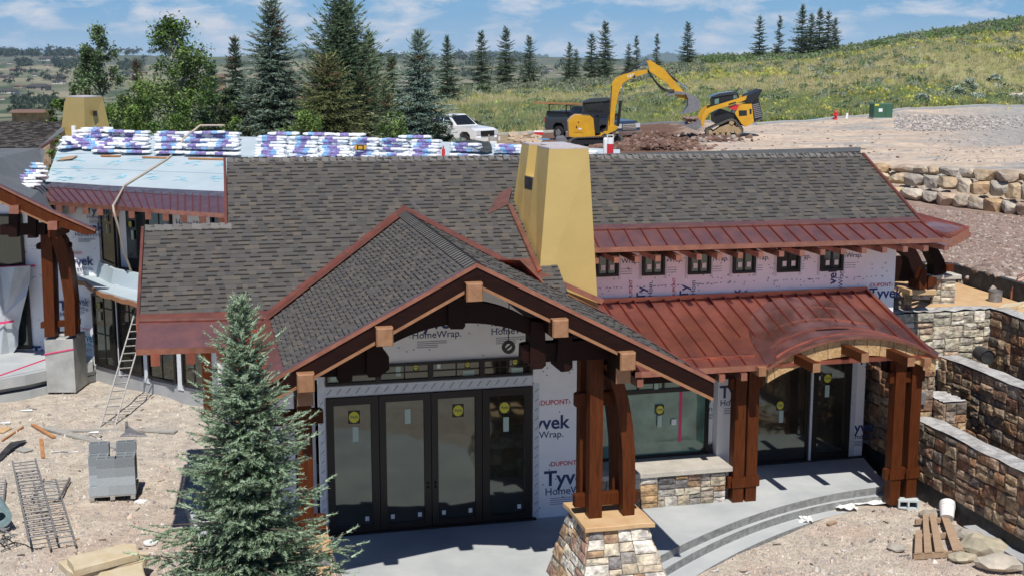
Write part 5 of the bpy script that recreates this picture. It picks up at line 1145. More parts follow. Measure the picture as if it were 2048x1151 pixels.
for dz in (0, .7):
    gb([(80+dz*6, 458), (103+dz*6, 458), (110+dz*6, 672), (89+dz*6, 674)], PY+dz, .24, 'post')
    mb = WB(); pr = [((129, 671), (151, 669)), ((128, 600), (149, 600)), ((122, 560), (144, 556)), ((115, 520), (138, 512)), ((105, 490), (128, 480)), ((98, 465), (115, 460))]
    pp = [(D(l[0]+dz*6, l[1], PY+dz), D(r[0]+dz*6, r[1], PY+dz)) for l, r in pr]; dv = Vector((0, .24, 0))
    for (l0, r0), (l1_, r1_) in zip(pp, pp[1:]): mb.hexa([l0, r0, r0+dv, l0+dv, l1_, r1_, r1_+dv, l1_+dv])
    mb.build('curved_post', M['wood'], wing)
gb([(72, 489), (76, 486), (138, 485), (141, 488), (141, 495), (138, 497), (76, 499), (72, 496)], PY+.25, .15, 'tie_block', 'wood_dark'); gb([(81, 644), (158, 638), (158, 650), (81, 656)], PY+.25, .15, 'tie_block', 'wood')
a, b = G(97, 752, .10), G(158, 749, .10); a.y -= .15; b.y -= .15; tz_ = D(97, 677, a.y).z; mb = WB(); mb.bev(a.x, b.x, a.y, a.y+1.0, -.3, tz_, .02); cp = mb.build('concrete_pier', M['concrete2'], wing); cp['label'] = 'bare board marked concrete pier under the left posts'
mb = WB(); mb.beam((a.x-.02, a.y-.01, tz_-.42), (b.x+.01, a.y-.01, tz_-.27), .015, .03); mb.build('red_strap', M['pink'], cp)
mb = WB(); [mb.rock((a.x+.15+k*.12, a.y+.3+.1*(k % 2), tz_+.03), .07, rnd) for k in range(6)]; mb.build('grout_heap', M['walltop'], cp)
mb = WB(); mb.beam(G(-20, 757, .33), G(96, 716, .6), .02, .03); mb.build('edge_string', M['pink'], wing)
# hose over the roof
pts = [D(262, 541, 34.4), D(247, 500, 34.0), D(237, 455, 33.7), D(228, 425, 33.6), D(226, 412, 33.7), D(232, 402, 34.3), UR(250, .0)+Vector((0, 0, .04)), UR(290, .25)+Vector((0, 0, .03)), UR(330, .5)+Vector((0, 0, .03)), UR(352, .68)+Vector((0, 0, .03)), UR(365, .78)+Vector((0, 0, .25)), UR(400, .86)+Vector((0, 0, .55)), UR(450, .9)+Vector((0, 0, .5))]
mb = MB(); sm = []
for i in range(len(pts)-1):
    for k in range(4): sm.append(pts[i].lerp(pts[i+1], k/4))
mb.tube(sm+[pts[-1]], .032, 6); tag(mb.build('hose', M['rope'], smooth=True), 'beige hose running down the pale blue roof and over the copper eave', 'hose')
# vent pipes on the roof
def pipe(px, py, h, r, lab, t=.4):
    p = G(px, py, 4.9+1.1*t); mb = MB(); mb.cyl((0, 0, -.05), (0, 0, h), r, r, 14); mb.cyl((0, 0, -.02), (0, 0, .02), r*1.7, r*1.5, 14); o = mb.build('vent_pipe', M['pvc']); o.location = p; tag(o, lab, 'vent pipe', 'white vent pipes on the left roof')
pipe(144, 319, .36, .065, 'lower short white vent pipe on the pale blue roof', .42); pipe(149, 288, .58, .075, 'taller white vent pipe rising among the white bundles', .80)
# ------------------------------------------------------------------ stone garden walls on the right
def garden_wall(name, a, b0, b1, z0, z1, th, label, seed, cols=ST_SHADED, alongb=True, memb=None, jagged=True):
    r_ = random.Random(seed); t = thing(name, label, 'stone wall', HO, HA, 'ledge stone garden walls')
    mb = MB()
    if alongb: mb.box(a+.03, a+th, b0, b1, z0, z1); fc = [(a+.03, b1, z0 if memb is None else memb), (a+.03, b0, z0 if memb is None else memb), (a+.03, b0, z1), (a+.03, b1, z1)]; en = [(a+.03, b0, z0), (a+th, b0, z0), (a+th, b0, z1), (a+.03, b0, z1)]
    else: mb.box(b0, b1, a+.03, a+th, z0, z1); fc = [(b0, a+.03, z0), (b1, a+.03, z0), (b1, a+.03, z1), (b0, a+.03, z1)]; en = None
    mb.build('core', M['mortar'], t); mb = MB(); veneer(mb, fc, r_, cols, .31, .07, .04)
    if en: veneer(mb, en, r_, cols, .3, .06)
    mb.build('stone_veneer', M['stone'], t, flip=False)
    mb = MB(); n = 26; rows_ = []
    for i in range(n+1):
        u = i/n; row = []
        for k in range(4):
            s_ = k/3; h = z1+.02+r_.uniform(-.012, .03); off = r_.uniform(-.015, .015)
            row.append(mb.pt((lerp(a-.02, a+th, s_)+off, lerp(b0, b1, u), h) if alongb else (lerp(b0, b1, u), lerp(a-.02, a+th, s_)+off, h)))
        rows_.append(row)
    for i in range(n):
        for k in range(3): mb.idx([rows_[i][k], rows_[i+1][k], rows_[i+1][k+1], rows_[i][k+1]])
    mb.build('wall_top', M['walltop'], t, flip=True)
    if memb is not None:
        mb = MB(); mb.box(a+.012, a+.028, b0, b1, z0+.0, memb+.02); mb.build('membrane', M['membrane'], t)
    return t
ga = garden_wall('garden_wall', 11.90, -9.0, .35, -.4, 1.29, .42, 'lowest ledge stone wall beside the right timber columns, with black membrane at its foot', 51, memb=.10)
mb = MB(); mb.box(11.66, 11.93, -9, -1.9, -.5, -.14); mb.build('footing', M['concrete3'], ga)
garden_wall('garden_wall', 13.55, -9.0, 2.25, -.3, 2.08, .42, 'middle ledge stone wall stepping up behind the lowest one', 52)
c_ = loc(G(1982, 617, 2.95)); garden_wall('garden_wall', c_.x, -9, c_.y, -.3, 2.93, .4, 'shaded upper ledge stone wall at the right edge of the photo', 53)
l_ = loc(G(1785, 627, 2.95)); garden_wall('garden_wall', (l_.y+c_.y)/2, l_.x-.6, c_.x+.2, -.3, 2.93, .4, 'sunlit pale ledge stone wall behind the curved copper eyebrow', 54, ST_SUNLIT, False)
garden_wall('garden_wall', 2.35, 12.0, 14.3, -.3, 1.72, 1.6, 'pale stepped stone ledge below the sunlit wall', 55, ST_SUNLIT, False)
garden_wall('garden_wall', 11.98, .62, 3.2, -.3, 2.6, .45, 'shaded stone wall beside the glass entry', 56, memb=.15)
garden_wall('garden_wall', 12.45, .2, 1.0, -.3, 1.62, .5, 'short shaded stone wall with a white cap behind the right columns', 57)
mb = MB(); mb.bev(11.86, 12.2, .50, .70, 1.55, 1.80, .01); tag(mb.build('metal_bracket', M['steel']), 'small grey metal box on the shaded stone wall', 'metal box').matrix_world = Matrix.Translation(HO) @ Matrix.Rotation(HA, 4, 'Z')
# pipe end
p = D(1958, 703, 28.2); mb = MB(); mb.cyl((0, 0, 0), (-.05, .4, .02), .16, .16, 20, cap=False); mb.cyl((0, .02, 0), (-.05, .38, .02), .145, .145, 20); o = mb.build('drain_pipe', M['membrane']); o.location = p+Vector((0, -.55, 0)); tag(o, 'end of a black drain pipe below the sunlit stone wall', 'drain pipe')
# plywood deck with drum, bars and stone slabs
mb = MB(); P = [G(1780, 628, 2.88), G(1990, 613, 2.88), G(2200, 665, 2.88), G(2200, 655, 2.88), G(2048, 607, 2.88), G(1905, 562, 2.88), G(1800, 560, 2.88)]
mb.slab([(p.x, p.y) for p in [P[0], P[1], P[2], G(2200, 640, 2.88), P[4], P[5], P[6]]], 2.70, 2.88); tag(mb.build('deck', M['plywood']), 'orange plywood deck beyond the stone walls', 'deck')
p = G(1990, 602, 2.88); mb = MB(); mb.cyl((0, 0, 0), (0, 0, .26), .155, .155, 24, cap=False); mb.cyl((0, 0, .02), (0, 0, .20), .14, .14, 24); mb.cyl((0, 0, .245), (0, 0, .262), .165, .165, 24, cap=False); o = mb.build('metal_drum', M['alu']); o.location = p; tag(o, 'short round metal drum on the plywood deck', 'drum')
p = G(2023, 598, 2.88); mb = MB()
for k, (dx, dz) in enumerate(((.35, .95), (.28, .75), (.42, .6))): mb.tube([(0, 0, 0), (0, 0, .25), (.05+dx*.2, 0, .25+dz*.3), (dx, 0, .25+dz*.45)], .012, 5)
mb.cyl((0, 0, 0), (0, 0, .2), .03); o = mb.build('bent_rods', M['copper_new']); o.location = p; tag(o, 'thin bent copper rods sticking up from the plywood deck', 'rods')
for k, (x, y) in enumerate(((2020, 615), (2040, 614))):
    p = G(x, y, 2.88); mb = MB(); mb.slab([(-.3, -.12), (.1, -.2), (.35, .05), (-.05, .18)], 0, .08, .01); o = mb.build('flagstone', M['slab']); o.location = p; o.rotation_euler = (0, R(-8), k*.5); tag(o, ['left', 'right'][k]+' of two pale flagstones lying at the deck edge', 'flagstone', 'flagstones on the deck')
# black foundation wall with waterproofing
mb = MB(); A_ = [G(1780, 558, 2.85), G(1905, 563, 2.85), G(2048, 608, 2.85), G(2250, 670, 2.85)]
for p, q in zip(A_, A_[1:]): mb.hexa([p, q, q+Vector((.1, .25, 0)), p+Vector((.1, .25, 0)), p+Vector((0, 0, .46)), q+Vector((0, 0, .46)), q+Vector((.1, .25, .46)), p+Vector((.1, .25, .46))])
bw_ = mb.build('retaining_wall', M['membrane']); tag(bw_, 'low black waterproofed wall behind the plywood deck', 'wall')
# ------------------------------------------------------------------ boulder retaining wall: every boulder its own thing
BC = [(.46, .38, .28), (.46, .43, .39), (.52, .46, .38), (.46, .33, .20), (.40, .37, .34), (.55, .51, .46), (.42, .33, .26), (.50, .40, .27)]
rnd = random.Random(12); names_ = ['top', 'middle', 'bottom']; cn = ['tan', 'grey', 'cream', 'ochre', 'dark grey', 'white', 'brown', 'yellow']
def boulder(c, w, h, d, seed):
    r_ = random.Random(seed); mb = MB(); k = r_.randrange(8); KK = r_.uniform(.82, 1.1); col = tuple(min(.7, x*KK) for x in BC[k]); col2 = BC[(k+3) % 8]
    me = ICO[2]; P = []
    cuts = [(Vector((r_.gauss(0, 1), r_.gauss(-.5, 1), r_.gauss(0, 1))).normalized(), r_.uniform(.55, .8)) for _ in range(9)]+[(Vector((0, 0, 1)), .72), (Vector((0, -1, 0)), .72), (Vector((1, 0, .1)).normalized(), .82), (Vector((-1, 0, -.1)).normalized(), .82), (Vector((0, 0, -1)), .75)]
    for v in me[0]:
        p = Vector(v)*1.05
        for n_, dd in cuts:
            s_ = p.dot(n_)-dd
            if s_ > 0: p = p-n_*s_
        P.append(mb.pt((p.x*w*.62*1.12, p.y*d*.6, p.z*h*.68+h*.0)))
    for f in me[1]:
        cc = mb.v[P[f[0]]]; t = _n2(cc[0]*3+seed, cc[2]*4, 1.1); mb.idx([P[i] for i in f], 0, mixc(col, col2, t*.6))
    o = mb.build('boulder', M['boulder'], smooth=False); o.location = c; return o, cn[k]
cnt = 0
for row in range(3):
    px = 1700.0-row*20; i = 0
    while px < 2120:
        wpx = rnd.uniform(26, 44) if row else rnd.uniform(24, 56); pxm = px+wpx/2; Y = bwallY(pxm)-.1-.22*row; base = interp(pxm, [1745, 2048], [3.5, 3.0]); H_ = 4.52-base; h = H_/3*(1.0 if row else .72)
        if row == 0: zc = 4.56-h*.5
        elif row == 1: zc = 4.56-H_*.27-H_*.33*.5
        else: zc = base+H_*.16
        s_ = Y/FPX; x = (pxm-1024)*s_
        if pxm > 1735:
            i += 1; o, c_n = boulder((x, Y, zc), wpx*s_, h*1.15, .8, 900+cnt); cnt += 1
            tag(o, '%s boulder, number %d from the left in the %s course of the boulder wall' % (c_n, i, names_[row]), 'boulder', 'boulders of the retaining wall')
        px += wpx
# ------------------------------------------------------------------ shingle bundles
def make_bundle(L_=.98, W_=.34, H_=.078, seed=0, flipc=False):
    r_ = random.Random(seed); nx, ny = 10, 4; 
    def surf(mb, m, x0, x1, sgn, off=0.0):
        g_ = []
        for i in range(nx+1):
            x = lerp(x0, x1, i/nx); row = []
            for j in range(13):
                a = j/12*2*math.pi; e = 1-max(0, (abs(x)-L_*.44)/(L_*.06))**2*.35 if abs(x) > L_*.44 else 1
                ca, sa = math.cos(a), math.sin(a); sq = lambda v: math.copysign(abs(v)**.30, v)
                row.append(mb.pt((x, sq(ca)*(W_/2+off)*e, H_/2+sq(sa)*(H_/2+off)*e+.006*math.sin(x*23+j+seed))))
            g_.append(row)
        for i in range(nx):
            for j in range(12): mb.idx([g_[i][j], g_[i+1][j], g_[i+1][j+1], g_[i][j+1]], 0)
        if x0 <= -L_*.49: mb.idx(g_[0][:12])
        if x1 >= L_*.49: mb.idx(g_[-1][:12][::-1])
    o = bpy.data.objects.new('shingle_bundle', None); COL.objects.link(o)
    mb = MB(); surf(mb, 0, -L_/2, L_/2, 1); mb.build('wrapper', M['bag'], o, smooth=False, flip=True)
    s_ = -1 if flipc else 1
    j = r_.uniform(-.10, .06); l1, l2 = r_.choice([(.34, .18), (.26, .10), (.38, .16), (.20, .14), (.28, .0), (.30, .20)])
    mb = MB(); a, b = sorted((s_*(-.22+j)*L_, s_*(-.22+j+l1)*L_)); surf(mb, 0, a, b, 1, .003); mb.build('purple_print', M['bag_p'], o)
    if l2: mb = MB(); a, b = sorted((s_*(-.22+j+l1)*L_, s_*min(.47, -.22+j+l1+l2)*L_)); surf(mb, 0, a, b, 1, .003); mb.build('blue_print', M['bag_b'], o)
    return o
protos = [make_bundle(seed=k, flipc=(k % 2 == 0)) for k in range(7)]; first = [True]*7
rnd = random.Random(77); ordn = ['lowest', 'second', 'third', 'fourth', 'fifth', 'sixth', 'seventh', 'eighth']
def bundle(p, rz, label, k=None, tilt=0, group='shingle bundles stacked on the left roof'):
    k = rnd.randrange(7) if k is None else k
    rot = (R(rnd.uniform(-2, 2))+tilt, R(rnd.uniform(-1.5, 1.5)), rz+R(rnd.uniform(-3, 3)))
    if first[k]: first[k] = False; o = protos[k]; o.location = p; o.rotation_euler = rot
    else: o = dup(protos[k], at=p, rz=rot)
    tag(o, label, 'shingle bundle', group); return o
stacks = [(205, 'left of the hose', 2), (262, 'third from the left chimney', 2), (338, 'beside the gap with bare roof', 1), (395, 'left of the copper edge', 2), (450, 'just left of the grey ridge end', 2), (545, 'first behind the grey ridge', 1), (609, 'second behind the grey ridge', 1), (671, 'third behind the grey ridge', 1), (735, 'under the yellow level box', 1), (796, 'fifth behind the grey ridge', 1), (856, 'left of the red bottle', 1), (935, 'under the black tarp', 1), (1022, 'left of the ochre chimney', 1)]
for si, (px, where, kind) in enumerate(stacks):
    angl = math.atan2(UR(px+20, .8).y-UR(px-20, .8).y, UR(px+20, .8).x-UR(px-20, .8).x)
    base_t = (.60, .70, .80, .90) if px < 500 else (.52, .62, .72, .84) if px < 900 else (.60, .70, .80)
    ns = (1, 2, 2, 3) if px < 500 else (2, 2, 2, 3) if px < 900 else (1, 1, 3)
    for ri, (t, n) in enumerate(zip(base_t, ns)):
        for li in range(n):
            p = UR(px, t)+Vector((rnd.uniform(-.07, .07), rnd.uniform(-.03, .03), .01+li*.08+.045))
            bundle(p, angl+(math.pi if False else 0), '%s bundle of row %d, stack %s' % (ordn[li], ri+1, where))
for px, lab in ((230, 'loose bundle laid across the tops of the first stacks'), (420, 'loose bundle across the tops left of the ridge end'), (570, 'loose top bundle at the left behind the ridge'), (640, 'loose top bundle in the middle behind the ridge'), (700, 'loose top bundle left of the yellow level box'), (835, 'loose top bundle near the right end of the row')):
    bundle(UR(px, .86)+Vector((0, 0, .30)), 0, 'white '+lab)
# messy pile by the left chimney
k = 0
for (px, t, n, rz) in ((150, .92, 3, 1.2), (165, .86, 4, 1.1), (130, .85, 2, .7), (125, .70, 1, .8), (140, .78, 2, .6), (160, .72, 2, .3), (178, .66, 1, .2), (172, .80, 3, .5), (182, .90, 4, .4)):
    for li in range(n):
        k += 1; bundle(UR(px, t)+Vector((rnd.uniform(-.1, .1), rnd.uniform(-.1, .1), .02+li*.088+.05)), rz+rnd.uniform(-.2, .2), '%s bundle of heap %d in the messy pile by the left chimney' % (ordn[li], [150, 165, 130, 125, 140, 160, 178, 172, 182].index(px)+1))
# pile on the far left grey roof
for i, (px, py, Y, rz) in enumerate(((52, 330, 38.4, .3), (58, 336, 38.0, .2), (30, 342, 37.6, .9), (62, 344, 37.4, .1), (44, 350, 37.0, .5), (22, 352, 36.8, .8), (60, 354, 36.6, .1), (34, 360, 36.3, .4), (10, 360, 36.2, .8), (48, 366, 36.0, .3), (18, 368, 35.8, .6), (30, 376, 35.3, .4), (44, 372, 35.5, .2), (5, 348, 37.0, .7))):
    bundle(D(px, py+2, Y), rz, 'white bundle %s in the heap on the far left grey roof' % ['at the top', 'right of the top', 'beside the copper flap', 'at the right edge', 'in the upper middle', 'left of centre', 'right of centre', 'in the middle', 'at the left edge', 'low on the right', 'low on the left', 'at the very bottom', 'near the bottom right', 'at the far left'][i], tilt=R(-12), group='shingle bundles on the far left roof')
mb = MB(); mb.face([D(-5, 330, 37.5), D(12, 335, 37.5), D(22, 350, 36.8), D(-5, 352, 36.8)]); mb.face([D(-5, 330, 37.55), D(-5, 352, 36.85), D(22, 350, 36.85), D(12, 335, 37.55)]); tag(mb.build('copper_sheet', M['copper'], flip=False), 'dark red copper sheet at the far left edge of the grey roof', 'metal sheet')
# wood cleats under the stacks
for i, (x0, x1, t, lab) in enumerate(((193, 234, .545, 'under the first stacks'), (281, 336, .535, 'in the middle of the blue roof'), (376, 450, .535, 'nearest the grey roof'))):
    p, q = UR(x0, t), UR(x1, t); mb = MB(); mb.beam(Vector((0, 0, .03)), q-p+Vector((0, 0, .03)), .09, .045); o = mb.build('cleat_board', M['board_o']); o.location = p; tag(o, 'thin wood cleat board below the bundles, '+lab, 'board', 'cleat boards on the blue roof')
mb = MB(); a_ = UR(97, .45); mb.face([(0, 0, .03), (.45, .12, .08), (.5, .5, .16), (.1, .3, .12)]); mb.face([(0, 0, .01), (.1, .3, .10), (.5, .5, .14), (.45, .12, .06)]); o = mb.build('cardboard_scrap', M['board'], flip=False); o.location = a_; tag(o, 'torn brown scrap lying on the left edge of the blue roof', 'scrap')
p = D(722, 300, UR(722, .60).y); mb = MB(); mb.bev(-.16, .16, -.09, .09, 0, .17, .02); o = mb.build('tool_box', M['catblk']); mb = MB(); mb.box(-.165, -.10, -.095, .095, .02, .14); mb.box(.10, .165, -.095, .095, .02, .14); mb.box(-.06, .06, -.095, -.092, .03, .12); mb.build('yellow_panel', M['catyel'], o); o.location = p+Vector((0, -.05, .0)); tag(o, 'black and yellow tool box sitting on the stacked bundles', 'tool box')
p = UR(891, .72); mb = MB(); mb.cyl((0, 0, 0), (0, 0, .22), .05, .05, 12); mb.cyl((0, 0, .22), (0, 0, .32), .03, .012, 10); o = mb.build('bottle', M['red']); o.location = p; tag(o, 'small red bottle standing between two bundle stacks', 'bottle')
# black tarp over a stack
mb = MB(); r_ = random.Random(4); prof = [[(905, 283), (925, 281), (950, 280), (980, 285)], [(910, 284), (935, 285), (960, 287), (983, 291)], [(930, 288), (950, 294), (968, 297), (984, 297)], [(958, 299), (965, 304), (975, 306), (985, 300)]]
g_ = [[mb.pt(D(x, y, 38.0-.25*i+.1*r_.random())) for x, y in row] for i, row in enumerate(prof)]
for i in range(3):
    for j in range(3): mb.idx([g_[i][j], g_[i][j+1], g_[i+1][j+1], g_[i+1][j]])
tag(mb.build('tarp', M['tarp'], flip=False), 'crumpled black tarp thrown over a bundle stack', 'tarp')
# cooler, pipe and cloth right of the chimney
p = D(1212, 311, 31.6)
mb = MB(); mb.cyl((0, 0, 0), (0, 0, .16), .055, .055, 16); o = mb.build('water_cooler', M['red']); mb = MB(); mb.cyl((0, 0, .16), (0, 0, .26), .058, .052, 16); mb.tube([(-.05, 0, .2), (-.05, 0, .30), (.05, 0, .30), (.05, 0, .2)], .009); mb.build('lid', M['pvc'], o); o.location = p+Vector((.12, .3, .02)); o.scale = (1.5, 1.5, 1.5); tag(o, 'red and white water cooler behind the grey ridge', 'water cooler')
mb = MB(); mb.cyl((0, 0, -.3), (0, 0, .42), .05, .05, 14); mb.cyl((0, 0, .42), (0, 0, .46), .05, .03, 14); o = mb.build('vent_pipe', M['pvc']); o.location = p+Vector((0, .3, -.05)); tag(o, 'white vent pipe beside the red water cooler', 'vent pipe', )
mb = MB(); mb.slab([(-.7, -.1), (.0, -.15), (.1, .1), (-.6, .2)], 0, .10, .03); mb.rock((-.3, 0, .1), .1, rnd); o = mb.build('crumpled_wrap', M['bag'], flip=True); o.location = D(1190, 309, 33); tag(o, 'crumpled white wrapper behind the ridge right of the chimney', 'wrapper')
# ------------------------------------------------------------------ yard objects (left)
def gp(px, py): p = G(px, py, -.33); return Vector((p.x, p.y, ground_z(p.x, p.y)))
def block(p, rz, label, tone=1.0, lay=0):
    """hollow concrete block, 0.39 x 0.19 x 0.19, cells up"""
    mb = MB(); c = (tone, tone, tone); x0, x1, y0, y1, h = -.195, .195, -.095, .095, .19; w = .032
    for q in ((x0, x1, y0, y0+w), (x0, x1, y1-w, y1), (x0, x0+w, y0+w, y1-w), (x1-w, x1, y0+w, y1-w), (-w/2, w/2, y0+w, y1-w)): mb.box(q[0], q[1], q[2], q[3], 0, h, 0, c)
    mb.box(x0+w, x1-w, y0+w, y1-w, 0, .02, 0, (.3, .3, .3))
    o = mb.build('concrete_block', M['cmu']); o.location = p; o.rotation_euler = (R(90) if lay else 0, 0, rz); tag(o, label, 'concrete block', 'concrete blocks of the stack on a pallet'); return o
bp0 = gp(180, 1006); bp1 = gp(271, 1000); bd = (bp1-bp0); bd.z = 0; BWid = bd.length; bd.normalize(); bn = Vector((-bd.y, bd.x, 0)); br_ = math.atan2(bd.y, bd.x)
mb = MB()
for k in range(5): mb.box(0, BWid, .02+k*.22, .12+k*.22, .09, .115)
for k in range(3): mb.box(k*(BWid-.09)/2, k*(BWid-.09)/2+.09, 0, 1.0, .02, .088)
o = mb.build('pallet', M['board_g']); o.location = bp0; o.rotation_euler = (0, 0, br_); tag(o, 'grey wooden pallet under the concrete block stack', 'pallet')
sc = BWid/(.80+.19)
lay_ = [(0, [(0, 0), (1, 0), (1.5, 0), (0, 1), (1, 1), (0, 2), (1, 2)], 1.45), (1, [(.5, 0), (1.5, 0), (0, 1), (1, 1), (0, 2), (1.5, 2)], 1.6), (2, [(.5, 0), (1.5, 0), (0, 1), (1, 1), (0, 2), (1.5, 2)], 1.25), (3, [(.5, 0), (1.5, 0), (0, 1), (1.5, 1), (0, 2), (1.5, 2)], .95), (4, [(0, 2.2), (1.55, 2.2)], .9)]
pn = ['front left', 'front middle', 'front right', 'back left', 'back middle', 'rear left', 'rear right']
for li, cells, tone in lay_:
    for ci, (u, v) in enumerate(cells):
        u2 = min(u, 1.52) if li else u*1.0
        p = bp0+bd*(.215+u2*.42)*1.0*(BWid/1.06)+bn*(.11+v*.205)+Vector((0, 0, .118+li*.192))
        block(p, br_+R(rnd.uniform(-1.5, 1.5)), 'grey hollow block at the %s of layer %d in the stack' % (pn[ci], li+1), tone*rnd.uniform(.92, 1.08))
# extension ladder leaning to the blue roof
def ladder(p, q, wv, n, label, name='ladder', m='alu', rail=.07, group=None, th=.03):
    p = Vector(p); q = Vector(q); wv = Vector(wv); o = thing(name, label, 'ladder', p, 0, group); d = q-p; up = d.cross(wv).normalized()
    for s_ in (0, 1): mb = MB(); mb.beam(wv*s_, wv*s_+d, th, rail, up=up); mb.build('rail', M[m], o)
    mb = MB()
    for k in range(n): t = (k+.6)/n; mb.cyl(d*t, d*t+wv, .018, .018, 6)
    r_ = mb.build('rungs', M[m], o); return o
f0 = gp(201, 852); 
ladder(f0, D(277, 600, 33.0), Vector((.32, .10, 0)), 17, 'long grey ladder leaning from the gravel up to the pale blue flat roof')
# ladders on the ground
def gladder(pa, pb, w, n, label, z=.06, m='alu', tilt=0):
    a, b = gp(*pa), gp(*pb); a.z += z; b.z += z; d = (b-a); wv = Vector((-d.y, d.x, 0)).normalized()*w; wv.z += tilt; return ladder(a, b, wv, n, label, group='ladders and scaffold frames lying on the gravel', m=m)
gladder((60, 1108), (27, 948), -.46, 22, 'aluminium extension ladder on top of the pile lying on the gravel', .30)
gladder((152, 1098), (112, 968), .44, 14, 'second aluminium ladder lying under the first one', .12)
gladder((118, 1010), (140, 962), .52, 6, 'short aluminium step ladder lying flat right of the ladder pile', .10)
gladder((8, 1010), (12, 966), .4, 8, 'piece of ladder at the left edge above the wire roll', .06)
mb = MB(); a = gp(16, 1092)
for k in range(14): mb.cyl((rnd.uniform(-.5, .25), rnd.uniform(-.3, .5), .03+.02*k), (rnd.uniform(-.5, .25), rnd.uniform(-.3, .5), .05+.02*k), .015, .015, 5)
o = mb.build('folded_frame', M['alu']); o.location = a; tag(o, 'folded metal frames under the green wire roll', 'metal frame')
# wire mesh roll
a, b = gp(2, 1048), gp(38, 1066); mb = MB(); ax = (b-a).normalized(); n = 28
ring = lambda c, r: None
d_ = Vector((.45, -.75, 0)).normalized(); L_ = .85; s_ = Vector((d_.y, -d_.x, 0)); U = Vector((0, 0, 1))
for ro, ri in ((.21, .10),):
    O_ = [[mb.pt((s_*math.cos(t)+U*math.sin(t))*r+d_*l+U*.21) for t in [2*math.pi*k/n for k in range(n)]] for r, l in ((ro, 0), (ro, L_), (ri, L_), (ri, 0))]
    for A, B in zip(O_, O_[1:]+O_[:1]):
        for k in range(n): j = (k+1) % n; mb.idx([A[k], A[j], B[j], B[k]])
o = mb.build('wire_mesh_roll', M['mesh_green']); o.location = gp(8, 1052)+Vector((-.3, .25, .12)); o.rotation_euler = (0, 0, 0); tag(o, 'roll of greenish wire mesh lying beside the ladders', 'wire roll')
# boards and planks
def plank(pa, pb, w, h, m, label, z=.02, name='board', g='boards scattered on the gravel'):
    a, b = gp(*pa), gp(*pb); o_ = a.copy(); a = Vector((0, 0, z+h/2)); bb2 = b-o_+Vector((0, 0, z+h/2)); mb = MB(); mb.beam(a, bb2, w, h); o = mb.build(name, M[m]); o.location = o_; tag(o, label, 'board', g); return o
plank((92, 856), (248, 902), .22, .04, 'board_g', 'long weathered plank running from the pile towards the blocks')
plank((120, 862), (300, 864), .15, .03, 'board_g', 'grey plank left of the metal bracket')
plank((290, 864), (352, 868), .20, .04, 'board_g', 'grey plank right of the metal bracket')
plank((66, 850), (108, 876), .09, .04, 'board_o', 'orange brown stud in the middle of the scattered boards')
plank((4, 880), (46, 853), .05, .03, 'board_o', 'thin orange stick near the left edge')
plank((82, 880), (86, 916), .08, .04, 'board_o', 'short orange stud lying towards the camera')
plank((-4, 863), (13, 855), .3, .02, 'plywood', 'small square plywood offcut at the left edge')
mb = MB(); pts = [(-10, 920), (8, 905), (22, 892), (50, 882), (54, 884), (40, 896), (20, 908), (0, 924)]; A = [gp(*p)+Vector((0, 0, .03+.10*math.sin(i*.9)**2)) for i, p in enumerate(pts)]
B_ = [mb.pt(p) for p in A]; mb.idx([B_[0], B_[1], B_[6], B_[7]]); mb.idx([B_[1], B_[2], B_[5], B_[6]]); mb.idx([B_[2], B_[3], B_[4], B_[5]]); tag(mb.build('membrane_sheet', M['membrane'], flip=False), 'curled black membrane strip at the left edge', 'membrane')
plank((20, 893), (58, 904), .25, .02, 'board_g', 'grey sheet under the curled black membrane')
# metal bracket
p = gp(268, 872); mb = MB(); mb.slab([(-.28, -.16), (.34, -.12), (.22, .10), (-.24, .16)], 0, .03, .005); mb.hexa([(-.22, .0, .03), (.10, .0, .03), (.10, .05, .03), (-.22, .05, .03), (-.2, .02, .22), (-.14, .02, .22), (-.14, .04, .22), (-.2, .04, .22)]); mb.cyl((-.17, .03, .2), (-.17, .03, .32), .045, .03, 8); o = mb.build('steel_base', M['steel']); o.location = p; tag(o, 'dark steel footing bracket lying between the grey planks', 'metal bracket')
# sandstone slabs bottom left
for k, (P, z, lab) in enumerate((([(118, 1122), (150, 1151), (290, 1118), (300, 1103), (240, 1093)], .10, 'lower left sandstone slab at the bottom edge'), ([(134, 1113), (150, 1138), (276, 1104), (274, 1086), (250, 1084)], .24, 'upper pale sandstone slab of the stack'), ([(190, 1160), (210, 1190), (290, 1150), (285, 1122), (200, 1142)], .12, 'front sandstone slab cut by the bottom edge'))):
    q = [G(x, y, z) for x, y in P]; c = sum(q, Vector())/len(q); mb = MB(); PP = []
    for i in range(len(q)):
        a, b = q[i]-c, q[(i+1) % len(q)]-c
        for j in range(4): v = a.lerp(b, j/4); PP.append((v.x+rnd.uniform(-.015, .015), v.y+rnd.uniform(-.015, .015)))
    mb.slab(PP, -.13, 0, .015); o = mb.build('sandstone_slab', M['slab']); o.location = c; tag(o, lab, 'stone slab', 'sandstone slabs at the bottom left')
mb = MB(); mb.cyl((0, 0, 0), (0, 0, .03), .13, .13, 18); o = mb.build('round_lid', M['pvc']); o.location = gp(301, 1088)+Vector((0, 0, .02)); tag(o, 'round white lid lying on the gravel left of the spruce', 'lid')
mb = MB(); mb.slab([(-.12, -.05), (.1, -.08), (.14, .04), (-.05, .09)], 0, .05, .02); o = mb.build('white_rag', M['cloth']); o.location = gp(281, 1001); tag(o, 'white rag beside the block stack', 'rag')
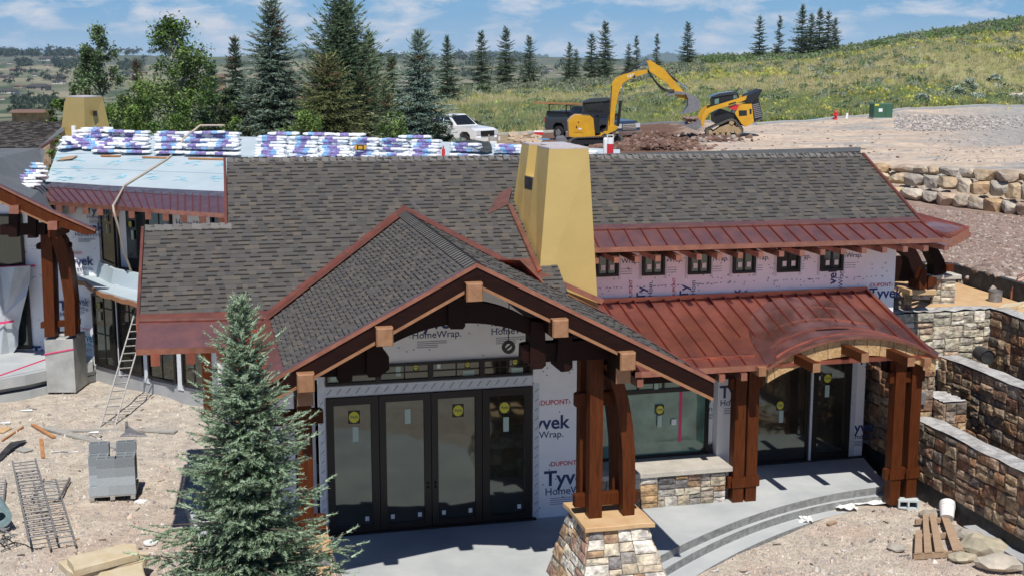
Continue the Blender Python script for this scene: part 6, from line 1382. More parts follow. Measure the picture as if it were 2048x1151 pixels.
for x, y, c, lab in ((52, 822, .18, 'white scrap of paper left of the ladder foot'), (187, 868, .14, 'white scrap near the orange stud'), (10, 845, .15, 'white scrap at the far left')):
    mb = MB(); mb.face([(-c, -.04, .02), (c, -.06, .03), (c*.8, .05, .05), (-c*.6, .06, .03)]); o = mb.build('paper_scrap', M['cloth'], flip=False); o.location = gp(x, y); tag(o, lab, 'scrap')
mb = MB(); mb.tube([gp(8, 1092)+Vector((0, 0, .02)), gp(30, 1085)+Vector((0, 0, .02)), gp(50, 1088)+Vector((0, 0, .02)), gp(66, 1097)+Vector((0, 0, .02)), gp(84, 1096)+Vector((0, 0, .02))], .012, 5); tag(mb.build('cord', M['membrane']), 'thin dark cord between the ladders and the wire roll', 'cord')
for pa, pb, lab in (((172, 870), (215, 888), 'upper'), ((100, 905), (250, 902), 'lower')):
    a, b = gp(*pa), gp(*pb); pts = [a.lerp(b, k/8)+Vector((rnd.uniform(-.06, .06), rnd.uniform(-.1, .1), .02)) for k in range(9)]; mb = MB(); mb.tube(pts, .014, 5); tag(mb.build('wire', M['steel']), lab+' thin grey wire lying across the gravel near the boards', 'wire')
# ------------------------------------------------------------------ right yard: pallet, block, bucket, rocks
a, b, c_, d_ = gp(1828, 1120), gp(1926, 1111), gp(1893, 1044), gp(1832, 1049)
ex_ = (b-a); ey_ = (d_-a); pr = thing('pallet', 'broken tan wooden pallet lying tilted on the gravel at the right', 'pallet', a)
for k, (t0, t1, u1) in enumerate(((.0, .16, .55), (.20, .36, 1.0), (.42, .60, 1.02), (.78, 1.0, 1.02))):
    mb = MB(); P0 = ex_*t0+ey_*0; P1 = ex_*t1; z = Vector((0, 0, .12)); sh = (c_-b-ey_); Q = lambda t, u: ex_*t+ey_*u+sh*(t*u)
    h = Vector((0, 0, .022)); A = [Q(t0, 0)+z, Q(t1, 0)+z, Q(t1, u1)+z+Vector((0, 0, .05)), Q(t0, u1)+z+Vector((0, 0, .05))]; mb.hexa(A+[v+h for v in A]); mb.build('deck_board', M['board'], pr)
for u in (.02, .5, .92):
    mb = MB(); z = Vector((0, 0, .06+u*.05)); p_, q_ = ex_*-.02+ey_*u+z, ex_*1.02+ey_*u+(c_-b-ey_)*u+z; mb.beam(p_, q_, .05, .10); mb.build('stringer', M['board'], pr)
p = gp(1812, 898); mb = MB(); x0, x1, y0, y1, h = -.2, .2, -.1, .1, .19; w = .035
for q in ((x0, x1, 0, w), (x0, x1, h-w, h), (x0, x0+w, w, h-w), (x1-w, x1, w, h-w), (-w/2, w/2, w, h-w)): mb.box(q[0], q[1], y0, y1, q[2], q[3], 0, (2.2, 2.15, 2.05))
mb.box(x0+w, x1-w, y1-.02, y1, w, h-w, 0, (.4, .4, .4)); o = mb.build('concrete_block', M['cmu']); o.location = gp(1815, 1018); o.rotation_euler = (0, 0, -.12); tag(o, 'single pale hollow block lying on its side by the right column', 'concrete block')
p = gp(1893, 1052); mb = MB(); mb.cyl((0, 0, 0), (0, 0, .37), .125, .15, 20, cap=False); mb.cyl((0, 0, .0), (0, 0, .02), .12, .12, 20)
for z in (.26, .30, .34): mb.cyl((0, 0, z), (0, 0, z+.012), .155, .155, 20)
o = mb.build('bucket', M['pvc']); o.location = p+Vector((.0, 0, .15)); o.rotation_euler = (R(55), R(18), R(150)); tag(o, 'white plastic bucket lying tipped against the stone wall', 'bucket')
RC = [(.42, .38, .28), (.38, .35, .30), (.47, .43, .36), (.33, .29, .24)]
for k, (x, y, s_, lab) in enumerate(((1972, 1104, .42, 'big flat tan rock at the foot of the stone wall'), (1944, 1082, .30, 'tan rock right of the broken pallet'), (2002, 1136, .36, 'broad tan slab rock at the bottom right'), (1862, 1036, .22, 'squarish grey stone behind the broken pallet'), (1925, 1120, .22, 'rock half under the pallet corner'), (1792, 1100, .16, 'small squared stone on the gravel'), (1710, 1130, .0, ''), (1912, 1066, .18, 'small rock against the black membrane'), (1528, 1003, .0, ''), (1790, 1002, .2, 'crumbled mortar lump at the right column foot'))):
    if not s_: continue
    r_ = random.Random(k+60); mb = MB(); mb.rock((0, 0, s_*.35), (s_*1.2, s_*.8, s_*.45), r_, 1, col=RC[k % 4]); o = mb.build('rock', M['rock']); o.location = gp(x, y); o.rotation_euler = (0, 0, r_.random()*3); tag(o, lab, 'rock', 'loose rocks in the right yard')
for k, (x, y, s_, lab) in enumerate(((1735, 1007, .55, 'white plastic sheet on the lowest step by the right column'), (1690, 1020, .18, 'white scrap on the lower step'), (1922, 1074, .22, 'crumpled white sheet between the bucket and the rocks'), (1610, 1042, .12, 'tiny white scrap by the curved step'))):
    mb = MB(); n = 7; g_ = [[mb.pt((lerp(-s_, s_, i/n)+rnd.uniform(-.04, .04), lerp(-.22, .22, j/4)*(.6+s_), .03+rnd.uniform(0, .07))) for i in range(n+1)] for j in range(5)]
    for j in range(4):
        for i in range(n): mb.idx([g_[j][i], g_[j][i+1], g_[j+1][i+1], g_[j+1][i]])
    o = mb.build('white_sheet', M['cloth'], flip=False); o.location = gp(x, y); tag(o, lab, 'white sheet')
plank((1655, 1052), (1672, 1048), .08, .03, 'board', 'short stick on the gravel by the curved steps', name='stick', g='sticks in the right yard')
# gravel scattered over both yards
rnd = random.Random(99); mb = MB(); N_ = 0
def scatter(n, fx, cols, s0, s1):
    for _ in range(n):
        x, Y = fx(); c = rnd.choice(cols); k = rnd.uniform(.8, 1.25); s_ = rnd.uniform(s0, s1)**1.0; z = ground_z(x, Y); r_ = s_*rnd.uniform(.6, 1.2)
        A = [mb.pt((x+r_*math.cos(t+_)*rnd.uniform(.7, 1.2), Y+r_*math.sin(t+_)*rnd.uniform(.7, 1.2), z-.01)) for t in (0, 1.6, 3.1, 4.7)]; T = [mb.pt((x+r_*.5*math.cos(t+_)*rnd.uniform(.5, 1.2), Y+r_*.5*math.sin(t+_)*rnd.uniform(.5, 1.2), z+s_*rnd.uniform(.4, .9))) for t in (0, 1.6, 3.1, 4.7)]
        cc = tuple(q*k for q in c)
        for i in range(4): j = (i+1) % 4; mb.idx([A[i], A[j], T[j], T[i]], 0, cc)
        mb.idx(T, 0, cc)
GC = [(.50, .44, .38), (.42, .36, .31), (.56, .52, .46), (.38, .33, .30), (.48, .38, .31), (.33, .30, .28)]
def leftyard():
    while True:
        px, py = rnd.uniform(-40, 420), rnd.uniform(770, 1160); p = G(px, py, -.33)
        if px < 100 and py < 800: continue
        return p.x, p.y
def rightyard():
    while True:
        px, py = rnd.uniform(1380, 2060), rnd.uniform(1000, 1160); p = G(px, py, -.33); l = loc(p)
        if l.x < 11.9 and py > interp(px, [1380, 1490, 1540, 1609, 1700, 1790], [1160, 1098, 1078, 1055, 1032, 1010]): return p.x, p.y
scatter(9000, leftyard, GC, .012, .035); scatter(260, leftyard, GC, .04, .09); scatter(6500, rightyard, GC, .010, .03); scatter(120, rightyard, GC, .04, .08)
tag(mb.build('gravel', M['rock'], flip=False), 'pale crushed gravel strewn over the yard', 'gravel', kind='stuff')

mb = MB()
for fn, n_ in ((leftyard, 70), (rightyard, 30)):
    for _ in range(n_):
        x, Y = fn(); z = ground_z(x, Y)+.02; a = rnd.uniform(0, 3.14); l = rnd.uniform(.02, .11); c = rnd.choice([(.16, .12, .09), (.10, .09, .08), (.30, .22, .14), (.62, .60, .56), (.38, .25, .15), (.20, .19, .18)])
        d = Vector((math.cos(a), math.sin(a), rnd.uniform(-.1, .1)))*l; mb.beam(Vector((x, Y, z))-d, Vector((x, Y, z))+d, rnd.uniform(.012, .05), .015, col=c)
tag(mb.build('litter', M['rock'], flip=False), 'splinters, chips and scraps littering the gravel yard', 'litter', kind='stuff')
# ------------------------------------------------------------------ machines and vehicles
def hit(px, py, y0=52):
    Y = y0
    while Y < 6400:
        p = D(px, py, Y)
        if p.z <= ground_z(p.x, Y): return p
        Y *= 1.004
    return D(px, py, 6400)
def mk(px0, py0, s): return lambda x, y: ((x-px0)/s, (py0-y)/s)
def pris(parent, name, P, y0, y1, m, bev=0):
    mb = MB(); mb.prism(P, y0, y1, 'y'); return mb.build(name, M[m], parent)
def trackloop(parent, prof, y0, y1, th=.05, m='track', n=None):
    """closed belt with cleats; prof = points counterclockwise"""
    mb = MB(); k = len(prof); c = Vector((sum(p[0] for p in prof)/k, sum(p[1] for p in prof)/k)); inner = [(lerp(p[0], c.x, .12), lerp(p[1], c.y, .16)) for p in prof]
    for i in range(k):
        j = (i+1) % k; a, b, d, e = prof[i], prof[j], inner[j], inner[i]
        mb.hexa([(a[0], y0, a[1]), (b[0], y0, b[1]), (b[0], y1, b[1]), (a[0], y1, a[1]), (e[0], y0, e[1]), (d[0], y0, d[1]), (d[0], y1, d[1]), (e[0], y1, e[1])])
        L_ = math.hypot(b[0]-a[0], b[1]-a[1]); q = max(1, int(L_/.11))
        for t in range(q): x, z = lerp(a[0], b[0], (t+.5)/q), lerp(a[1], b[1], (t+.5)/q); mb.beam((x, y0, z), (x, y1, z), .05, .05)
    return mb.build('track_belt', M[m], parent)
# excavator
ep = D(1180, 287, 66); ep.z = ground_z(ep.x, ep.y); s = FPX/ep.y*1.0; q = mk(1180, 289, s)
ex = thing('excavator', 'yellow mini excavator reaching its arm out to the right', 'excavator', ep)
for k, (y0, y1, dx, dz) in enumerate(((-.95, -.55, 0, 0), (.55, .95, .62, .0))):
    o = bpy.data.objects.new('crawler_track', None); 
    P = [(-1.15+dx, .08), (-.95+dx, .0), (.85+dx, .0), (1.08+dx, .12), (1.12+dx, .38), (.92+dx, .55), (-.9+dx, .47), (-1.14+dx, .32)]
    tb = trackloop(ex, P, y0, y1); tb.name = 'crawler_track'
    mb = MB()
    for x, r in ((-.92, .18), (-.45, .10), (0, .10), (.42, .10), (.86, .22)): mb.cyl((x+dx, y0+.02, .27 if r > .15 else .14), (x+dx, y1-.02, .27 if r > .15 else .14), r, r, 14)
    mb.box(-.9+dx, .85+dx, y0+.06, y1-.06, .14, .36); mb.build('track_frame', M['catblk'], tb)
mb = MB(); mb.box(-.7, 1.0, -.6, .6, .30, .52); mb.cyl((.1, 0, .5), (.1, 0, .66), .5, .5, 24); mb.build('undercarriage', M['catblk'], ex)
mb = MB(); P = [q(1135, 240), q(1142, 232), q(1150, 227), q(1178, 228), q(1184, 233), q(1188, 268), q(1198, 266), q(1200, 262), q(1205, 263), q(1196, 271), q(1148, 271), q(1137, 268)]
mb.prism(P, -.85, .8, 'y'); bd = mb.build('body', M['catyel'], ex)
mb = MB(); mb.box(q(1147, 0)[0], q(1163, 0)[0], -.866, -.85, q(0, 260)[1], q(0, 238)[1]); mb.build('side_door', mat('yellow_door', (.60, .31, .015), .4), bd)
mb = MB(); mb.box(q(1155, 0)[0], q(1161, 0)[0], -.88, -.867, q(0, 255)[1], q(0, 252)[1]); mb.build('decal', M['paper_w'], bd)
mb = MB(); mb.box(q(1150, 0)[0], q(1152.5, 0)[0], -.875, -.867, q(0, 252)[1], q(0, 248)[1]); mb.box(q(1154, 0)[0], q(1156, 0)[0], -.875, -.867, q(0, 242)[1], q(0, 239)[1]); mb.build('vent', M['catblk'], bd)
mb = MB(); P = [q(1178, 228), q(1196, 232), q(1198, 262), q(1188, 262), q(1182, 240)]; mb.prism(P, -.7, .7, 'y'); mb.build('seat_well', M['catblk'], ex)
# canopy cab
mb = MB(); P = [q(1164, 201), q(1178, 196), q(1214, 194), q(1217, 197), q(1216, 226), q(1190, 228), q(1170, 224), q(1165, 222)]; mb.prism(P, -.70, .15, 'y'); cb = mb.build('cab', M['catblk'], ex)
mb = MB(); P = [q(1163, 203), q(1165, 200), q(1178, 195), q(1214, 193), q(1219, 197), q(1206, 200)]; mb.prism(P, -.76, .2, 'y'); mb.build('cab_roof', mat('cab_roof_grey', (.05, .06, .06), .35), cb)
mb = MB(); P = [q(1167, 206), q(1203, 203), q(1204, 221), q(1172, 220)]; mb.prism(P, -.715, -.705, 'y'); mb.build('cab_glass', M['glass_dark'], cb)
mb = MB(); P = [q(1186, 233), q(1194, 226), q(1198, 240), q(1190, 250)]; mb.prism(P, -.55, -.15, 'y'); mb.build('seat', M['catblk'], cb)
# boom
BP_ = [(1212, 253), (1216, 225), (1220, 190), (1222, 165), (1228, 156), (1245, 148), (1275, 141), (1297, 138), (1297, 144), (1278, 150), (1255, 158), (1243, 166), (1236, 182), (1229, 215), (1227, 250), (1220, 257)]
bo = pris(ex, 'boom', [q(*p) for p in BP_], -.12, .12, 'catyel')
mb = MB(); p_, r_ = q(1250, 151), None; text_o = text('CAT', .18, (q(1252, 155)[0], -.125, q(1252, 155)[1]), Vector((1, 0, .25)), Vector((-.25, 0, 1)), M['paper_w'], bo, .03); mb.box(q(1262, 0)[0], q(1268, 0)[0], -.125, -.121, q(0, 156)[1]+.02, q(0, 150)[1]); mb.build('decal', M['catblk'], bo)
ST = [(1290, 122), (1297, 121), (1325, 139), (1365, 184), (1376, 190), (1376, 196), (1366, 198), (1350, 192), (1330, 165), (1310, 152), (1297, 143)]
st = pris(ex, 'stick', [q(*p) for p in ST], -.10, .10, 'catyel')
mb = MB()
def cylpx(mb, a, b, r, y=0): A, B = q(*a), q(*b); mb.cyl((A[0], y, A[1]), (B[0], y, B[1]), r, r, 10)
cylpx(mb, (1240, 150), (1272, 133), .055); cylpx(mb, (1322, 140), (1352, 163), .05); cylpx(mb, (1240, 200), (1235, 250), .075); mb.build('hydraulic_cylinder', M['catblk'], ex)
mb = MB(); cylpx(mb, (1272, 133), (1288, 126), .03); cylpx(mb, (1352, 163), (1372, 176), .03); cylpx(mb, (1240, 200), (1244, 168), .035); mb.build('piston_rod', M['chrome'], ex)
mb = MB()
for k in range(4):
    pts = []
    for t in range(9): u = t/8; x = lerp(1292, 1345, u); y = lerp(138, 178, u)+14*math.sin(u*math.pi)+k*1.5; a = q(x, y); pts.append((a[0], -.14-.03*k, a[1]))
    mb.tube(pts, .018, 5)
pts = [(*[q(1216, 250-i*10)[0]], -.15, q(0, 250-i*10)[1]) for i in range(9)]; mb.tube([(q(1217+i*.6, 250-i*10)[0], -.14, q(0, 250-i*10)[1]) for i in range(9)], .018, 5); mb.build('hoses', M['catblk'], ex)
mb = MB(); P = [q(*p) for p in ((1366, 186), (1378, 188), (1392, 196), (1397, 206), (1394, 216), (1383, 222), (1362, 226), (1372, 210), (1372, 196))]; mb.prism(P, -.35, .35, 'y'); bk = mb.build('bucket', M['steel'], ex)
mb = MB()
for k in range(5): y = -.3+k*.15; a, b = q(1364, 225), q(1357, 227); mb.beam((a[0], y, a[1]), (b[0], y, b[1]), .05, .03)
mb.build('teeth', M['steel'], bk)
mb = MB(); P = [q(*p) for p in ((1350, 181), (1372, 184), (1374, 189), (1348, 187), (1338, 190), (1330, 190), (1336, 183))]; mb.prism(P, -.2, .2, 'y'); mb.build('thumb', M['steel'], ex)
mb = MB(); P = [q(*p) for p in ((1110, 285), (1114, 268), (1128, 266), (1134, 272), (1130, 286))]; mb.prism([(a-.0, b-.1) for a, b in P], -.9, .9, 'y'); mb.build('dozer_blade', M['steel'], ex)
mb = MB(); P = [q(1205, 262), q(1214, 250), q(1230, 248), q(1236, 252), q(1230, 258), q(1212, 266)]; mb.prism(P, -.2, .2, 'y'); mb.build('swing_bracket', M['catyel'], ex)
# compact track loader
lp = hit(1445, 273); lp.z = ground_z(lp.x, lp.y); s = FPX/lp.y; q = mk(1445, 274, s); z8 = lambda x, y: q(1300+x/6.396, 120+y/6.396)
sk = thing('track_loader', 'yellow and black compact track loader carrying dirt in its lowered bucket', 'track loader', lp)
TP_ = [z8(*p) for p in ((675, 900), (700, 985), (1105, 970), (1155, 925), (1140, 880), (1050, 770), (1010, 757), (960, 768))]
for y0, y1, dx in ((-.9, -.5, 0), (.5, .9, .25)):
    tb = trackloop(sk, [(a+dx, b) for a, b in TP_], y0, y1, m='track'); tb.name = 'crawler_track'
    mb = MB(); P = [z8(*p) for p in ((760, 930), (1060, 920), (1090, 880), (1000, 810), (860, 860))]; mb.prism([(a+dx, b) for a, b in P], y0+.07, y1-.07, 'y')
    for x, y, r in ((730, 935, .17), (1090, 905, .20), (1005, 800, .13), (830, 945, .1), (900, 948, .1), (970, 945, .1)): a = z8(x, y); mb.cyl((a[0]+dx, y0+.03, a[1]), (a[0]+dx, y1-.03, a[1]), r, r, 12)
    mb.build('track_frame', M['dirtmetal'], tb)
bd = pris(sk, 'body', [z8(*p) for p in ((1045, 690), (1095, 590), (1150, 575), (1250, 570), (1270, 700), (1285, 800), (1240, 830), (1190, 855), (1130, 820), (1060, 720))], -.82, .82, 'catyel')
mb = MB(); P = [z8(*p) for p in ((1090, 655), (1190, 650), (1195, 715), (1095, 722))]; mb.prism(P, -.835, -.825, 'y'); P = [z8(*p) for p in ((1222, 635), (1250, 635), (1252, 695), (1228, 698))]; mb.prism(P, -.835, -.825, 'y'); mb.build('decal', M['catblk'], bd)
pris(sk, 'engine_cover', [z8(*p) for p in ((1248, 560), (1335, 500), (1370, 620), (1395, 745), (1285, 790))], -.75, .75, 'catblk')
mb = MB()
for k in range(8): a, b = z8(1262+k*5, 590+k*22), z8(1345+k*6, 570+k*22); mb.beam((a[0], -.76, a[1]), (b[0], -.76, b[1]), .02, .05)
mb.build('grille', M['steel'], sk)
pris(sk, 'rear_bumper', [z8(*p) for p in ((1280, 800), (1400, 740), (1408, 752), (1285, 818))], -.7, .7, 'steel')
pris(sk, 'chassis', [z8(*p) for p in ((790, 700), (900, 640), (1060, 700), (1120, 830), (900, 860), (800, 800))], -.55, .6, 'catblk')
cb = pris(sk, 'cab', [z8(*p) for p in ((770, 520), (790, 488), (1040, 440), (1080, 440), (1110, 490), (1090, 520), (960, 570), (780, 600))], -.45, .45, 'catblk')
pris(cb, 'cab_roof', [z8(*p) for p in ((748, 492), (755, 482), (850, 445), (1040, 418), (1075, 428), (1095, 448), (900, 470), (790, 492))], -.5, .5, 'truck_d')
mb = MB(); P = [z8(*p) for p in ((798, 520), (850, 505), (852, 570), (800, 580))]; mb.prism(P, -.462, -.455, 'y'); P = [z8(*p) for p in ((1030, 465), (1070, 455), (1085, 500), (1035, 512))]; mb.prism(P, -.462, -.455, 'y'); mb.build('cab_glass', M['glass2'], cb)
for y in (-.78, .66):
    arm = pris(sk, 'lift_arm', [z8(*p) for p in ((1190, 470), (1180, 520), (1000, 585), (800, 645), (720, 690), (680, 750), (665, 800), (665, 850), (640, 850), (620, 800), (635, 720), (680, 640), (740, 610), (1000, 530))], y, y+.14, 'catyel')
    mb = MB(); P = [z8(*p) for p in ((960, 570), (1050, 545), (1055, 560), (965, 588))]; mb.prism(P, y-.01, y, 'y'); mb.build('decal', M['catblk'], arm)
pris(sk, 'rear_linkage', [z8(*p) for p in ((1170, 540), (1190, 470), (1330, 410), (1368, 392), (1378, 400), (1330, 500), (1250, 560), (1200, 560))], -.80, .80, 'catblk')
pris(sk, 'red_ram', [z8(*p) for p in ((955, 605), (1100, 580), (1060, 650), (1000, 640))], -.70, -.62, 'red')
bk = pris(sk, 'bucket', [z8(*p) for p in ((412, 842), (560, 790), (600, 765), (615, 800), (622, 855), (560, 902))], -.95, .95, 'steel')
mb = MB(); r_ = random.Random(2)
for k in range(70): a = z8(r_.uniform(450, 600), r_.uniform(740, 800)); mb.rock((a[0], r_.uniform(-.8, .8), a[1]-.05), .12, r_, 0, col=(.24, .16, .13))
mb.build('dirt_load', M['rock'], bk, flip=False)
# pickup builder: x forward, length 5.8
def pickup(name, label, at, yaw, paint, rack=False):
    t = thing(name, label, 'pickup truck', at, yaw, 'pickup trucks parked behind the house'); M_ = M[paint]
    def side(mb, P, y0, y1): mb.prism(P, y0, y1, 'y')
    mb = MB()
    low = [(-2.9, .62), (-2.9, 1.30), (-1.0, 1.32), (1.15, 1.30), (1.3, 1.28), (2.45, 1.18), (2.78, 1.05), (2.85, .62), (2.35, .55), (2.3, .80), (2.1, .98), (1.65, .98), (1.45, .8), (1.4, .5), (-1.3, .5), (-1.35, .8), (-1.55, .98), (-2.0, .98), (-2.2, .8), (-2.25, .55)]
    side(mb, low, -.96, .96); b = mb.build('body', M_, t)
    mb = MB(); c0 = [(-1.0, 1.3), (1.15, 1.3), (.35, 1.92), (.2, 1.96), (-.65, 1.96), (-.85, 1.90)]; n = len(c0)
    A = [mb.pt((x, -.93 if z < 1.5 else -.74, z)) for x, z in c0]; B = [mb.pt((x, .93 if z < 1.5 else .74, z)) for x, z in c0]
    for i in range(n): j = (i+1) % n; mb.idx([A[i], A[j], B[j], B[i]])
    mb.idx(A[::-1]); mb.idx(B); cb_ = mb.build('cabin', M_, t)
    mb = MB()
    for sg in (-1, 1):
        f = lambda x, z: (x, sg*(.935-.19*(z-1.3)/.62+.006), z)
        mb.face([f(-.80, 1.36), f(.0, 1.36), f(-.05, 1.86), f(-.70, 1.86)]); mb.face([f(.06, 1.36), f(.92, 1.36), f(.36, 1.84), f(.02, 1.86)])
    mb.face([(1.10, -.80, 1.35), (1.10, .80, 1.35), (.42, .68, 1.89), (.42, -.68, 1.89)]); mb.face([(1.12, -.80, 1.352), (1.12, .80, 1.352), (.44, .68, 1.892), (.44, -.68, 1.892)]); mb.face([(-.97, -.75, 1.36), (-.97, .75, 1.36), (-.86, .66, 1.86), (-.86, -.66, 1.86)]); mb.build('windows', M['glass_dark'], cb_, flip=False)
    mb = MB(); mb.box(-2.8, -1.08, -.80, .80, 1.0, 1.325); mb.build('bed', M['catblk'], b)
    mb = MB(); mb.box(2.80, 2.90, -.55, .55, .72, 1.04); g_ = mb.build('grille', M['chrome' if paint == 'truck_d' else 'catblk'], b)
    mb = MB(); [mb.box(2.895, 2.91, -.5, .5, .76+k*.09, .79+k*.09) for k in range(3)]; mb.build('grille_bars', M['catblk'], g_)
    mb = MB(); mb.box(2.75, 3.0, -.97, .97, .42, .66); mb.build('bumper', M['chrome'] if paint == 'truck_d' else M['truck_w'], b); mb = MB(); mb.box(-3.02, -2.88, -.95, .95, .50, .66); mb.build('bumper', M['chrome'], b)
    for sg in (-1, 1):
        mb = MB(); mb.box(2.55, 2.86, sg*.60 if sg > 0 else -.94, .94 if sg > 0 else -.60, .82, 1.06); mb.build('headlight', M['lamp'], b)
        mb = MB(); mb.box(-2.93, -2.84, sg*.80 if sg > 0 else -.975, .975 if sg > 0 else -.80, .95, 1.25); mb.build('tail_light', M['taillamp'], b)
        mb = MB(); y = sg*.98; mb.box(.75, .92, min(y, y+sg*.22), max(y, y+sg*.22), 1.34, 1.52); mb.build('mirror', M['catblk'], cb_)
    for x in (-1.78, 1.88):
        for sg in (-1, 1):
            mb = MB(); y = sg*.72; mb.cyl((x, y, .39), (x, y+sg*.25, .39), .39, .39, 22); w = mb.build('wheel', M['tyre'], t)
            mb = MB(); mb.cyl((x, y+sg*.252, .39), (x, y+sg*.262, .39), .24, .22, 5); mb.build('rim', M['alu'], w)
    if rack:
        mb = MB()
        for x in (-2.6, -1.2): mb.beam((x, -.9, 1.3), (x, -.9, 2.0), .05, .05); mb.beam((x, .9, 1.3), (x, .9, 2.0), .05, .05); mb.beam((x, -.95, 2.0), (x, .95, 2.0), .05, .05)
        mb.hexa([(-2.85, -.93, 1.32), (-1.05, -.93, 1.32), (-1.05, .93, 1.32), (-2.85, .93, 1.32), (-2.8, -.9, 1.62), (-1.1, -.9, 1.62), (-1.1, .9, 1.62), (-2.8, .9, 1.62)]); mb.build('tool_rack', M['catblk'], t)
    return t
tp0 = hit(1180, 272, 64); th = -R(52)
p = Vector(((1186-1024)/FPX*74, 75.5, 0)); p.z = ground_z(p.x, p.y)
pickup('pickup_truck', 'dark slate pickup truck with a ladder rack, parked behind the yellow excavator', p, -R(47), 'truck_d', True)
o = thing('ladder', 'orange fibreglass ladder on the roof rack of the dark pickup', 'ladder', p+Vector((-1.2, .9, 2.04)), -R(47))
for y in (-.85, -.45): mb = MB(); mb.beam((-2.2, y, .05), (2.6, y, .05), .04, .09); mb.build('rail', M['board_o'], o)
mb = MB(); [mb.beam((-2+k*.35, -.85, .05), (-2+k*.35, -.45, .05), .03, .03) for k in range(13)]; mb.build('rungs', M['alu'], o)
p = Vector(((906-1024)/FPX*79, 80, 0)); p.z = ground_z(p.x, p.y)-.15
pickup('pickup_truck', 'white pickup truck half hidden behind the spruce and the notice board', p, -R(42), 'truck_w')
# notice board, post, debris
def stand(px, py, y0=54): return hit(px, py, y0)
p = D(986, 292, 52); p.z = ground_z(p.x, p.y); t = thing('notice_board', 'wooden notice board on two posts in front of the white pickup', 'notice board', p)
for dx in (-.16, .18): mb = MB(); mb.box(dx-.03, dx+.03, -.03, .03, 0, 1.35); mb.build('post', M['board'], t)
mb = MB(); mb.box(-.14, .16, -.02, .0, .72, 1.22); mb.build('panel', M['paper_w'], t); mb = MB(); mb.box(-.14, .16, -.03, .01, 1.12, 1.24); mb.build('header', M['board_g'], t)
p = D(939, 282, 52); p.z = ground_z(p.x, p.y); t = thing('gate_post', 'square rusty brown and grey post left of the notice board', 'post', p); mb = MB(); mb.box(-.10, .03, -.08, .08, 0, 1.0); mb.build('brown_half', mat('rust_brown', (.20, .08, .05), .8), t); mb = MB(); mb.box(.032, .12, -.07, .08, 0, 1.0); mb.build('grey_half', M['board_g'], t)
r_ = random.Random(3)
for k in range(16):
    px, py = r_.uniform(1003, 1085), r_.uniform(272, 288); p = hit(px, py, 53); mb = MB(); s_ = r_.uniform(.18, .4); mb.rock((0, 0, s_*.3), (s_*1.2, s_, s_*.7), r_, 0, col=(.46, .36, .26)); o = mb.build('rubble_stone', M['rock']); o.location = p; tag(o, 'tan rubble stone %d of the heap left of the dark pickup' % (k+1), 'rubble', 'rubble stones left of the dark pickup')
p = hit(1077, 270, 56); mb = MB(); mb.bev(-.3, .3, -.2, .2, 0, .18, .02); o = mb.build('cooler_box', M['red']); mb = MB(); mb.bev(-.31, .31, -.21, .21, .182, .26, .02); mb.build('lid', M['pvc'], o); o.location = p; tag(o, 'red and white cool box on the ground behind the dark pickup', 'cool box')
p = hit(1090, 280, 54); mb = MB(); mb.box(-.45, .45, -.1, .1, 0, .08); o = mb.build('blue_board', mat('blue_board', (.12, .33, .55), .6)); o.location = p; o.rotation_euler = (0, 0, .15); tag(o, 'blue board lying left of the excavator', 'board')
# hydrant, cabinet, markers
p = hit(1671, 240, 70); t = thing('fire_hydrant', 'red fire hydrant in the grass beyond the kerb', 'hydrant', p); t.scale = (.72, .72, .72)
mb = MB(); mb.cyl((0, 0, 0), (0, 0, .12), .17, .15, 14); mb.cyl((0, 0, .1), (0, 0, .62), .12, .12, 14); mb.build('barrel', M['red'], t); mb = MB(); mb.cyl((0, 0, .621), (0, 0, .68), .15, .13, 14); mb.cyl((0, 0, .68), (0, 0, .80), .11, .05, 14); mb.cyl((0, 0, .8), (0, 0, .86), .03, .03, 6); mb.build('bonnet', M['red'], t); mb = MB(); mb.cyl((-.26, 0, .45), (.26, 0, .45), .07, .07, 10); mb.cyl((0, -.22, .4), (0, 0, .4), .09, .09, 10); mb.build('outlet_caps', M['red'], t)
p = hit(1761, 238, 74); t = thing('transformer_cabinet', 'green utility cabinet with a yellow sticker behind the kerb', 'utility cabinet', p, .1); w_ = 38/FPX*p.y
mb = MB(); mb.bev(-w_/2, w_/2, -.4, .4, .08, .95, .03); o = mb.build('box', M['tgreen'], t); mb = MB(); mb.box(-w_/2+.03, -w_/2+.3, -.406, -.401, .82, .92); mb.build('warning_label', M['yellow_lab'], o); mb = MB(); mb.box(-w_*.25, -w_*.05, -.406, -.401, .45, .65); mb.build('label', M['paper_w'], o); mb = MB(); mb.box(w_*.12, w_*.13, -.408, -.401, .1, .9); mb.build('door_gap', M['catblk'], o); mb = MB(); mb.box(-w_/2-.06, w_/2+.06, -.46, .46, 0, .079); mb.build('pad', M['concrete'], t)
for px, py, h, r, m, lab, nm in ((1693, 238, .35, .09, 'pvc', 'small white marker post right of the hydrant', 'marker_post'), (1560, 234, .6, .03, 'cedar', 'thin leaning wooden survey stake in the grass', 'survey_stake'), (2015, 222, .3, .04, 'yellow_lab', 'tiny yellow marker at the far right of the kerb', 'marker_post')):
    p = hit(px, py, 70); mb = MB(); mb.cyl((0, 0, 0), (.03, 0, h), r, r*.8, 10); o = mb.build(nm, M[m]); o.location = p; tag(o, lab, 'marker')
p = hit(1615, 240, 70); mb = MB(); mb.bev(-.8, .8, -.2, .2, 0, .16, .02); o = mb.build('utility_lid', M['tgreen']); o.location = p; tag(o, 'low flat green utility lid in the grass left of the hydrant', 'utility lid')
mb = MB(); mb.rock((0, 0, .2), (1.1, .6, .4), random.Random(5), 1, col=(.5, .46, .4)); o = mb.build('rock', M['rock']); o.location = hit(2040, 200, 90); tag(o, 'pale rock in the grass at the far right edge', 'rock')
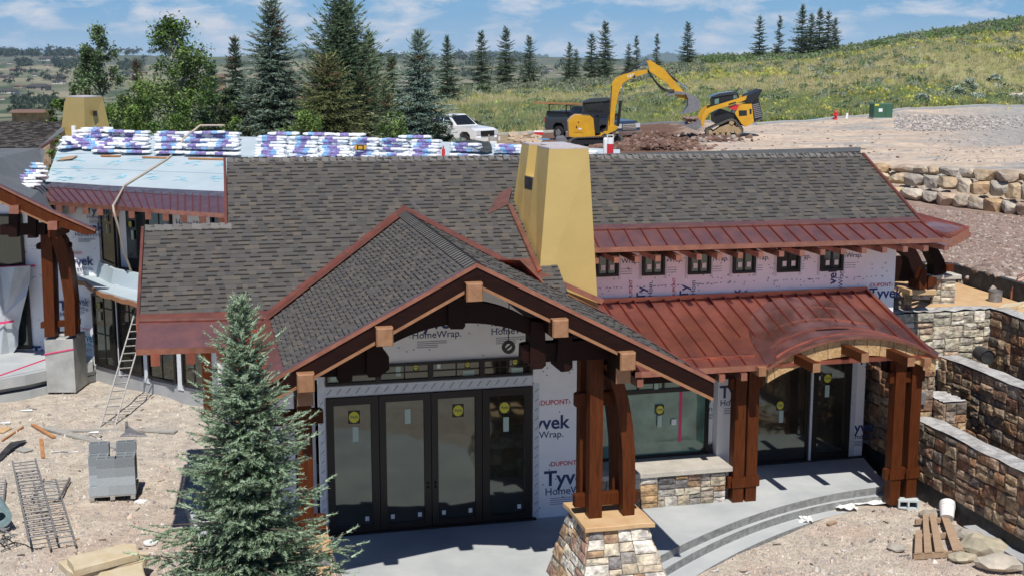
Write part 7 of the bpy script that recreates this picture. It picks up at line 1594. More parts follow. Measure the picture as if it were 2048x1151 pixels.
# dirt mound by the machines, grey rubble spill
rnd = random.Random(31); mb = MB()
def clod(n, fp, cols, s0, s1, hh):
    for _ in range(n):
        px, py = fp(); p = hit(px, py, 45); s_ = rnd.uniform(s0, s1); c = rnd.choice(cols); k = rnd.uniform(.7, 1.2); mb.rock((p.x, p.y, p.z+hh(px, py)*rnd.random()), s_, rnd, 0, col=tuple(q*k for q in c))
BR = [(.15, .085, .06), (.19, .115, .085), (.12, .07, .05), (.24, .16, .13)]
clod(1100, lambda: (rnd.gauss(1310, 48), rnd.uniform(274, 302)), BR, .05, .17, lambda x, y: max(0, .30-abs(x-1320)/260))
clod(260, lambda: (rnd.gauss(1400, 35), rnd.uniform(272, 285)), BR+[(.38, .33, .29)], .06, .20, lambda x, y: .1)
clod(300, lambda: (rnd.uniform(1180, 1300), rnd.uniform(283, 300)), BR, .06, .2, lambda x, y: .05)
tag(mb.build('dirt_mound', M['rock'], flip=False), 'brown dirt clods heaped between the excavator and the loader', 'dirt', kind='stuff')
mb = MB(); GR = [(.40, .38, .35), (.33, .31, .29), (.48, .45, .41), (.26, .23, .22)]
clod(1500, lambda: (min(2070, 1790+abs(rnd.gauss(0, 1))*140), rnd.uniform(232, 262)), GR, .03, .12, lambda x, y: .05)
clod(300, lambda: (rnd.uniform(1840, 2060), rnd.uniform(262, 325)), GR, .02, .07, lambda x, y: .03); clod(300, lambda: (rnd.uniform(1300, 1800), rnd.uniform(245, 320)), GR+BR, .03, .10, lambda x, y: .0)
tag(mb.build('rubble_spill', M['rock'], flip=False), 'grey broken rock spread over the right side of the pad', 'rubble', kind='stuff')
mb = MB()
for _ in range(2600):
    px = rnd.uniform(1740, 2060); py = rnd.uniform(395, 575); p = D(px, py, 30); Y = 31+rnd.random()*14; x = (px-1024)/FPX*Y; KK = rnd.uniform(.8, 1.15); s_ = rnd.uniform(.02, .07) if Y > 32.5 else rnd.uniform(.05, .15); mb.rock((x, Y, ground_z(x, Y)), s_, rnd, 0, col=tuple(q*KK for q in rnd.choice([(.27, .20, .165), (.31, .24, .20), (.21, .155, .13), (.38, .33, .29)])))
tag(mb.build('court_gravel', M['rock'], flip=False), 'reddish brown broken stone on the lower court behind the deck', 'gravel', kind='stuff')
# ------------------------------------------------------------------ vegetation
def inst(tV, tF, pos, dirs, scl, cols, rs, roll=None, flat=None):
    """copies of a template (axis +x) along given directions"""
    n = len(pos); d = dirs/np.linalg.norm(dirs, axis=1, keepdims=True); a = np.zeros_like(d); a[:, 2] = 1; par = np.abs(d[:, 2]) > .95; a[par] = (1, 0, 0)
    e1 = np.cross(a, d); e1 /= np.linalg.norm(e1, axis=1, keepdims=True); e2 = np.cross(d, e1)
    if roll is not None: c, s_ = np.cos(roll)[:, None], np.sin(roll)[:, None]; e1, e2 = e1*c+e2*s_, e2*c-e1*s_
    sc = scl[:, None, None] if scl.ndim == 1 else scl[:, None, :]
    T = tV[None]*sc; V = pos[:, None]+d[:, None]*T[:, :, :1]+e1[:, None]*T[:, :, 1:2]+e2[:, None]*T[:, :, 2:3]
    F = tF[None]+(np.arange(n)*len(tV))[:, None, None]; C = np.repeat(cols[:, None], len(tV), axis=1)
    return V.reshape(-1, 3), F.reshape(-1, tF.shape[1]), C.reshape(-1, 3)
def brush_tmpl(n, rs, r=.30, core=.10):      # bottle brush shoot: unit length along x
    V = []; F = []
    for k in range(n):
        x = rs.uniform(-.02, .92); a = rs.uniform(0, 6.28); l = r*(1-.45*x)*rs.uniform(.8, 1.2); w = .05; ca, sa = math.cos(a), math.sin(a)
        i = len(V); V += [(x, -sa*w, ca*w), (x+.06, sa*w, -ca*w), (x+.30, ca*l, sa*l)]; F.append((i, i+1, i+2))
    for k in range(3):
        a = k*2.09; i = len(V); V += [(0, math.cos(a)*core, math.sin(a)*core), (0, math.cos(a+2.09)*core, math.sin(a+2.09)*core), (1.02, 0, 0)]; F.append((i, i+1, i+2))
    return np.array(V), np.array(F)
def spray_tmpl(n, rs):                        # flat fan of small slivers with gaps, drooping a little
    V = []; F = []
    for k in range(n):
        x = rs.uniform(0, .8); sgn = rs.choice([-1, 1]); l = rs.uniform(.25, .55); w = .055; i = len(V)
        V += [(x-w, 0, 0), (x+w, 0, .02), (x+l*.75, sgn*l*.6, -.12*l+rs.uniform(-.1, .1))]; F.append((i, i+1, i+2))
    i = len(V); V += [(0, -.05, 0), (0, .05, 0), (1.05, 0, -.06)]; F.append((i, i+1, i+2)); return np.array(V), np.array(F)
def conifer_arrays(H, Rb, seed, whorl=.35, nb=9, tw=7, shoot=.3, tmpl=None, base=.06, cola=(.05, .075, .045), colb=(.10, .14, .09), tipc=None, shape=.85, droop=-.12, jit=.25, topup=.3, thin=1.0, rw=1.0, brown=.006, cones=0.0):
    rs = np.random.RandomState(seed); pos = []; dr = []; sc = []; co = []; z = H*base; wood = []
    ca, cb = np.array(cola), np.array(colb)
    while z < H*.985:
        u = z/H; rad = Rb*((1-u)**shape)*rs.uniform(1-jit*.5, 1+jit*.35)+.04*H*.3*(1-u); n = max(3, int(nb*(.5+.5*(1-u)))); off = rs.uniform(0, 6.28)
        for b in range(n):
            if rs.rand() > thin: continue
            a = off+b*6.283/n+rs.uniform(-.25, .25); L_ = rad*rs.uniform(1-jit, 1+jit*.6); el = lerp(droop, .9, max(0, (u-.55)/.45)**1.6)+rs.uniform(-.12, .12)
            d0 = np.array([math.cos(a)*math.cos(el), math.sin(a)*math.cos(el), math.sin(el)]); curl = topup*rs.uniform(.5, 1.3)
            zz = z+rs.uniform(-.5, .5)*whorl; m = max(2, int(tw*L_/Rb+1.5)); cc = ca+(cb-ca)*rs.rand(); bp = rs.rand() < brown+(cones if u > .72 else 0); cc = np.array((.14, .10, .05))*rs.uniform(.7, 1.2) if bp else cc
            lat = np.array([-math.sin(a), math.cos(a), 0]); tip = np.array([0, 0, zz])+d0*L_+np.array([0, 0, curl*L_*.35]); wood.append((np.array([0, 0, zz]), tip, L_))
            for k in range(m+1):
                t = (k+.3)/(m+.3); p = np.array([0, 0, zz])+d0*L_*t+np.array([0, 0, curl*L_*t*t*.35]); w = (1-t)*L_*.42*rw+shoot*.35
                if k == m: pos.append(p); dr.append(d0+np.array([0, 0, curl*.5])); sc.append(shoot*rs.uniform(.8, 1.2)); co.append(cc*1.1 if tipc is None else np.array(tipc)); continue
                for sgn in (-1, 1):
                    q = max(1, int(w/(shoot*.55))); td = d0*rs.uniform(.5, 1.0)+lat*sgn*rs.uniform(.7, 1.1)+np.array([0, 0, rs.uniform(-.25, .15)]); td /= np.linalg.norm(td)
                    for j in range(q):
                        s_ = rs.uniform(.75, 1.2)*shoot; pp = p+td*(j*shoot*.55)+rs.normal(0, shoot*.10, 3); dd = td+d0*rs.uniform(0, .7)+rs.normal(0, .18, 3)
                        c = cc*(1+.35*(j/(q or 1)))*rs.uniform(.8, 1.2)
                        if tipc is not None and j == q-1 and not bp: c = c*.5+np.array(tipc)*.5
                        pos.append(pp); dr.append(dd); sc.append(s_); co.append(c)
        z += whorl*rs.uniform(.75, 1.25)*(1-.35*u)
    for k in range(3): pos.append(np.array([0, 0, H-shoot*.9*(k+.4)])); dr.append(np.array([.02*k, 0, 1.])); sc.append(shoot*1.1); co.append(cb if tipc is None else np.array(tipc))
    return np.array(pos), np.array(dr), np.array(sc), np.clip(np.array(co), 0, 1), wood
def conifer(name, label, at, H, Rb, seed, tmpl, group=None, cat='conifer', trunkr=None, **kw):
    t = thing(name, label, cat, at, 0, group); P, Dr, S, Co, wood = conifer_arrays(H, Rb, seed, **kw); rs = np.random.RandomState(seed)
    V, F, C = inst(tmpl[0], tmpl[1], P, Dr, S, Co, rs, roll=rs.uniform(0, 6.28, len(P)) if kw.get('shoot', 1) < .25 else rs.normal(0, .5, len(P)))
    np_mesh('crown', V, F, M['needle'], t, col=C)
    mb = MB(); tr = trunkr or H*.018; mb.tube([(0, 0, -.3), (0, 0, H*.3), (0, 0, H*.7), (0, 0, H*.97)], [tr, tr*.8, tr*.4, tr*.08], 8)
    for a, b, l in wood: mb.cyl(a, b, max(.006, l*.014), .003, 4, cap=False)
    mb.build('trunk', M['bark'], t); return t
rsT = np.random.RandomState(4); BRUSH = brush_tmpl(20, rsT); BR2 = brush_tmpl(9, rsT, .34, .13); SPRAY = spray_tmpl(9, rsT)
# the young blue spruce in front
sp = Vector(((470-1024)/FPX*15.6*.985, 15.4, -.25)); top = D(483, 596, 15.4).z
conifer('blue_spruce', 'young pale blue green spruce standing in front of the house at the left', sp, top+.20, 1.74, 5, BRUSH, whorl=.17, nb=14, tw=10, shoot=.145, base=.10, cola=(.085, .135, .075), colb=(.17, .25, .145), tipc=(.33, .43, .29), shape=.85, droop=.05, jit=.42, topup=.55, trunkr=.06, rw=1.05)
# trees behind the house
T2 = [('spruce_tree', 'tall dark spruce with brown cones in its forked top, left of the house centre', 545, -8, 58, 66, dict(cola=(.035, .055, .035), colb=(.085, .12, .08), tipc=(.14, .19, .15), whorl=.26, nb=12, tw=8, shoot=.26, shape=.72)),
      ('spruce_tree', 'tallest broad dark green conifer reaching out of the top of the photo', 686, -12, 60, 88, dict(cola=(.028, .05, .028), colb=(.065, .10, .05), tipc=(.10, .15, .08), whorl=.24, nb=13, tw=8, shoot=.26, shape=.62, topup=.9, droop=.15)),
      ('spruce_tree', 'olive green conifer with a brownish crown in front of the tallest one', 655, 115, 55, 74, dict(cola=(.035, .05, .018), colb=(.085, .10, .035), tipc=(.12, .13, .05), whorl=.24, nb=12, tw=7, shoot=.24, shape=.6)),
      ('spruce_tree', 'dark conifer right behind the tallest one', 738, 68, 66, 40, dict(cola=(.03, .05, .025), colb=(.07, .10, .045), whorl=.3, nb=11, tw=6, shoot=.28)),
      ('spruce_tree', 'blue green spruce standing in front of the white pickup', 838, 66, 55, 66, dict(cola=(.045, .075, .055), colb=(.10, .145, .11), tipc=(.17, .23, .19), whorl=.24, nb=12, tw=8, shoot=.24, shape=.72)),
      ('spruce_tree', 'slim spruce left of the big dark spruce', 470, 76, 66, 30, dict(cola=(.03, .05, .035), colb=(.07, .10, .065), whorl=.3, nb=10, tw=6, shoot=.28)),
      ('spruce_tree', 'blue green spruce low between the leafy tree and the big spruce', 421, 130, 58, 36, dict(cola=(.04, .075, .06), colb=(.08, .13, .10), whorl=.26, nb=11, tw=7, shoot=.25)),
      ('spruce_tree', 'loose pale olive conifer between the two big groups', 770, 165, 54, 34, dict(cola=(.08, .10, .05), colb=(.14, .17, .09), whorl=.28, nb=8, tw=6, shoot=.26, topup=.9, thin=.8)),
      ('spruce_tree', 'tiny far spruce between the big trees', 783, 112, 90, 14, dict(cola=(.04, .06, .03), colb=(.08, .10, .05), whorl=.4, nb=8, tw=4, shoot=.38)),
      ('spruce_tree', 'small dead topped spruce between the two leafy trees', 272, 122, 80, 15, dict(cola=(.05, .055, .04), colb=(.09, .09, .06), whorl=.4, nb=8, tw=4, shoot=.34)),
      ('spruce_tree', 'dark spruce behind the left foot of the big dark spruce', 575, 150, 66, 50, dict(cola=(.03, .05, .035), colb=(.07, .10, .07), whorl=.3, nb=11, tw=7, shoot=.3)),
      ('spruce_tree', 'low dark spruce filling the gap left of the big group', 500, 170, 62, 44, dict(cola=(.03, .055, .04), colb=(.07, .11, .08), whorl=.3, nb=11, tw=7, shoot=.28)),
      ('spruce_tree', 'low wide conifer filling the gap below the olive one', 620, 190, 56, 50, dict(cola=(.03, .045, .025), colb=(.07, .09, .045), whorl=.28, nb=11, tw=7, shoot=.26)),
      ('spruce_tree', 'low dark conifer just left of the blue green spruce', 795, 190, 57, 40, dict(cola=(.035, .055, .03), colb=(.08, .11, .06), whorl=.28, nb=11, tw=7, shoot=.26)),
      ('spruce_tree', 'loose dark conifer right of the tallest one', 722, 150, 58, 44, dict(cola=(.035, .05, .025), colb=(.08, .10, .045), whorl=.28, nb=11, tw=7, shoot=.26))]
for i, (nm, lab, px, ty, Y, hw, kw) in enumerate(T2):
    for k_ in ('cola', 'colb', 'tipc'):
        if k_ in kw: kw[k_] = tuple(q*1.45 for q in kw[k_])
    kw['nb'] += 2; kw['cones'] = .20 if i in (0, 2, 4, 9) else .05
    x = (px-1024)/FPX*Y*.985; z0 = ground_z(x, Y)-.3
    if Y < 62: z0 = min(z0, 3.4)
    H = D(px, ty, Y).z-z0; conifer(nm, lab, (x, Y, z0), H, hw/FPX*Y*1.5, 40+i, BR2, group='conifers behind the house', **kw)
# the sparse conifers on the hill, each set on the ground
P_ = [conifer('hill_spruce', 'x', (0, 0, 0), 6.0, r, 100+k, BR2, group='conifers on the hill', whorl=.36, nb=9, tw=5, shoot=.34, jit=.45, thin=th_, cola=(.03, .05, .03), colb=(.07, .105, .06), tipc=(.11, .15, .09), shape=.7, droop=-.05) for k, (r, th_) in enumerate(((1.75, .9), (1.45, .8), (2.0, .95), (1.2, .65)))]
HT = [(1518, 30, 112, 1, 'lone spruce on the skyline, left of the close group'), (1557, 32, 108, 3, 'thin leaning spruce on the skyline between the lone one and the group'), (1602, 12, 105, 2, 'tallest spruce at the left of the skyline group'), (1620, 28, 104, 0, 'second spruce from the left in the skyline group'), (1637, 18, 103, 2, 'middle spruce of the skyline group'), (1654, 20, 100, 1, 'fourth spruce from the left in the skyline group'), (1668, 36, 98, 0, 'rightmost spruce of the skyline group'), (1374, 45, 132, 0, 'spruce left of the green hill skyline, above the bucket'), (1313, 68, 142, 3, 'sparse spruce just right of the excavator arm'), (1273, 72, 146, 3, 'right one of the two thin spruces above the boom'), (1257, 86, 148, 1, 'left one of the two thin spruces above the boom'), (1210, 45, 155, 0, 'taller spruce of the pair left of the boom'), (1183, 65, 155, 1, 'shorter spruce of the pair left of the boom'), (1139, 87, 162, 2, 'bushy spruce above the dark pickup'), (1152, 97, 160, 1, 'small spruce leaning on the bushy one above the dark pickup'), (1058, 73, 163, 0, 'spruce right of the middle row, above the grass'), (1012, 57, 178, 2, 'tallest spruce of the middle row'), (963, 64, 182, 0, 'slender spruce above the notice board'), (895, 75, 205, 2, 'spruce right behind the blue green one')]
used = set()
for px, ty, by, k, lab in HT:
    p = hit(px, by, 80 if by < 170 else 60)
    if p.y > 230: x_ = (px-1024)/FPX*162*.985; p = Vector((x_, 162, ground_z(x_, 162)))
    H = D(px, ty, p.y).z-p.z; sc_ = (H*.22/1.3*(1.25 if k == 2 else 1), )*2+(H/6.0,); rz = rnd.random()*6
    sc_ = (H/6*.92, H/6*.92, H/6)
    if k not in used: used.add(k); o = P_[k]; o.location = p-Vector((0, 0, .1)); o.rotation_euler = (0, 0, rz); o.scale = sc_; o['label'] = lab
    else: o = dup(P_[k], lab, p-Vector((0, 0, .1)), rz, sc_)
# leafy trees
def leafy(name, label, at, H, R_, seed, cols, n=9000, ls=.09, pale=True, trunk=True, form='oval', group=None, cat='leafy tree', z0f=.1):
    rs = np.random.RandomState(seed); t = thing(name, label, cat, at, 0, group); mb = MB(); m = M['bark_w'] if pale else M['bark']
    clumps = []; tp_ = []
    if trunk:
        pts = [Vector((0, 0, -.3))]; 
        for k in range(1, 8): pts.append(Vector((rs.uniform(-.06, .06)*H*.3, rs.uniform(-.06, .06)*H*.3, H*.95*k/7)))
        mb.tube(pts, [H*.016*(1-k/9) for k in range(8)], 7)
    nb = 90 if trunk else 26
    for k in range(nb):
        u = rs.uniform(z0f, .98); prof = max(.12, math.sin(math.pi*min(1, max(0, u))**.72)**.75) if form == 'oval' else math.sqrt(max(0, 1-u*u))
        a = rs.uniform(0, 6.28); r = R_*prof*rs.uniform(.35, 1.0); c = Vector((math.cos(a)*r, math.sin(a)*r, H*u)); clumps.append((c, R_*rs.uniform(.16, .34)*(1.1-.5*u)))
        if trunk: s_ = Vector((0, 0, max(.05, H*u-r*.9))); mb.tube([s_, s_.lerp(c, .5)+Vector((0, 0, .03*H)), c], [H*.006, H*.004, .008], 5)
    if trunk: mb.build('trunk', m, t)
    tot = sum(r*r for c, r in clumps); V = []; C = []; pos = []; dr = []; sc = []; co = []
    for c, r in clumps:
        base = np.array(cols[rs.randint(len(cols))])*rs.uniform(.8, 1.2); per = max(4, int(n*r*r/tot))
        g_ = rs.normal(0, .55, (per, 3))*r*np.array([1, 1, .9]); pos.append(np.array(c)+g_); dr.append(rs.normal(0, 1, (per, 3))); sc.append(rs.uniform(.6, 1.3, per)*ls); co.append(base*rs.uniform(.75, 1.25, (per, 1)))
    tV = np.array([(-.5, 0, 0), (0, .38, .05), (.5, 0, 0), (0, -.38, .05)]); tF = np.array([(0, 1, 2, 3)])
    V, F, C = inst(tV, tF, np.vstack(pos), np.vstack(dr), np.hstack(sc), np.clip(np.vstack(co), 0, 1), rs)
    np_mesh('crown', V, F, M['leaf'], t, col=C); return t
LG = [(.12, .20, .045), (.16, .25, .06), (.09, .16, .045), (.19, .27, .09)]
def at_(px, Y, z=None): x = (px-1024)/FPX*Y*.985; return Vector((x, Y, ground_z(x, Y)-.2 if z is None else z))
for i, (px, ty, Y, hw, lab, n, cols) in enumerate(((197, 50, 56, 50, 'airy leafy tree with a pale trunk behind the left chimney', 16000, [(.17, .24, .12), (.22, .30, .15), (.12, .19, .09)]), (347, 38, 55, 58, 'taller dense leafy tree behind the white bundles', 26000, LG))):
    b = at_(px, Y, 3.0); leafy('leafy_tree', lab, b, D(px, ty, Y).z-b.z, hw/FPX*Y*(1.3+.5*i), 300+i, cols, n, .13, True, group='leafy trees behind the left wing')
for i, (px, ty, Y, hw, lab) in enumerate(((235, 192, 50, 44, 'bright green bush behind the chimney'), (285, 195, 50, 40, 'green bush left of the tall leafy tree'), (330, 180, 49, 50, 'round green bush below the tall leafy tree'), (385, 190, 49, 42, 'green bush right of the tall leafy tree'), (430, 205, 50, 38, 'yellow green bush below the dark spruce'), (458, 175, 54, 30, 'green leafy bush left of the big dark spruce'), (615, 225, 50, 60, 'low green bush between the two big conifer groups'), (785, 222, 50, 46, 'low green bush left of the blue green spruce'), (112, 188, 58, 24, 'green bush left of the ochre chimney'), (125, 205, 55, 16, 'small bright bush touching the ochre chimney'), (155, 150, 70, 26, 'yellow green shrub behind the ochre chimney'), (460, 225, 49, 26, 'low olive shrub behind the bundles'), (880, 246, 50, 34, 'low dark bush behind the middle bundles'))):
    b = at_(px, Y, 3.2 if Y < 60 else 1.0); leafy('bush', lab, b, D(px, ty, Y).z-b.z, hw/FPX*Y*1.3, 330+i, LG if 'dark' not in lab else [(.05, .07, .04)], 4200, .11, False, False, 'dome', 'bushes behind the left wing', 'bush', z0f=0)
# hillside cover: grass, rabbitbrush and sage as ground cover
rs = np.random.RandomState(8)
def tuft(n, spread, up): 
    V = []; F = []
    for k in range(n):
        a = rs.uniform(0, 6.28); r = spread*rs.uniform(.1, 1); x, y = math.cos(a)*r*.4, math.sin(a)*r*.4; tx, ty = math.cos(a)*r, math.sin(a)*r; w = .05; b = rs.uniform(0, 6.28); i = len(V)
        V += [(x+math.cos(b)*w, y+math.sin(b)*w, 0), (x-math.cos(b)*w, y-math.sin(b)*w, 0), (tx, ty, up*rs.uniform(.6, 1.1))]; F.append((i, i+1, i+2))
    return np.array(V), np.array(F)
def dome(n):
    V = []; F = []
    for k in range(n):
        a = rs.uniform(0, 6.28); e = rs.uniform(0, 1.5); r = rs.uniform(.6, 1); c = np.array([math.cos(a)*math.cos(e)*r, math.sin(a)*math.cos(e)*r, math.sin(e)*.75*r]); s_ = .22; i = len(V)
        for _ in range(3): V.append(tuple(c+rs.normal(0, s_*.7, 3)))
        F.append((i, i+1, i+2))
    return np.array(V), np.array(F)
def cover(n, dens, tm, cols, s0, s1, fp, squash=None):
    pos = []; co = []; sc = []
    while len(pos) < n:
        px, Y = fp(); 
        if Y < kerbY(px)+1.2: continue
        x = (px-1024)/FPX/.985*Y
        if rs.rand() > dens(x, Y): continue
        pos.append((x, Y, ground_z(x, Y)-.03)); c = np.array(cols[rs.randint(len(cols))])*rs.uniform(.75, 1.25); co.append(c); sc.append(rs.uniform(s0, s1)*(1+.0*Y))
    pos = np.array(pos); sc = np.array(sc); co = np.array(co); n = len(pos); a = rs.uniform(0, 6.28, n); c, s_ = np.cos(a), np.sin(a); T = tm[0]
    X = (T[None, :, 0]*c[:, None]-T[None, :, 1]*s_[:, None])*sc[:, None]+pos[:, :1]; Yy = (T[None, :, 0]*s_[:, None]+T[None, :, 1]*c[:, None])*sc[:, None]+pos[:, 1:2]; Z = T[None, :, 2]*sc[:, None]+pos[:, 2:]
    V = np.stack([X, Yy, Z], -1).reshape(-1, 3); F = (tm[1][None]+(np.arange(n)*len(T))[:, None, None]).reshape(-1, 3); C = np.repeat(co, len(T), axis=0); return V, F, C
def many(name, parts, label, cat):
    off = 0; VV, FF, CC = [], [], []
    for V, F, C in parts: VV.append(V); FF.append(F+off); CC.append(C); off += len(V)
    return tag(np_mesh(name, np.vstack(VV), np.vstack(FF), M['grass'], col=np.clip(np.vstack(CC), 0, 1)), label, cat, kind='stuff')
hill = lambda: (rs.uniform(840, 2130), 72+110*rs.rand()**1.15)
T1, T2_, T3 = tuft(12, .8, 1.0), dome(26), dome(34)
many('dry_grass', [cover(20000, lambda x, y: .35+.65*fbm(x*.12, y*.12), T1, [(.52, .48, .26), (.46, .44, .22), (.60, .55, .34), (.38, .41, .18), (.48, .42, .23)], .28, .55, hill), cover(5000, lambda x, y: 1, T1, [(.26, .34, .14), (.32, .38, .17), (.22, .28, .12)], .35, .6, lambda: (rs.uniform(900, 2060), 71+30*rs.rand()**2))], 'dry and green grass covering the hillside', 'grass')
many('rabbitbrush', [cover(2100, lambda x, y: 1 if fbm(x*.055+5, y*.055) > .53 else .04, T2_, [(.52, .52, .10), (.42, .47, .10), (.58, .52, .12), (.33, .42, .11), (.48, .45, .11)], .28, .62, hill)], 'yellow flowering brush dotted over the hillside', 'brush')
many('sagebrush', [cover(1500, lambda x, y: 1 if fbm(x*.09+25, y*.09+3) > .50 else .08, T3, [(.20, .26, .14), (.25, .30, .17), (.30, .33, .25), (.17, .24, .12)], .35, .75, hill), cover(900, lambda x, y: 1, T3, [(.15, .23, .09), (.19, .27, .12), (.25, .29, .19)], .5, 1.1, lambda: (rs.uniform(1380, 2100), rs.uniform(150, 174))), cover(500, lambda x, y: 1, T3, [(.22, .26, .17), (.27, .29, .20)], .5, 1.1, lambda: (rs.uniform(860, 1400), rs.uniform(130, 165)))], 'green and grey sage covering the upper hillside', 'brush')
for i, (px, py, w, lab) in enumerate(((1935, 200, 34, 'large silvery sage bush on the right of the hillside'), (1846, 208, 18, 'smaller silvery sage bush left of the large one'), (1990, 165, 14, 'silvery sage bush above the large one'), (965, 190, 18, 'dark round shrub below the slender spruce'))):
    p = hit(px, py, 80); leafy('sage_bush', lab, p-Vector((0, 0, .1)), w/FPX*p.y*1.25, w/FPX*p.y, 380+i, [(.50, .56, .46), (.40, .46, .37)] if 'silv' in lab else [(.16, .22, .12)], 2600, .16, False, False, 'dome', 'bushes on the hillside', 'bush', z0f=0)
# ------------------------------------------------------------------ valley: houses and tree clumps
mbt = []
def vcl(n, fp, s0, s1, cols):
    pos = []; sc = []; co = []
    for _ in range(n):
        px, py = fp(); p = hit(px, py, 330); pos.append((p.x, p.y, p.z)); sc.append(rs.uniform(s0, s1)*p.y/1500); co.append(np.array(cols[rs.randint(len(cols))])*rs.uniform(.7, 1.3))
    pos, sc, co = np.array(pos), np.array(sc), np.array(co); T = T3[0]; V = (T[None]*sc[:, None, None]+pos[:, None]).reshape(-1, 3); F = (T3[1][None]+(np.arange(len(pos))*len(T))[:, None, None]).reshape(-1, 3); return V, F, np.repeat(co, len(T), axis=0)
DG = [(.035, .06, .03), (.05, .08, .04), (.06, .09, .05)]
def band(n, x0, x1, y, sd): return vcl(n, lambda: (rs.uniform(x0, x1), y+rs.normal(0, sd)), 4, 9, DG)
V7 = [band(90, 20, 120, 206, 5), band(60, 110, 160, 130, 4), band(70, 0, 80, 111, 2), band(60, 95, 150, 111, 2), band(40, 40, 60, 130, 2), band(50, 0, 300, 150, 12), band(40, 240, 290, 135, 5), band(120, 600, 1060, 118, 3), band(90, 600, 1300, 132, 6), band(60, 840, 1100, 150, 5), band(30, 20, 110, 222, 3), band(60, 0, 420, 108, 1.5), band(60, 1380, 1500, 124, 2)]
many('valley_trees', V7, 'dark tree clumps scattered over the far valley', 'trees')
WL = mat('valley_wall', (.30, .25, .20), .9); WL2 = mat('valley_wall_light', (.55, .52, .47), .9); RF = mat('valley_roof', (.055, .05, .05), .8); RF2 = mat('valley_roof_brown', (.15, .09, .07), .8)
VH = [(18, 188, 34, 1, 0, 'long dark roofed house at the left edge of the valley'), (78, 180, 42, 0, 0, 'dark hipped house right of the edge one in the valley'), (38, 176, 20, 0, 1, 'small brown house above the dark ones in the valley'), (112, 160, 30, 0, 0, 'dark wide house in the middle of the left valley'), (118, 168, 26, 1, 0, 'pale walled house right below it in the left valley'), (14, 158, 24, 0, 0, 'dark house at the left, third row of the valley'), (36, 144, 28, 0, 1, 'brown house in the second row of the left valley'), (95, 122, 30, 1, 0, 'low pale house on the far left slope'), (95, 134, 14, 1, 1, 'pale cabin below the low house on the far slope'), (122, 118, 14, 1, 0, 'white house on the far slope, upper right'), (145, 114, 12, 1, 1, 'tiny white house near the ridge'), (137, 140, 10, 1, 1, 'tiny white house in the left valley'), (40, 122, 14, 1, 0, 'white house on the upper left slope'), (20, 128, 10, 1, 0, 'tiny pale house high on the left slope'), (5, 200, 12, 1, 1, 'pale shed below the edge house'), (262, 150, 24, 1, 0, 'pale house seen between the two leafy trees'), (285, 148, 16, 0, 1, 'brown house beside it between the leafy trees'), (255, 162, 18, 0, 0, 'dark house below them between the leafy trees'), (70, 152, 12, 1, 0, 'tiny pale house in the middle of the left valley'), (1097, 143, 18, 1, 0, 'greenish barn in the valley right of the middle row of spruces'), (1118, 150, 9, 1, 1, 'tiny house in the valley beside the barn'), (950, 166, 8, 1, 1, 'tiny white house in the valley left of the slender spruce'), (620, 130, 9, 1, 0, 'tiny white house seen between the two big trees'), (812, 163, 8, 1, 0, 'tiny white house right of the big trees'), (1400, 120, 9, 1, 0, 'tiny pale house on the ridge left of the hill'), (1290, 127, 8, 1, 1, 'tiny house far behind the excavator boom'), (880, 150, 7, 1, 0, 'tiny house behind the blue green spruce'), (1075, 128, 8, 0, 0, 'tiny dark house on the far plain')]
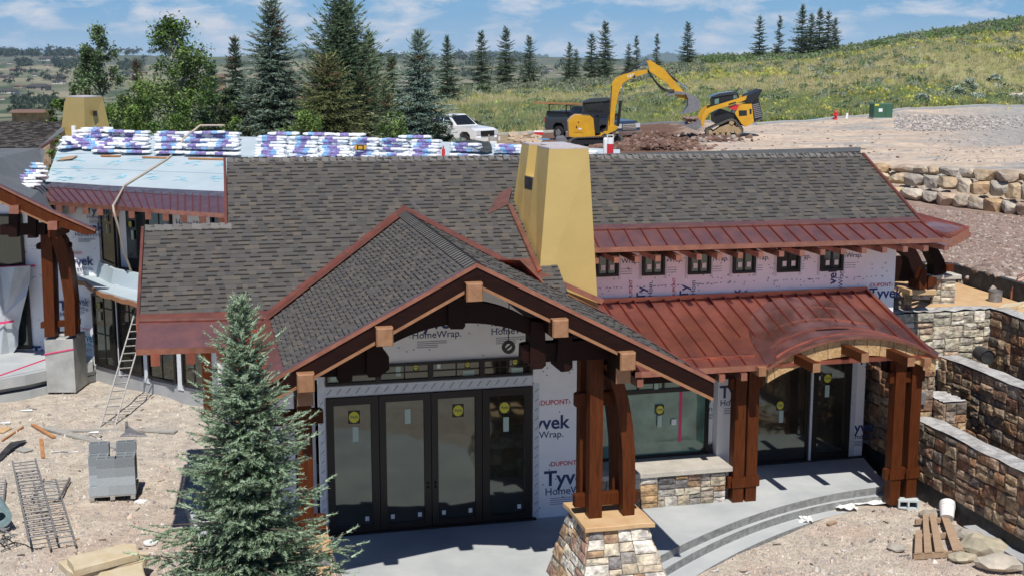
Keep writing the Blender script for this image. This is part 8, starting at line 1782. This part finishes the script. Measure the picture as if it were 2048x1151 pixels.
for px, py, w, lt, br__, lab in VH:
    p = hit(px, py, 330); W = w/FPX*p.y; D_ = W*.5; h = W*.13+1.2; rz = rnd.uniform(-.3, .3); t = thing('valley_house', lab, 'house', p, rz, 'houses scattered over the far valley')
    mb = MB(); mb.box(-W/2, W/2, -D_/2, D_/2, -3, h); mb.box(W*.1, W*.35, -D_*.75, -D_/2, -3, h*.8); wa = mb.build('wall', WL2 if lt else WL, t)
    mb = MB(); e = .06*W; mb.hexa([(-W/2-e, -D_/2-e, h), (W/2+e, -D_/2-e, h), (W/2+e, D_/2+e, h), (-W/2-e, D_/2+e, h), (-W/2+D_*.3, -.1, h+D_*.25), (W/2-D_*.3, -.1, h+D_*.25), (W/2-D_*.3, .1, h+D_*.25), (-W/2+D_*.3, .1, h+D_*.25)])
    mb.hexa([(W*.06, -D_*.8, h*.8), (W*.39, -D_*.8, h*.8), (W*.39, -D_*.3, h*.82), (W*.06, -D_*.3, h*.82), (W*.22, -D_*.7, h*.8+W*.08), (W*.23, -D_*.7, h*.8+W*.08), (W*.23, -D_*.3, h*.8+W*.08), (W*.22, -D_*.3, h*.8+W*.08)]); mb.build('roof', RF2 if br__ else RF, t)
    mb = MB(); [mb.box(x*W-W*.04, x*W+W*.04, -D_/2-.06, -D_/2-.01, h*.3, h*.75) for x in (-.38, -.22, -.06)]; mb.build('windows', M['glass_dark'], wa)
# two nearer houses seen through the trees
for px, py, w, Y, lab, rc in ((438, 175, 24, 130, 'tan house with a flat roof seen through the trees', RF2), (600, 198, 46, 95, 'dark red roofed house hidden behind the big spruce', RF2), (60, 232, 70, 120, 'brown brick ruin like house low at the left behind the grey roof', RF2)):
    p = D(px, py, Y); W = w/FPX*Y; t = thing('near_house', lab, 'house', (p.x, p.y, p.z-.6), .1); h = 1.6 if w < 60 else .9
    mb = MB(); mb.box(-W/2, W/2, 0, W*.6, -6, h); mb.build('wall', mat('tan_wall', (.36, .28, .20), .9, col2=(.20, .12, .09), nscale=2), t)
    mb = MB(); mb.hexa([(-W*.56, -.5, h), (W*.56, -.5, h), (W*.56, W*.7, h), (-W*.56, W*.7, h), (-W*.5, 0, h+.25), (W*.5, 0, h+.25), (W*.5, W*.6, h+.25), (-W*.5, W*.6, h+.25)]); mb.build('roof', rc, t)
# ------------------------------------------------------------------ air
mb = MB(); mb.box(-7000, 7000, -400, 11800, -90, 175); hz = mb.build('haze', bpy.data.materials.new('haze')); tag(hz, 'thin bluish summer haze over the valley', None, kind='stuff')
m = hz.data.materials[0]; m.use_nodes = True; n = m.node_tree.nodes; n.clear(); o_ = n.new('ShaderNodeOutputMaterial'); pv = n.new('ShaderNodeVolumePrincipled'); pv.inputs['Density'].default_value = .00004; pv.inputs['Color'].default_value = (.62, .78, 1, 1); m.node_tree.links.new(pv.outputs[0], o_.inputs['Volume'])
